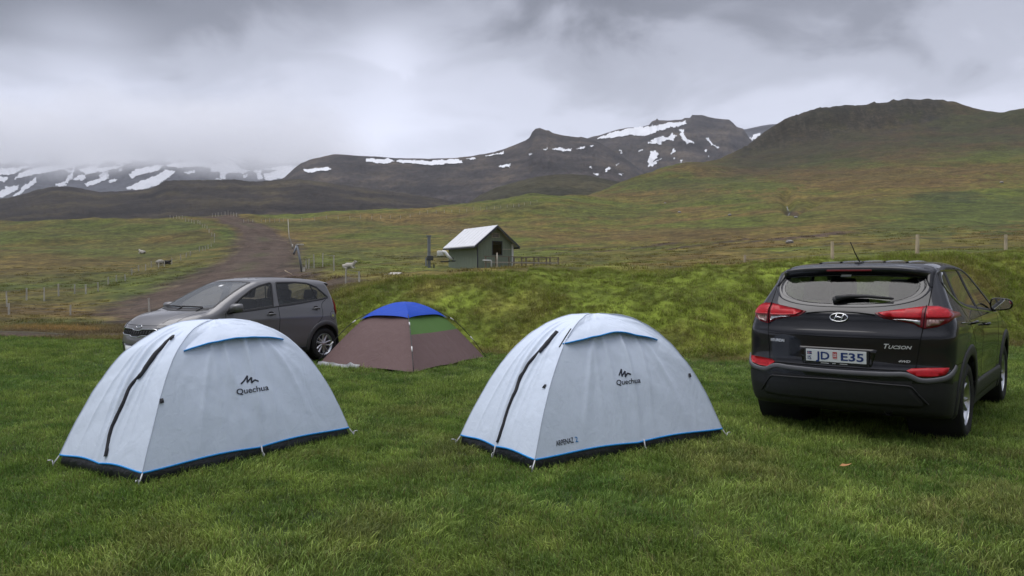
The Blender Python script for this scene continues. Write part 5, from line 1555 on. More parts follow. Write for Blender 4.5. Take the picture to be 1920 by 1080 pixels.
# ------------------------------------------------------------------ the grey hatchback on the left
def build_hatch():
    cfg = dict(
        top=[(-.6, 1.36), (-.42, 1.405), (-.2, 1.437), (.2, 1.468), (.65, 1.484), (1.0, 1.478), (1.25, 1.452), (1.42, 1.405), (1.7, 1.285), (2.0, 1.130), (2.22, 1.010), (2.32, .972), (2.5, .942), (2.75, .885), (2.93, .815), (3.03, .745), (3.12, .62)],
        width=[(.12, .73), (.22, .755), (.35, .785), (.5, .797), (.65, .80), (.78, .795), (.88, .780), (.96, .757), (1.05, .722), (1.2, .668), (1.35, .610), (1.46, .565), (1.6, .50)],
        rear=[(.12, -.40), (.22, -.46), (.36, -.505), (.5, -.52), (.62, -.515), (.72, -.49), (.85, -.475), (.98, -.46), (1.05, -.435), (1.2, -.375), (1.36, -.305), (1.45, -.26), (1.6, -.2)],
        front=[(.12, 2.95), (.22, 3.03), (.36, 3.07), (.5, 3.08), (.62, 3.07), (.72, 3.045), (.8, 2.99), (.95, 2.85), (1.1, 2.6)],
        plan=[(-.7, .92), (-.4, .965), (-.1, .992), (.3, 1.0), (2.2, .995), (2.6, .985), (2.9, .945), (3.1, .90)],
        bottom=[(-.6, .26), (-.3, .2), (0, .17), (2.4, .17), (2.8, .18), (3.1, .22)],
        crown=.045, w0=.80, rc=.20, rp=3.0, fc=.36, fp=2.6, k_ts=.09, k_r=.08, k_f=.13, mid=.9,
        bulge=[(.0, .60, .45, .25, .014), (2.4, .60, .45, .25, .014), (1.2, .55, .6, .12, -.014), (1.1, .80, 1.4, .05, .008)],
        box=((-.88, -.60, .10), (.88, 3.16, 1.56)), core=((-.28, .2, .52), (.28, 2.3, .80)))
    car = Car(cfg); car.shell(.030)
    PAINT = car_paint('grey_car_paint', (.135, .134, .139), metal=.3, rough=.42, coat=.55)
    GLASS = glass_mat('hatch_glass', (.78, .84, .80), film=.02); GLASS_W = glass_mat('windscreen_glass', (.60, .66, .64), film=.12)
    root = empty('parked_hatchback', (-4.02, 13.93, 0), math.radians(146.7))
    tag(root, 'grey metallic five door hatchback facing left, half hidden behind a pale tent', 'car')
    c, nrm = car.ctr, car.fn
    x, y, z = c[:, 0], c[:, 1], c[:, 2]; ax = np.abs(x)
    arch = lambda yc: ((y - yc) ** 2 + (z - .30) ** 2 < .345 ** 2) & (ax > .42)
    car.left &= ~(arch(0.0) | arch(2.40))
    FD = [(1.10, 1.000), (1.6, .955), (2.02, .925), (1.90, 1.02), (1.68, 1.16), (1.45, 1.285), (1.28, 1.345), (1.06, 1.392), (1.03, 1.392)]
    RD = [(-.16, 1.130), (.0, 1.098), (.5, 1.050), (.98, 1.010), (.92, 1.398), (.5, 1.402), (.25, 1.382), (.05, 1.310)]
    side = np.abs(nrm[:, 0]) > .45
    for sg in (-1, 1):
        m = side & (x * sg > 0)
        car.take('front_door_window', m & in_poly(y, z, FD), GLASS, root); car.take('rear_door_window', m & in_poly(y, z, RD), GLASS, root)
    WS = [(.50, 1.405), (.555, 1.25), (.61, 1.08), (.635, 1.005), (.35, .990), (0, .985)]
    WSf = WS + [(-a, b) for a, b in WS[::-1][1:]]; WSf += [(-.25, 1.415), (0, 1.418), (.25, 1.415)]
    wsm = (y > 1.30) & (y < 2.34) & (nrm[:, 2] > .25) & (nrm[:, 1] > .15) & in_poly(x, z, WSf)
    wsc = car.take('windscreen', wsm, GLASS_W, root)
    RG = [(0, 1.06), (.40, 1.07), (.54, 1.11), (.50, 1.36), (.3, 1.39), (0, 1.395)]; RGf = RG + [(-a, b) for a, b in RG[::-1][1:-1]]
    rear = (nrm[:, 1] < -.25) & (y < .2)
    car.take('rear_window', rear & in_poly(x, z, RGf), GLASS, root)
    car.take('tailgate', rear & (ax < .58) & (z > .60), PAINT, root)
    for sg in (-1, 1):
        m = (x * sg > 0) & (np.abs(nrm[:, 0]) > .35) & (z < 1.44) & (z > .26)
        car.take('rear_door', m & (y > .05) & (y < 1.0), PAINT, root); car.take('front_door', m & (y >= 1.0) & (y < 2.05), PAINT, root)
    car.take('bonnet', (y > 2.28) & (nrm[:, 2] > .55) & (ax < .62) & (y < 2.98), PAINT, root)
    car.take('body', np.ones(len(x), bool), PAINT, root)
    # window trims
    FR = mat('window_rubber', (.008, .008, .009), rough=.5)
    car.strip('windscreen_border', WSf, 'F', .045, FR, wsc, .001, .001, closed=True, sp=False)
    car.strip('scuttle', [(-.60, .985), (-.3, .966), (0, .962), (.3, .966), (.60, .985)], 'F', .055, FR, root, .002, .006)
    for v in ('SL', 'SR'):
        car.strip('window_frame', FD, v, .034, FR, root, .002, .003, closed=True, sp=False); car.strip('window_frame', RD, v, .034, FR, root, .002, .003, closed=True, sp=False)
        car.strip('pillar_trim', [(1.005, 1.005), (.99, 1.2), (.965, 1.395)], v, .062, PAINT, root, .003, .004)
        car.strip('window_divider', [(.10, 1.085), (.14, 1.22), (.19, 1.345)], v, .022, FR, root, .003, .003)
        car.patch('mirror_sail', [(2.03, .915), (1.86, .930), (1.80, 1.06), (1.87, 1.03), (1.97, .965)], v, FR, root, .004, .03, .01)
        car.strip('belt_moulding', [(-.16, 1.118), (.5, 1.038), (1.0, .996), (1.5, .952), (2.0, .915)], v, .020, FR, root, .004, .004)
        for L in ([(1.0, .27), (1.01, .6), (1.0, 1.0)], [(2.04, .30), (2.07, .6), (2.04, .92)], [(.40, .27), (.33, .50), (.20, .66), (.06, .80), (.03, 1.0), (-.10, 1.09)]):
            car.strip('panel_gap', L, v, .008, SEAM, root, .0006, .0006)
        car.strip('panel_gap', ell(-.20, .80, .075, .075, 28), v, .006, SEAM, root, .0006, .0006, closed=True)
        car.strip('sill_cladding', [(.36, .24), (1.2, .23), (2.04, .24)], v, .11, PLASTIC, root, .003, .008)
        for yc in (0.0, 2.40):
            car.strip('arch_cladding', [(yc + .378 * math.cos(t), .30 + .378 * math.sin(t)) for t in np.linspace(-.2, math.pi + .2, 30)], v, .085, mat('arch_grey', (.055, .054, .056), rough=.5), root, .003, .010, sp=False)
        for hy, hz in ((1.17, .872), (.18, .935)):
            P, Nn = car.proj([(hy - .085, hz - .002), (hy, hz), (hy + .085, hz - .004)], v)
            cup = car.patch('handle_cup', ell(hy + .0, hz + .006, .062, .040, 20), v, FR, root, .0015, .03, .006)
            mb = MB(); mb.tube([P[0] + Nn[0] * .004, P[0] * .7 + P[1] * .3 + Nn[0] * .030, P[1] + Nn[1] * .036, P[2] * .7 + P[1] * .3 + Nn[2] * .030, P[2] + Nn[2] * .004], [.010, .013, .014, .013, .010], 10)
            mb.build('door_handle', PAINT, root, True)
    car.patch('fuel_sticker', ell(-.19, .80, .017, .024, 14), 'SL', mat('yellow_green_sticker', (.45, .52, .12), rough=.5), root, .003, .03, .004)
    # tail lights wrapping the rear corner
    for sg in (-1, 1):
        tl = car.patch('tail_light', [(sg * a, b) for a, b in [(.520, .98), (.56, 1.10), (.62, 1.115), (.69, 1.05), (.755, .92), (.765, .82), (.70, .80), (.60, .86)]], 'R', DARK_RED, root, .010, .03, .016)
        car.patch('brake_lens', [(sg * a, b) for a, b in [(.56, .97), (.60, 1.08), (.66, 1.05), (.735, .92), (.74, .85), (.69, .83), (.62, .87)]], 'R', RED_LENS, tl, .015, .03, .010)
        car.patch('side_lens', [(-.36, 1.03), (-.31, 1.05), (-.335, .90), (-.40, .80), (-.435, .82), (-.41, .93)], 'SR' if sg > 0 else 'SL', RED_LENS, tl, .008, .03, .014)
        # headlights on the front corners
        hl = car.patch('headlight', [(sg * a, b) for a, b in [(.44, .715), (.50, .745), (.60, .790), (.70, .815), (.735, .79), (.725, .70), (.66, .655), (.52, .665)]], 'F', GLOSS_BLACK, root, .006, .03, .014)
        car.patch('headlight_lens', [(sg * a, b) for a, b in [(.48, .710), (.60, .765), (.70, .790), (.71, .72), (.65, .675), (.53, .682)]], 'F', mat('headlight_glass', (.20, .21, .22), rough=.1, coat=.6, metal=.4), hl, .011, .03, .010)
        fg = car.patch('fog_recess', [(sg * a, b) for a, b in [(.40, .50), (.52, .53), (.68, .50), (.70, .36), (.60, .30), (.46, .34)]], 'F', PLASTIC, root, .004, .04, .01)
        car.strip('fog_trim', [(sg * a, b) for a, b in [(.42, .48), (.54, .46), (.64, .40), (.66, .33)]], 'F', .014, CHROME, fg, .008, .006)
    # front: grille, trims, emblem, intake, plate
    gr = [(-.46, .665), (-.40, .700), (-.13, .692), (-.09, .672), (.09, .672), (.13, .692), (.40, .700), (.46, .665), (.40, .618), (.14, .612), (.09, .590), (-.09, .590), (-.14, .612), (-.40, .618)]
    grille = car.patch('grille', gr, 'F', PLASTIC, root, .002, .03, .010)
    mb_mesh = mat('grille_mesh', (.010, .010, .011), rough=.7, spec=.2)
    for i, q in enumerate(np.linspace(-.38, .38, 26)):
        car.strip('grille_rib', [(q, .622), (q + .02 * (1 if i % 2 else -1), .645), (q, .690)], 'F', .008, mb_mesh, grille, .005, .004)
    car.strip('grille_trim', [(-.46, .668), (-.40, .706), (-.13, .700), (-.085, .680), (.085, .680), (.13, .700), (.40, .706), (.46, .668)], 'F', .014, CHROME, root, .006, .006, sp=False)
    car.strip('grille_trim', [(-.44, .630), (-.39, .610), (-.14, .604), (-.085, .582), (.085, .582), (.14, .604), (.39, .610), (.44, .630)], 'F', .014, CHROME, root, .006, .006, sp=False)
    car.patch('air_intake', [(-.40, .47), (.40, .47), (.36, .30), (-.36, .30)], 'F', GLOSS_BLACK, root, .003, .05, .01)
    car.patch('front_bumper_edge', [(-.62, .27), (.62, .27), (.58, .215), (-.58, .215)], 'F', PLASTIC, root, .010, .05, .02)
    pl = car.patch('number_plate', [(-.26, .445), (.26, .445), (.26, .340), (-.26, .340)], 'F', mat('white_plate', (.72, .74, .76), rough=.35, coat=.4), root, .018, .06, .012)
    P, Nn = car.proj([(0, .737)], 'F'); c0 = P[0] + Nn[0] * .006; uz = np.cross([1, 0, 0], Nn[0]); uz = uz if uz[2] > 0 else -uz
    E = lambda a, b: c0 + np.array([-1, 0, 0]) * a + uz * b
    mb = MB(); mb.tube([E(.062 * math.cos(t), .030 * math.sin(t)) for t in np.linspace(0, 2 * math.pi, 33)], .005, 8, False); em = mb.build('emblem', CHROME, root, True)
    V, F_ = text_mesh('KIA', 1.0, .03); wd = V[:, 0].max()
    W = [E(-.042 + .084 * v[0] / wd, -.013 + .028 * v[1] / .7) for v in V]
    obj('emblem_letters', np.array(W) + Nn[0] * .002, F_, CHROME, em, False)
    car.strip('panel_gap', [(-.60, .80), (-.55, .765), (-.3, .757), (0, .755), (.3, .757), (.55, .765), (.60, .80)], 'F', .008, SEAM, root, .0006, .0006)
    for sg in (-1, 1):
        car.strip('panel_gap', [(sg * .60, 2.90), (sg * .625, 2.6), (sg * .655, 2.30)], 'T', .008, SEAM, root, .0006, .0006)
        car.strip('bonnet_crease', [(sg * .42, 2.88), (sg * .47, 2.6), (sg * .55, 2.32)], 'T', .03, PAINT, root, .0, .006)
    # wipers
    for x0, x1 in ((-.45, .12), (.05, .56)):
        P, Nn = car.proj([(x0, .998), ((x0 + x1) / 2, 1.005), (x1, 1.000)], 'F')
        mb = MB(); mb.tube([p + n_ * .022 for p, n_ in zip(P, Nn)], .011, 8); mb.tube([P[0] + Nn[0] * .02, P[0] + [0, .12, -.045]], .012, 8); mb.build('wiper', PLASTIC, root, True)
    car.patch('windscreen_sticker', [(-.03, 1.335), (.05, 1.335), (.05, 1.36), (-.03, 1.36)], 'F', mat('white_sticker', (.75, .76, .78)), wsc, .002, .04, .004)
    # roof spoiler, aerial
    sec = []
    for u in np.linspace(-1, 1, 25):
        xx = u * .56; dr = .045 * (abs(xx) / .8) ** 2.4 + .03 * abs(u) ** 6; fw = .06 * abs(u) ** 3
        sec.append([(xx, -.12, 1.452 - dr), (xx, -.27 + fw, 1.434 - dr), (xx, -.345 + fw, 1.420 - dr), (xx, -.345 + fw, 1.405 - dr), (xx, -.27, 1.38 - dr)])
    obj('roof_spoiler', np.array(sec).reshape(-1, 3), grid_faces(25, 5, False), PAINT, root)
    for xx in (-.3, -.1, .1, .3): car.strip('roof_rib', [(xx, .1), (xx, .6), (xx, 1.1)], 'T', .03, PAINT, root, .0, .006)
    # mirrors, wheels
    for sg in (-1, 1):
        mr = empty('wing_mirror', (sg * .80, 1.93, .985)); mr.parent = root
        V = []; n = 20
        for (d, s_) in ((-.05, .90), (-.045, 1.0), (.0, 1.0), (.05, .90), (.085, .62), (.10, .2)):
            for k in range(n):
                t = 2 * math.pi * k / n
                V.append((sg * (.10 + math.copysign(abs(math.cos(t)) ** .55, math.cos(t)) * .105 * s_), d, .02 + math.copysign(abs(math.sin(t)) ** .6, math.sin(t)) * .068 * s_))
        obj('mirror_housing', np.array(V), [tuple(f) for f in grid_faces(6, n)] + [tuple(5 * n + k for k in range(n))], PAINT, mr)
        V = [(sg * (.10 + math.copysign(abs(math.cos(t)) ** .55, math.cos(t)) * .092), -.046, .02 + math.copysign(abs(math.sin(t)) ** .6, math.sin(t)) * .056) for t in np.linspace(0, 2 * math.pi, n, endpoint=False)]
        obj('mirror_glass', np.array(V), [tuple(range(n))], MIRROR, mr, False)
        mb = MB(); mb.tube([(sg * -.07, .01, -.07), (sg * .0, .01, -.05), (sg * .08, .0, -.035)], [.024, .022, .026], 10); mb.build('mirror_arm', PLASTIC, mr, True)
        wheel_well(root, 0.0, .30, .345, .40, .78, sg); wheel_well(root, 2.40, .30, .345, .40, .78, sg)
        wheel(root, sg * .70, 0.0, .290, .195, .185, sg, 10); wheel(root, sg * .70, 2.40, .290, .195, .185, sg, 10)
    mb = MB(); mb.box((-.62, -.35, .18), (.62, 2.9, .22)); mb.build('underbody', TRIM_DARK, root)
    mb = MB(); mb.box((-.62, -.30, .42), (.62, 2.0, .46)); mb.box((-.70, -.30, .46), (-.65, 1.95, .86)); mb.box((.65, -.30, .46), (.70, 1.95, .86)); mb.box((-.58, -.36, .46), (.58, -.32, .95))
    mb.box((-.60, 1.70, .60), (.60, 2.1, .93), bev=.04); mb.build('cabin_lining', TRIM_DARK, root)
    seat(root, -.34, .95, .50, .46, .62); seat(root, .34, .95, .50, .46, .62); seat(root, 0, .12, .52, 1.05, .55)
    mb = MB(); mb.tube([(-.34 + .17 * math.cos(t), 1.62 + .06 * math.sin(t), .88 + .16 * math.sin(t)) for t in np.linspace(0, 2 * math.pi, 25)], .014, 8, False); mb.build('steering_wheel', TRIM_DARK, root, True)
    mb = MB(); mb.box((-.10, 1.50, 1.28), (.10, 1.52, 1.34), bev=.01); mb.build('inner_mirror', TRIM_DARK, root)
    return root, car
HATCH, HATCH_CAR = build_hatch()
# ------------------------------------------------------------------ hut with deck, lift tower
GREEN_PAINT = mat('faded_green_paint', (.19, .225, .17), rough=.8, var=.16, var_scale=1.6, stretch=(6, 6, .6), bump=.35, bump_scale=9)
WHITE_ROOF = mat('white_roof_sheet', (.66, .67, .70), rough=.45, var=.06, var_scale=3)
FASCIA = mat('dark_fascia', (.045, .050, .062), rough=.7, var=.2, var_scale=4)
WOOD_GREY = mat('weathered_wood', (.20, .165, .125), rough=.9, var=.3, var_scale=5, stretch=(1, 1, .3))
WOOD_PALE = mat('pale_wood', (.36, .33, .27), rough=.9, var=.25, var_scale=5)
WHITE_PAINT = mat('white_paint', (.62, .63, .62), rough=.6, var=.08, var_scale=5)
GALV = mat('galvanised_steel', (.20, .215, .24), rough=.55, metal=.3, var=.2, var_scale=3)
def build_hut():
    Y0 = 60.0
    K = at(895, 502.6, Y0)
    gz = float(ground_z(np.array([K[0]]), np.array([K[1]]))[0])
    W, L, H, RH = 3.28, 5.3, 2.06, 3.40
    root = empty('hut', (K[0], K[1], K[2]), math.radians(30))
    tag(root, 'small green wooden hut with white pitched roof on the slope', 'hut')
    # gable wall with window opening, as boards round the opening
    x0, x1, z0, z1 = .42 * W, .68 * W, 1.10, 2.16
    t = .08
    def gz_(x): return H + (RH - H) * (1 - abs(x - W / 2) / (W / 2)) - .10
    mb = MB()
    def wall_poly(P):
        n = len(P); V = [(x, 0, z) for x, z in P] + [(x, t, z) for x, z in P]
        mb.add(V, [tuple(range(n)), tuple(range(2 * n - 1, n - 1, -1))] + [(i, n + i, n + (i + 1) % n, (i + 1) % n) for i in range(n)])
    wall_poly([(0, 0), (x0, 0), (x0, gz_(x0)), (0, gz_(0))]); wall_poly([(x1, 0), (W, 0), (W, gz_(W)), (x1, gz_(x1))]); wall_poly([(x0, 0), (x1, 0), (x1, z0), (x0, z0)])
    wall_poly([(x0, z1), (x1, z1), (x1, gz_(x1)), (W / 2, gz_(W / 2)), (x0, gz_(x0))] if x0 < W / 2 < x1 else [(x0, z1), (x1, z1), (x1, gz_(x1)), (x0, gz_(x0))])
    mb.build('gable_wall', GREEN_PAINT, root)
    mb = MB(); mb.box((0, t, 0), (.08, L, H)); mb.build('side_wall', GREEN_PAINT, root)
    mb = MB(); mb.box((W - .08, t, 0), (W, L, H)); mb.build('side_wall', GREEN_PAINT, root)
    mb = MB(); P = [(0, 0), (W, 0), (W, gz_(W)), (W / 2, gz_(W / 2)), (0, gz_(0))]; n = 5
    mb.add([(x, L, z) for x, z in P] + [(x, L + .08, z) for x, z in P], [tuple(range(n)), tuple(range(2 * n - 1, n - 1, -1))] + [(i, n + i, n + (i + 1) % n, (i + 1) % n) for i in range(n)]); mb.build('gable_wall', GREEN_PAINT, root)
    mb = MB(); mb.box((.05, .05, -.06), (W - .05, L, .0)); mb.build('floor', WOOD_GREY, root)
    win = MB().box((x0 - .05, -.03, z0 - .05), (x1 + .05, .0, z0)).box((x0 - .05, -.03, z1), (x1 + .05, .0, z1 + .05)).box((x0 - .05, -.03, z0), (x0, .0, z1)).box((x1, -.03, z0), (x1 + .05, .0, z1)).build('window', FASCIA, root)
    obj('pane', np.array([(x0, .03, z0), (x1, .03, z0), (x1, .03, z1), (x0, .03, z1)]), [(0, 1, 2, 3)], glass_mat('hut_glass', (.20, .22, .22)), win, False)
    # roof: two sheets with eaves, fascias
    for sg in (-1, 1):
        ov = .42; e = math.hypot(W / 2, RH - H); sl = (RH - H) / (W / 2)
        xe = (W / 2 + ov); ze = RH - sl * xe
        xa, xb = W / 2, W / 2 + sg * xe
        V = [(xa, -.38, RH), (xb, -.38, ze), (xb, L + .3, ze), (xa, L + .3, RH)]; V += [(q[0], q[1], q[2] + .07) for q in V]
        rf = obj('roof', np.array(V), [(0, 1, 2, 3), (7, 6, 5, 4), (0, 4, 5, 1), (1, 5, 6, 2), (2, 6, 7, 3), (3, 7, 4, 0)], WHITE_ROOF, root, False)
        V = [(xa, -.42, RH - .14), (xb + sg * .02, -.42, ze - .14), (xb + sg * .02, -.42, ze + .05), (xa, -.42, RH + .05)]; V += [(q[0], -.385, q[2]) for q in V]
        obj('fascia', np.array(V), [(0, 1, 2, 3), (7, 6, 5, 4), (0, 4, 5, 1), (1, 5, 6, 2), (2, 6, 7, 3), (3, 7, 4, 0)], FASCIA if sg < 0 else FASCIA, rf, False)
        MB().box((xb - .02, -.42, ze - .12), (xb + .02, L + .3, ze - .002)).build('fascia', FASCIA, rf)
        n_r = 9
        for k in range(n_r):
            y = -.3 + (L + .5) * k / (n_r - 1)
            V = [(xa, y - .02, RH + .07), (xb, y - .02, ze + .07), (xb, y + .02, ze + .07), (xa, y + .02, RH + .07), (xa, y, RH + .10), (xb, y, ze + .10)]
            obj('roof_seam', np.array(V), [(0, 1, 5, 4), (3, 4, 5, 2), (1, 2, 5)], WHITE_ROOF, rf, False)
    MB().box((W - .13, -.05, -.05), (W + .03, .0, H - .05)).build('corner_board', WHITE_PAINT, root)
    MB().box((-.03, -.035, 0), (.06, .0, H)).build('corner_board', FASCIA, root)
    MB().box((.48, -.02, 2.16 + .09), (x0 - .06, -.001, 2.16 + .13)).build('batten', GREEN_PAINT, root)
    MB().box((x1 + .06, -.02, 1.52), (W - .11, -.001, 1.58)).build('batten', WOOD_PALE, root)
    MB().box((x1 + .06, -.02, 2.2), (W - .45, -.001, 2.25)).build('batten', GREEN_PAINT, root)
    # slatted plate under the ridge and pale board on the right slope
    sg_ = MB().box((W / 2 - .36, -.05, 2.46), (W / 2 + .36, -.002, 2.84)).build('gable_sign', WOOD_PALE, root)
    for k in range(3): MB().box((W / 2 - .30, -.06, 2.52 + k * .10), (W / 2 + .30, -.051, 2.58 + k * .10)).build('sign_slat', FASCIA, sg_)
    M = Matrix.Translation((W * .80, -.05, 2.50)) @ Matrix.Rotation(math.atan((RH - H) / (W / 2)), 4, 'Y')
    MB().box((-.42, -.02, -.04), (.42, .0, .04), M).build('loose_board', WOOD_PALE, root)
    # posts under the floor
    for px_, py_ in ((.5, .15), (2.7, .15), (.5, L - .2), (2.7, L - .2)): MB().box((px_ - .12, py_ - .12, -1.0), (px_ + .12, py_ + .12, -.06)).build('pier', mat('rusty_pier', (.16, .08, .06), rough=.9, var=.3, var_scale=6), root)
    # deck and railings in front of and beside the gable
    dk = empty('deck', (K[0], K[1], K[2]), math.radians(30)); tag(dk, 'weathered wooden deck and handrails along the gable of the green hut', 'deck')
    for k in range(9): MB().box((-.1, -1.35 + k * .145, -.10), (W + 3.6, -1.35 + k * .145 + .13, -.06)).build('plank', WOOD_GREY, dk)
    for px_ in (.05, .95, 2.15, W + .05, W + 1.2, W + 2.4, W + 3.55):
        for py_ in (-1.33,) + ((-.10,) if px_ > W else ()):
            MB().box((px_ - .045, py_ - .045, -1.1), (px_ + .045, py_ + .045, .92)).build('rail_post', WOOD_GREY, dk)
    MB().box((-.1, -1.40, .88), (W + 3.6, -1.30, .93)).build('handrail', WOOD_GREY, dk); MB().box((-.1, -1.375, .40), (W + 3.6, -1.345, .50)).build('handrail', WOOD_PALE, dk)
    MB().box((W, -.15, .88), (W + 3.6, -.05, .93)).build('handrail', WOOD_GREY, dk); MB().box((W, -.115, .40), (W + 3.6, -.085, .50)).build('handrail', WOOD_GREY, dk)
    pb = MB(); pb.tube([(1.0, -1.45, 1.2), (1.0, -1.45, .2), (.85, -1.55, -.1), (.62, -1.6, -.35)], .05, 8); pb.build('drain_pipe', WOOD_PALE, dk, True)
    pb = MB(); pb.tube([(-.25, -1.42, .58), (.48, -1.42, .58), (.5, -1.42, .5), (.5, -1.42, -.2)], .05, 8); pb.build('drain_pipe', WHITE_PAINT, dk, True)
    return root
HUT = build_hut()

def build_tower():
    p = hit(804.5, 503); p = at(804.5, 503, 62.0); gz = float(ground_z(np.array([p[0]]), np.array([p[1]]))[0])
    t = empty('lift_tower', (p[0], p[1], min(gz, p[2]) - .05), math.radians(20))
    tag(t, 'grey steel ski lift tower with motor box standing left of the green hut', 'lift tower')
    h = 2.75
    MB().box((-.11, -.11, -.3), (.11, .11, h), bev=.015).build('column', GALV, t)
    MB().box((-.22, -.13, h - .06), (.16, .13, h + .03)).build('head_plate', GALV, t)
    MB().box((-.16, -.2, .72), (.32, .2, 1.10), bev=.03).build('gear_box', mat('dark_gear', (.06, .062, .07), rough=.6, var=.3, var_scale=6), t)
    MB().box((-.30, -.12, .25), (-.2, .1, .95)).build('guard', GALV, t)
    m = MB(); m.tube([(.3, 0, 1.0), (1.3, -.4, 1.02), (1.9, -.8, .9)], .04, 8); m.build('drive_arm', mat('dark_gear', ()), t, True)
    m = MB(); m.tube([(.9, -.3, .62), (2.0, -.9, .68)], .05, 8); m.build('drive_arm', mat('dark_gear', ()), t, True)
    m = MB(); m.box((.62, -.55, 1.05), (1.12, -.1, 1.52), bev=.08); m.build('motor_cover', WHITE_PAINT, t, True)
    m = MB(); m.tube([(1.0, -.42, 1.42), (1.22, -.50, 1.38), (1.42, -.62, 1.10), (1.72, -.80, .74)], [.15, .16, .14, .13], 12); m.build('chute', WHITE_PAINT, t, True)
    m = MB(); m.box((.35, -.1, .02), (.44, -.02, .40)); m.build('stub_post', FASCIA, t)
build_tower()
# ------------------------------------------------------------------ fences, posts, sheep, stones
POST = mat('grey_post_wood', (.46, .44, .39), rough=.9, var=.3, var_scale=6, stretch=(1, 1, .4))
POST2 = mat('tan_post_wood', (.50, .42, .30), rough=.9, var=.3, var_scale=6, stretch=(1, 1, .4))
WIRE = mat('fence_wire', (.16, .16, .16), rough=.5, metal=.6)
def gz1(x, y): return float(ground_z(np.array([x]), np.array([y]))[0])
def fence(name, label, posts, material, Yfix=None, hclip=(.75, 1.35), rad=.056, wires=(.35, .65, .95), lean=.05):
    """posts as (px, top py, foot py)"""
    base = []; tops = []
    for q in posts:
        px, t, b = q[:3]
        if Yfix is not None:
            Y = Yfix if not callable(Yfix) else Yfix(px)
            p = at(px, t, Y); g = gz1(p[0], p[1]); h = np.clip(p[2] - g, .35, 1.7); p = np.array([p[0], p[1], g])
        else:
            p = hit(px, b); p[2] = gz1(p[0], p[1]); h = np.clip((b - t) * p[1] / FPX, *hclip)
        base.append(p); tops.append(h)
    c = np.mean(base, axis=0); root = empty(name, (c[0], c[1], c[2])); tag(root, label, 'fence')
    rr = random.Random(len(posts))
    heads = []
    for p, h in zip(base, tops):
        q = p - c; dx, dy = rr.uniform(-lean, lean) * h, rr.uniform(-lean, lean) * h
        m = MB(); r = rad * rr.uniform(.85, 1.15)
        m.tube([q + [0, 0, -.25], q + [dx * .4, dy * .4, h * .5], q + [dx, dy, h]], [r * 1.05, r, r * .92], 7); m.build('fence_post', material, root)
        heads.append((q, np.array([dx, dy, h])))
    for w in wires:
        m = MB(); pts = []
        for i, (q, d) in enumerate(heads):
            pts.append(q + d * w)
            if i < len(heads) - 1:
                q2, d2 = heads[i + 1]
                if np.linalg.norm(q2 - q) < 60: pts.append((q + d * w + q2 + d2 * w) / 2 - [0, 0, .03])
        m.tube(pts, .006, 4, False); m.build('wire', WIRE, root, True)
    return root
fence('wire_fence', 'pale post and wire fence running up the field left of the dirt road',
      [(13, 544, 573), (50, 543, 566), (83, 538, 564), (110, 534, 557), (140, 535, 553), (161, 534, 552), (184, 529, 546), (203, 520, 536), (218, 518, 529), (235, 515, 527), (247, 504, 516), (260, 497, 508), (273, 495, 507), (284, 492, 503), (297, 491, 504), (308, 490, 501), (322, 485, 497), (339, 476, 488), (349, 472, 482), (357, 471, 480), (374, 463, 472), (380, 462, 470), (385, 461, 469), (390, 457, 466), (396, 453, 462), (402, 448, 456), (402, 440, 447), (397, 436, 443), (392, 432, 439), (388, 428, 435), (384, 425, 432), (380, 422, 429), (375, 418, 425), (371, 416, 423), (364, 413, 420), (359, 411, 418), (354, 409, 416), (348, 408, 415), (342, 406, 413), (336, 405, 412), (331, 404, 411), (325, 404, 411), (319, 404, 411)], POST)
fence('short_fence', 'three odd posts with sagging wire beside the dry grass in the left foreground', [(17, 570, 592), (132, 568, 588), (280, 559, 588)], POST, hclip=(.6, 1.2))
fence('roadside_fence', 'wire fence of pale posts right of the dirt road, dropping towards the bank', [(574, 491, 502.5), (579, 484, 502.5), (589, 475, 502), (605, 474, 502), (626, 481, 510)], POST, hclip=(.9, 1.3), rad=.05, lean=.03)
fence('crest_fence', 'two short wire fence posts at the left end of the grassy bank', [(648, 502, 528), (673.5, 518, 527)], POST, Yfix=24.0, rad=.03, lean=.03)
fence('far_fence', 'long thin fence crossing the slope above the hut, left to right', [(457, 410, 416), (466, 410, 416), (474, 410, 416.5), (490, 410, 416.5), (498, 410, 417), (506, 410, 417), (515, 410, 417), (524, 410, 417), (531, 410, 417), (566, 409, 417), (590, 408, 416), (612, 407, 414.5), (634, 406, 413), (656, 405, 412), (676, 404, 411), (697, 403, 409.5), (714, 402, 408.5), (732, 401, 407.5), (751, 400, 406.5), (769, 398.5, 405), (787, 395.5, 402), (802, 393, 400), (818, 391.5, 398), (833, 390.5, 397), (847, 389, 395.5), (862, 387.5, 394), (875, 386.5, 393), (888, 385.5, 392), (901, 384.5, 391), (913, 384, 390), (927, 383, 389), (939, 382.5, 388), (951, 382, 387.5), (963, 381, 386.5), (973, 380.5, 386), (983, 380, 385), (995, 379, 384), (1007, 378, 383)], POST, hclip=(.9, 1.5), rad=.06)
fence('ridge_fence', 'cluster of distant fence posts on the skyline where the road disappears', [(398, 402, 409), (404, 402, 409), (409, 401, 408.5), (415, 402, 408.5), (422, 401, 408.5), (428, 398, 408.5), (433, 401, 408.5), (438, 402, 409), (444, 403, 410)], POST, hclip=(.9, 1.7), rad=.07, wires=(.5,))
fence('bank_fence', 'four tan fence posts standing behind the bank above the black SUV', [(1397, 478, 0), (1561, 453, 0), (1720, 440, 0), (1886, 440, 0)], POST2, Yfix=lambda px: 40.0 if px < 1450 else 31.0, rad=.07, wires=(.4, .85), lean=.02)

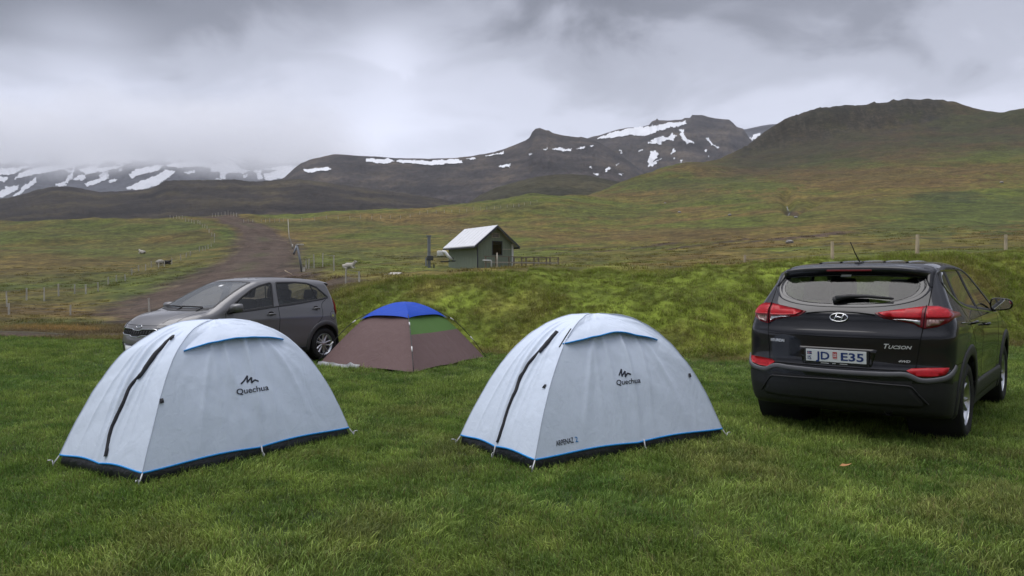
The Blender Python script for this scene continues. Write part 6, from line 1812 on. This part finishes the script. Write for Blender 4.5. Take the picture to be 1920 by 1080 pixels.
# leaning pole and old gate post by the road
p = hit(550, 468); d = p[1]
o = empty('leaning_pole', p); tag(o, 'thin pale wooden pole leaning left beside the dirt road', 'pole')
m = MB(); m.tube([(0, 0, -.2), (-.35 * d / 60, .1, 1.2 * d / 70), ((539.5 - 550) / FPX * d, .2, 57 / FPX * d)], [.10, .08, .05], 8); m.build('shaft', POST, o, True)
m = MB(); m.tube([(-.10, 0, .1 * d / 70), (-.16, 0, .5 * d / 70)], .12, 8); m.build('collar', POST, o, True)
p = at(567, 503, 60.0); p[2] = gz1(p[0], p[1]); d = 60.0
o = empty('gate_post', p); tag(o, 'grey leaning gate post with a flat arm on top, right of the road', 'post')
m = MB(); m.tube([(0, 0, -.2), (-.20, 0, 1.0), (-.42, 0, 2.15)], [.10, .09, .09], 8); m.build('upright', GALV, o, True)
m = MB(); m.box((-.50, -.10, 2.12), (.10, .10, 2.22), bev=.02); m.build('arm', POST, o)
m = MB(); m.tube([(-.44, 0, 2.1), (-.62, 0, 1.6), (-.72, .05, 1.4)], [.09, .08, .10], 8); m.build('brace', GALV, o, True)
m = MB(); m.box((.02, -.08, -.1), (.2, .1, .35)); m.build('footing', POST, o)
# short stick and a bent hoop lying on the bare soil
p = hit(540, 505); o = obj('fallen_stake', np.array([(0, 0, 0)]), [], POST) if False else None
m = MB(); m.tube([(-.25, 0, .35), (.0, 0, .2), (.3, .05, .04)], .04, 6); s_ = m.build('fallen_stake', POST2, None, True); s_.location = at(540, 506, 58); s_.location.z = gz1(s_.location.x, s_.location.y); tag(s_, 'pale broken stake lying on bare soil beside the road', 'stake')

WOOL = mat('white_wool', (.42, .395, .35), rough=.95, var=.12, var_scale=9, bump=.6, bump_scale=22)
WOOL_D = mat('dark_wool', (.020, .018, .017), rough=.95, var=.3, var_scale=9, bump=.6, bump_scale=22)
def sheep(loc, rz, label, material=WOOL, lying=True, head_up=1.0, s=1.0):
    """continuous body grown from a joint skeleton"""
    bz = .34 if lying else .62
    J = [(0, 0, bz), (.28, 0, bz + .02), (.50, 0, bz + .10 + .10 * head_up), (.62, 0, bz + .18 + .20 * head_up), (.80, 0, bz + .12 + .20 * head_up), (-.30, 0, bz + .02), (-.52, 0, bz - .02), (-.62, 0, bz - .14)]
    R_ = [.27, .26, .15, .11, .07, .27, .18, .05]
    E_ = [(0, 1), (1, 2), (2, 3), (3, 4), (0, 5), (5, 6), (6, 7)]
    for (jx, par, f) in ((.30, 1, 1), (-.32, 5, -1)):
        for sy in (-1, 1):
            b = len(J)
            if lying: J += [(jx + .06 * f, sy * .20, bz - .16), (jx + .30, sy * .24, .09), (jx + .02, sy * .25, .05)]; R_ += [.11, .06, .05]
            else: J += [(jx + .03 * f, sy * .13, bz - .22), (jx - .02, sy * .13, bz - .42), (jx, sy * .13, .03)]; R_ += [.10, .055, .045]
            E_ += [(par, b), (b, b + 1), (b + 1, b + 2)]
    for sy in (-1, 1):
        b = len(J); hx, hz = J[3][0], J[3][2]
        J += [(hx - .02, sy * .12, hz + .06), (hx - .03, sy * .19, hz + .05)]; R_ += [.035, .02]; E_ += [(3, b), (b, b + 1)]
    me = bpy.data.meshes.new('body'); me.from_pydata([(a * s, b * s, c * s) for a, b, c in J], E_, [])
    tmp = bpy.data.objects.new('body', me); COL.objects.link(tmp)
    md = tmp.modifiers.new('Skin', 'SKIN'); md.use_smooth_shade = True
    for i, v in enumerate(me.skin_vertices[0].data): v.radius = (R_[i] * s, R_[i] * s)
    me.skin_vertices[0].data[0].use_root = True
    tmp.modifiers.new('Sub', 'SUBSURF').levels = 1
    tmp.modifiers['Sub'].render_levels = 1
    bpy.context.view_layer.update()
    me2 = bpy.data.meshes.new_from_object(tmp.evaluated_get(bpy.context.evaluated_depsgraph_get()))
    bpy.data.objects.remove(tmp)
    me2.materials.clear(); me2.materials.append(material)
    for p_ in me2.polygons: p_.use_smooth = True
    o = bpy.data.objects.new('sheep', me2); COL.objects.link(o); me2.name = 'sheep'
    o.location = loc; o.rotation_euler = (0, 0, rz); tag(o, label, 'sheep', 'sheep resting on the hillside')
    return o
def on_ground(px, py): p = hit(px, py); p[2] = gz1(p[0], p[1]); return p
sheep(on_ground(654, 504), -.15, 'white sheep lying behind the roadside fence with head raised', s=.92)
q = at(743, 514.5, 31.0); q[2] = q[2] - .52; sheep(q, 2.8, 'white sheep mostly hidden behind the crest of the bank, only its back showing', head_up=-.6)
sheep(on_ground(267, 476.5), 2.9, 'white sheep lying alone in the middle of the left field', head_up=.9, s=1.1)
sheep(on_ground(299, 501), 1.2, 'white sheep standing at the fence left of the dirt road', lying=False, head_up=-.4, s=1.0)
sheep(on_ground(312, 498), .2, 'black sheep lying at the fence beside a white one', material=WOOL_D, s=.95, head_up=.2)

STONE = mat('pale_stone', (.24, .23, .22), rough=.9, var=.3, var_scale=4, bump=.5, bump_scale=6)
def stone(px, py, r, label):
    p = on_ground(px, py); rr = random.Random(int(px))
    bm = bmesh.new(); bmesh.ops.create_icosphere(bm, subdivisions=2, radius=1.0)
    for v in bm.verts:
        k = 1 + .35 * float(vnoise(v.co.x * 2 + px, v.co.y * 2 + v.co.z * 3, 5)); v.co = Vector((v.co.x * r * 1.3 * k, v.co.y * r * k, v.co.z * r * .75 * k))
    me = bpy.data.meshes.new('boulder'); bm.to_mesh(me); bm.free(); me.materials.append(STONE)
    o = bpy.data.objects.new('boulder', me); COL.objects.link(o); o.location = (p[0], p[1], p[2] + r * .35); o.rotation_euler = (0, 0, rr.uniform(0, 6))
    tag(o, label, 'boulder', 'boulders on the hillside')
for px, py, r, lb in ((1274, 399, .50, 'pale boulder on the green slope left of the stream gully'), (1368, 406, .48, 'grey boulder nearest the stream gully on its left'), (1247, 379, .45, 'small pale boulder highest on the slope right of the hut'),
                      (1492, 405, .35, 'pale stone at the foot of the stream gully'), (1878, 345, .55, 'lone pale boulder on the brown slope at the far right'), (1480, 457, .35, 'small stone on the eroded soil edge'),
                      (1640, 376, .38, 'small boulder on the slope right of the stream gully')):
    stone(px, py, r, lb)
# thin thread of water in the gully
w = [hit(1474, 376), hit(1480, 386), hit(1478, 394), hit(1483, 401)]
m = MB(); V = []
for q in w: V += [(q[0] - .08, q[1], gz1(q[0], q[1]) + .05), (q[0] + .08, q[1], gz1(q[0], q[1]) + .06)]
s_ = obj('stream', np.array(V), [(0, 1, 3, 2), (2, 3, 5, 4), (4, 5, 7, 6)], mat('stream_water', (.45, .47, .5), rough=.15), kind='structure')
# ------------------------------------------------------------------ grass
def blade_mat(name, bright=1.0):
    m = bpy.data.materials.new(name); m.use_nodes = True
    nt = m.node_tree; N, Lk = nt.nodes, nt.links
    N.remove(N['Principled BSDF'])
    out = [n for n in N if n.type == 'OUTPUT_MATERIAL'][0]
    ic = N.new('ShaderNodeAttribute'); ic.attribute_type = 'INSTANCER'; ic.attribute_name = 'icol'
    bl = N.new('ShaderNodeAttribute'); bl.attribute_name = 'blade'     # r: random per blade, g: height along it, b: dry
    sp = N.new('ShaderNodeSeparateColor'); Lk.new(bl.outputs['Color'], sp.inputs[0])
    mr = N.new('ShaderNodeMapRange'); mr.inputs['To Min'].default_value = .55 * bright; mr.inputs['To Max'].default_value = 1.6 * bright; Lk.new(sp.outputs[0], mr.inputs['Value'])
    vs = N.new('ShaderNodeVectorMath'); vs.operation = 'SCALE'; Lk.new(ic.outputs['Color'], vs.inputs[0]); Lk.new(mr.outputs[0], vs.inputs['Scale'])
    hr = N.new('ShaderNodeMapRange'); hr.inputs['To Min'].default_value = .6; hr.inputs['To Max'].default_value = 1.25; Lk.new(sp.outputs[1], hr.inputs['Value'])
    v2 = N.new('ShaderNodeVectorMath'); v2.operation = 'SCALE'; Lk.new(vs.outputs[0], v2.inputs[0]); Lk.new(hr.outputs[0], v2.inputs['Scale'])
    mx = N.new('ShaderNodeMix'); mx.data_type = 'RGBA'; Lk.new(sp.outputs[2], mx.inputs['Factor']); Lk.new(v2.outputs[0], mx.inputs['A']); mx.inputs['B'].default_value = (.23, .19, .075, 1)
    df = N.new('ShaderNodeBsdfPrincipled'); df.inputs['Roughness'].default_value = .55; df.inputs['Specular IOR Level'].default_value = .3
    Lk.new(mx.outputs['Result'], df.inputs['Base Color'])
    tl = N.new('ShaderNodeBsdfTranslucent'); Lk.new(mx.outputs['Result'], tl.inputs[0])
    ms = N.new('ShaderNodeMixShader'); ms.inputs[0].default_value = .32; Lk.new(df.outputs[0], ms.inputs[1]); Lk.new(tl.outputs[0], ms.inputs[2]); Lk.new(ms.outputs[0], out.inputs['Surface'])
    return m
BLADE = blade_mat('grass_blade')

def tuft(name, n, rad, hmin, hmax, wid, lean, droop, dry, seed, flow=.0):
    rr = np.random.default_rng(seed)
    V = []; F_ = []; C_ = []
    for i in range(n):
        a = rr.random() * 2 * math.pi; r = rad * math.sqrt(rr.random())
        bx, by = r * math.cos(a), r * math.sin(a)
        h = hmin + (hmax - hmin) * rr.random() ** 1.5
        da = a * .3 + rr.random() * 2 * math.pi * .7
        ln = lean * (.3 + rr.random())
        dx, dy = math.cos(da) * ln + flow, math.sin(da) * ln
        tw = rr.random() * math.pi
        wx, wy = math.cos(tw) * wid / 2, math.sin(tw) * wid / 2
        rnd = rr.random(); dr = 1.0 if rr.random() < dry else 0.0
        b = len(V)
        for (t, w) in ((0, 1.0), (.4, .9), (.75, .6), (1.0, 0)):
            q = t ** 1.7
            x = bx + dx * h * q * 1.2; y = by + dy * h * q * 1.2; z = h * (t - droop * t ** 3 * (abs(dx) + abs(dy)) * .6)
            if w > 0: V += [(x - wx * w, y - wy * w, z), (x + wx * w, y + wy * w, z)]; C_ += [(rnd, t, dr * .8)] * 2
            else: V.append((x, y, z)); C_.append((rnd, t, dr * .8))
        F_ += [(b, b + 1, b + 3, b + 2), (b + 2, b + 3, b + 5, b + 4), (b + 4, b + 5, b + 6)]
    me = new_mesh(name, np.array(V), F_, BLADE, True)
    at_ = me.color_attributes.new('blade', 'FLOAT_COLOR', 'POINT')
    c4 = np.ones((len(V), 4), np.float32); c4[:, :3] = C_; at_.data.foreach_set('color', c4.ravel())
    return bpy.data.objects.new(name, me)

def scatter(name, P, rot, scl, col, idx, sources, tilt=None):
    me = bpy.data.meshes.new(name)
    me.vertices.add(len(P)); me.vertices.foreach_set('co', np.asarray(P, np.float32).ravel())
    def att(n, ty, data, key):
        a = me.attributes.new(n, ty, 'POINT'); a.data.foreach_set(key, np.ascontiguousarray(data).ravel())
    R3 = np.zeros((len(P), 3), np.float32); R3[:, 2] = rot
    if tilt is not None: R3[:, 0] = tilt[:, 0]; R3[:, 1] = tilt[:, 1]
    att('rot', 'FLOAT_VECTOR', R3, 'vector'); att('scl', 'FLOAT', np.asarray(scl, np.float32), 'value'); att('idx', 'INT', np.asarray(idx, np.int32), 'value')
    c4 = np.ones((len(P), 4), np.float32); c4[:, :3] = col; att('icol', 'FLOAT_COLOR', c4, 'color')
    o = bpy.data.objects.new(name, me); COL.objects.link(o)
    coll = bpy.data.collections.new(name + '_tufts')
    for s_ in sources: coll.objects.link(s_)
    ng = bpy.data.node_groups.new(name, 'GeometryNodeTree')
    ng.interface.new_socket('Geometry', in_out='INPUT', socket_type='NodeSocketGeometry'); ng.interface.new_socket('Geometry', in_out='OUTPUT', socket_type='NodeSocketGeometry')
    N, Lk = ng.nodes, ng.links
    gi = N.new('NodeGroupInput'); go = N.new('NodeGroupOutput')
    ci = N.new('GeometryNodeCollectionInfo'); ci.inputs['Collection'].default_value = coll; ci.inputs['Separate Children'].default_value = True; ci.inputs['Reset Children'].default_value = True
    m2p = N.new('GeometryNodeMeshToPoints')
    ip = N.new('GeometryNodeInstanceOnPoints'); ip.inputs['Pick Instance'].default_value = True
    def na(n, ty):
        q = N.new('GeometryNodeInputNamedAttribute'); q.data_type = ty; q.inputs['Name'].default_value = n; return q.outputs['Attribute']
    Lk.new(gi.outputs[0], m2p.inputs['Mesh']); Lk.new(m2p.outputs[0], ip.inputs['Points']); Lk.new(ci.outputs[0], ip.inputs['Instance'])
    Lk.new(na('idx', 'INT'), ip.inputs['Instance Index'])
    Lk.new(na('rot', 'FLOAT_VECTOR'), ip.inputs['Rotation'])
    cs = N.new('ShaderNodeCombineXYZ')
    sv = na('scl', 'FLOAT')
    for k in range(3): Lk.new(sv, cs.inputs[k])
    Lk.new(cs.outputs[0], ip.inputs['Scale'])
    Lk.new(ip.outputs[0], go.inputs[0])
    md = o.modifiers.new('tufts', 'NODES'); md.node_group = ng
    return o

def sample_sector(dens, y0, y1, a0, a1, seed, pad=0.0):
    """random places in a sector of the ground, at dens(Y) per square metre"""
    rr = np.random.default_rng(seed)
    P = []
    Y = y0
    while Y < y1:
        dY = max(.15, Y * .04)
        xa, xb = a0 * Y - pad, a1 * Y + pad
        n = rr.poisson(dens(Y) * (xb - xa) * dY)
        P.append(np.stack([xa + (xb - xa) * rr.random(n), Y + dY * rr.random(n)], 1)); Y += dY
    return np.vstack(P), rr

def outside_tents(P, shrink=.94):
    k = np.ones(len(P), bool)
    for q in TENT_FOOT:
        c = np.mean(q, axis=0)
        k &= ~in_poly(P[:, 0], P[:, 1], [tuple(c[:2] + (p[:2] - c[:2]) * shrink) for p in q])
    return k

def build_grass():
    # lawn
    src = [tuft('lawn_tuft', 30, .085, .020, .055, .0042, .55, .5, .05, 300 + i) for i in range(4)] + [tuft('lawn_tuft', 26, .08, .030, .085, .0044, .6, .7, .08, 310 + i, .35) for i in range(4)] + [tuft('lawn_tuft', 14, .06, .05, .12, .0042, .5, .9, .22, 320 + i, .5) for i in range(3)]
    dens = lambda Y: 420 if Y < 6 else (420 - (Y - 6) * 70 if Y < 9 else max(95, 210 - (Y - 9) * 22))
    P, rr = sample_sector(dens, 2.4, 19.5, -.80, .80, 5, 1.4)
    x, y = P[:, 0], P[:, 1]
    a, Y, px, le, lawn, bankm = zones(x, y)
    k = (lawn > .4) & outside_tents(P)
    P = P[k]; x, y = P[:, 0], P[:, 1]; n = len(P)
    z = ground_z(x, y)
    n1 = fbm(x * .55, y * .55, 401, 4); n2 = fbm(x * 2.1, y * 2.1, 402, 3); n3 = fbm(x * .22 + 4, y * .22, 403, 3)
    n4 = fbm(x * 4.2, y * 4.2, 406, 3)
    tall = np.clip(.5 + 1.2 * n1 + .7 * n2, 0, 1)
    u = rr.random(n)
    longp = .04 + .18 * smooth(.05, .40, n4 + .3 * n2)
    idx = np.where(u < longp, rr.integers(8, 11, n), np.where(u < longp + .25 + .45 * tall, rr.integers(4, 8, n), rr.integers(0, 4, n)))
    flow = 2 * math.pi * (fbm(x * .35, y * .35, 405, 3) * 1.6) + rr.normal(0, .7, n)
    col = lerp3(np.array([.098, .180, .028]), np.array([.205, .268, .056]), np.clip(.45 + .6 * n1 + .9 * n4, 0, 1))
    dry = np.clip(smooth(.36, .7, n3 + .8 * n2 + .25 * n1), 0, 1)[:, None]
    col = col * (1 - .4 * dry) + .4 * dry * np.array([.215, .190, .065])
    col *= (.80 + .40 * rr.random(n) + .30 * smooth(.0, .45, n4) - .18 * smooth(.05, .5, -n4))[:, None]
    scl = (.70 + .30 * rr.random(n) + .26 * tall) * np.where(Y[k] > 9, 1.15, 1.0)
    o = scatter('lawn_grass', np.stack([x, y, z - .004], 1), flow, scl, col, idx, src, rr.normal(0, .10, (n, 2)))
    tag(o, 'short lush green grass covering the camping lawn', 'grass', kind='stuff')
    # bank and rough verges
    src = [tuft('rough_tuft', 34, .14, .06, .20, .0065, .7, .9, .22, 340 + i, .2) for i in range(5)] + [tuft('rough_tuft', 30, .16, .08, .28, .0070, .8, 1.0, .75, 350 + i, .3) for i in range(3)]
    P, rr = sample_sector(lambda Y: 130 if Y < 20 else 75, 12.8, 25, -.30, .80, 6, 1.0)
    x, y = P[:, 0], P[:, 1]
    a, Y, px, le, lawn, bankm = zones(x, y)
    k = (lawn < .6) & (px > 560) & (Y < le + 8.5); 
    P1 = P[k]
    P2, rr2 = sample_sector(lambda Y: 85 if Y < 24 else 45, 17.0, 31, -.80, -.30, 8, 1.0)
    x, y = P2[:, 0], P2[:, 1]
    a, Y, px, le, lawn, bankm = zones(x, y)
    rd, rt = seg_dist(x, y, [p_ for p_ in ROAD_C[::2]])
    P2 = P2[(lawn < .6) & (rd > 1.0)]
    P = np.vstack([P1, P2]); x, y = P[:, 0], P[:, 1]; n = len(P); z = ground_z(x, y)
    c, lw = veg_color(x, y, z, False)
    n2 = fbm(x * 1.3, y * 1.3, 411, 3); n1 = fbm(x * .5, y * .5, 412, 3)
    col = c * 1.5 * (.66 + .68 * rr.random(n) ** 1.2)[:, None]
    straw = (c[:, 0] / (c[:, 1] + 1e-6)) > 1.0
    u = rr.random(n)
    idx = np.where((u < .30) | (straw & (u < .6)), rr.integers(5, 8, n), rr.integers(0, 5, n))
    idx = np.where(~straw & (u > .08), rr.integers(0, 5, n), idx)
    scl = .50 + .35 * rr.random(n) + .55 * np.clip(n1 + n2, -.3, .6)
    o = scatter('rough_grass', np.stack([x, y, z - .01], 1), 2 * math.pi * fbm(x * .3, y * .3, 415, 2) + rr.normal(0, .9, n), np.clip(scl, .35, 1.1), col, idx, src, rr.normal(0, .15, (n, 2)))
    tag(o, 'long tussocky grass and straw on the bank and the verges', 'grass', kind='stuff')
    # tussocks of the fields beyond
    src = [tuft('field_tussock', 60, .30, .06, .18, .016, .7, .9, .16, 360 + i, .2) for i in range(4)]
    P, rr = sample_sector(lambda Y: 2.0 if Y < 45 else max(.05, 2.0 * (45 / Y) ** 2.2), 20, 110, -.76, .76, 9, 2.0)
    x, y = P[:, 0], P[:, 1]
    a, Y, px, le, lawn, bankm = zones(x, y)
    rd, rt = seg_dist(x, y, [p_ for p_ in ROAD_C[::2]])
    hw = np.interp(rt, np.linspace(0, 1, len(ROAD_HW)), ROAD_HW)
    k = (lawn < .2) & (bankm < .3) & (rd > hw * 1.5) & (fbm(x * .2, y * .2, 421, 3) > -.12)
    P = P[k]; x, y = P[:, 0], P[:, 1]; n = len(P); z = ground_z(x, y)
    c, lw = veg_color(x, y, z, False)
    col = c * 1.7 * (.8 + .4 * rr.random(n))[:, None]
    o = scatter('field_grass', np.stack([x, y, z - .03], 1), rr.random(n) * 6.28, (.6 + .9 * rr.random(n) ** 2) * np.where(Y[k] > 70, 1.4, 1.0), col, rr.integers(0, 4, n), src)
    tag(o, 'scattered tussocks of coarse grass on the fields beyond', 'grass', kind='stuff')
build_grass()
def dry_leaf(px, py, label):
    p = on_plane(px, py, .05)
    V = [(0, 0, .0), (.03, .018, .012), (.065, .02, .006), (.095, .0, .018), (.06, -.022, .01), (.028, -.016, .0), (.05, 0, -.004)]
    o = obj('dry_leaf', np.array(V), [(0, 1, 6), (1, 2, 6), (2, 3, 6), (3, 4, 6), (4, 5, 6), (5, 0, 6)], mat('dead_leaf', (.40, .20, .08), rough=.8), None, False)
    o.location = tuple(p); tag(o, label, 'leaf')
dry_leaf(1574, 873, 'small orange brown dead leaf lying on the lawn below the black SUV')
# ------------------------------------------------------------------ damp air between here and the mountains
def build_haze():
    deps = bpy.context.evaluated_depsgraph_get()
    lo = 1e9; hi = -1e9
    for o in bpy.data.objects:
        if o.type == 'MESH' and o.name.split('.')[0] in ('ground', 'snow_streaked_mountain', 'brown_peak_ridge', 'dark_moor_ridge', 'dark_round_hill', 'dark_round_hill'):
            c = np.empty(len(o.data.vertices) * 3, np.float32); o.data.vertices.foreach_get('co', c); zz = c[2::3]
            lo = min(lo, zz.min()); hi = max(hi, zz.max())
    m = bpy.data.materials.new('damp_air'); m.use_nodes = True
    N, Lk = m.node_tree.nodes, m.node_tree.links
    N.remove(N['Principled BSDF']); out = [n for n in N if n.type == 'OUTPUT_MATERIAL'][0]
    v = N.new('ShaderNodeVolumePrincipled'); v.inputs['Color'].default_value = (.86, .90, .98, 1); v.inputs['Density'].default_value = HAZE
    v.inputs['Anisotropy'].default_value = .2
    Lk.new(v.outputs[0], out.inputs['Volume'])
    mb = MB(); mb.box((-9000, -3000, lo - 1.0), (9000, 3660, hi + 12.0)); o = mb.build('haze', m); tag(o, kind='stuff')
HAZE = 6.2e-5
build_haze()

def build_cloud():
    """low cloud lying on the far mountains, beyond the clear valley air"""
    m = bpy.data.materials.new('low_cloud'); m.use_nodes = True
    N, Lk = m.node_tree.nodes, m.node_tree.links
    N.remove(N['Principled BSDF']); out = [n for n in N if n.type == 'OUTPUT_MATERIAL'][0]
    v = N.new('ShaderNodeVolumePrincipled'); v.inputs['Color'].default_value = (.97, .975, .99, 1); v.inputs['Anisotropy'].default_value = .0
    geo = N.new('ShaderNodeNewGeometry'); sp = N.new('ShaderNodeSeparateXYZ'); Lk.new(geo.outputs['Position'], sp.inputs[0])
    n = N.new('ShaderNodeTexNoise'); n.inputs['Scale'].default_value = .0022; n.inputs['Detail'].default_value = 4; n.inputs['Roughness'].default_value = .55
    Lk.new(geo.outputs['Position'], n.inputs['Vector'])
    def M(op, a, b, c=None):
        q = N.new('ShaderNodeMath'); q.operation = op
        for i, x in enumerate((a, b, c)):
            if x is None: continue
            if isinstance(x, (int, float)): q.inputs[i].default_value = x
            else: Lk.new(x, q.inputs[i])
        return q.outputs[0]
    zz = M('ADD', sp.outputs[2], M('MULTIPLY', M('SUBTRACT', n.outputs['Fac'], .5), 420.0))
    r1 = N.new('ShaderNodeMapRange'); r1.interpolation_type = 'SMOOTHSTEP'; r1.inputs['From Min'].default_value = CLOUD_Z[0]; r1.inputs['From Max'].default_value = CLOUD_Z[1]; Lk.new(zz, r1.inputs['Value'])
    r2 = N.new('ShaderNodeMapRange'); r2.interpolation_type = 'SMOOTHSTEP'; r2.inputs['From Min'].default_value = CLOUD_Z[3]; r2.inputs['From Max'].default_value = CLOUD_Z[2]; Lk.new(zz, r2.inputs['Value'])
    r3 = N.new('ShaderNodeMapRange'); r3.interpolation_type = 'SMOOTHSTEP'; r3.inputs['From Min'].default_value = -700; r3.inputs['From Max'].default_value = -1500; Lk.new(sp.outputs[0], r3.inputs['Value'])
    d = M('MULTIPLY', M('MULTIPLY', r1.outputs[0], r2.outputs[0]), M('MULTIPLY', r3.outputs[0], CLOUD_D))
    Lk.new(d, v.inputs['Density']); Lk.new(v.outputs[0], out.inputs['Volume'])
    m.cycles.volume_step_rate = .25
    mb = MB(); mb.box((-9500, 3760, CLOUD_Z[0] - 230), (-600, 5600, CLOUD_Z[3] + 230)); o = mb.build('cloud', m); tag(o, kind='stuff')
CLOUD_Z = (600, 735, 850, 1000); CLOUD_D = .0028
build_cloud()
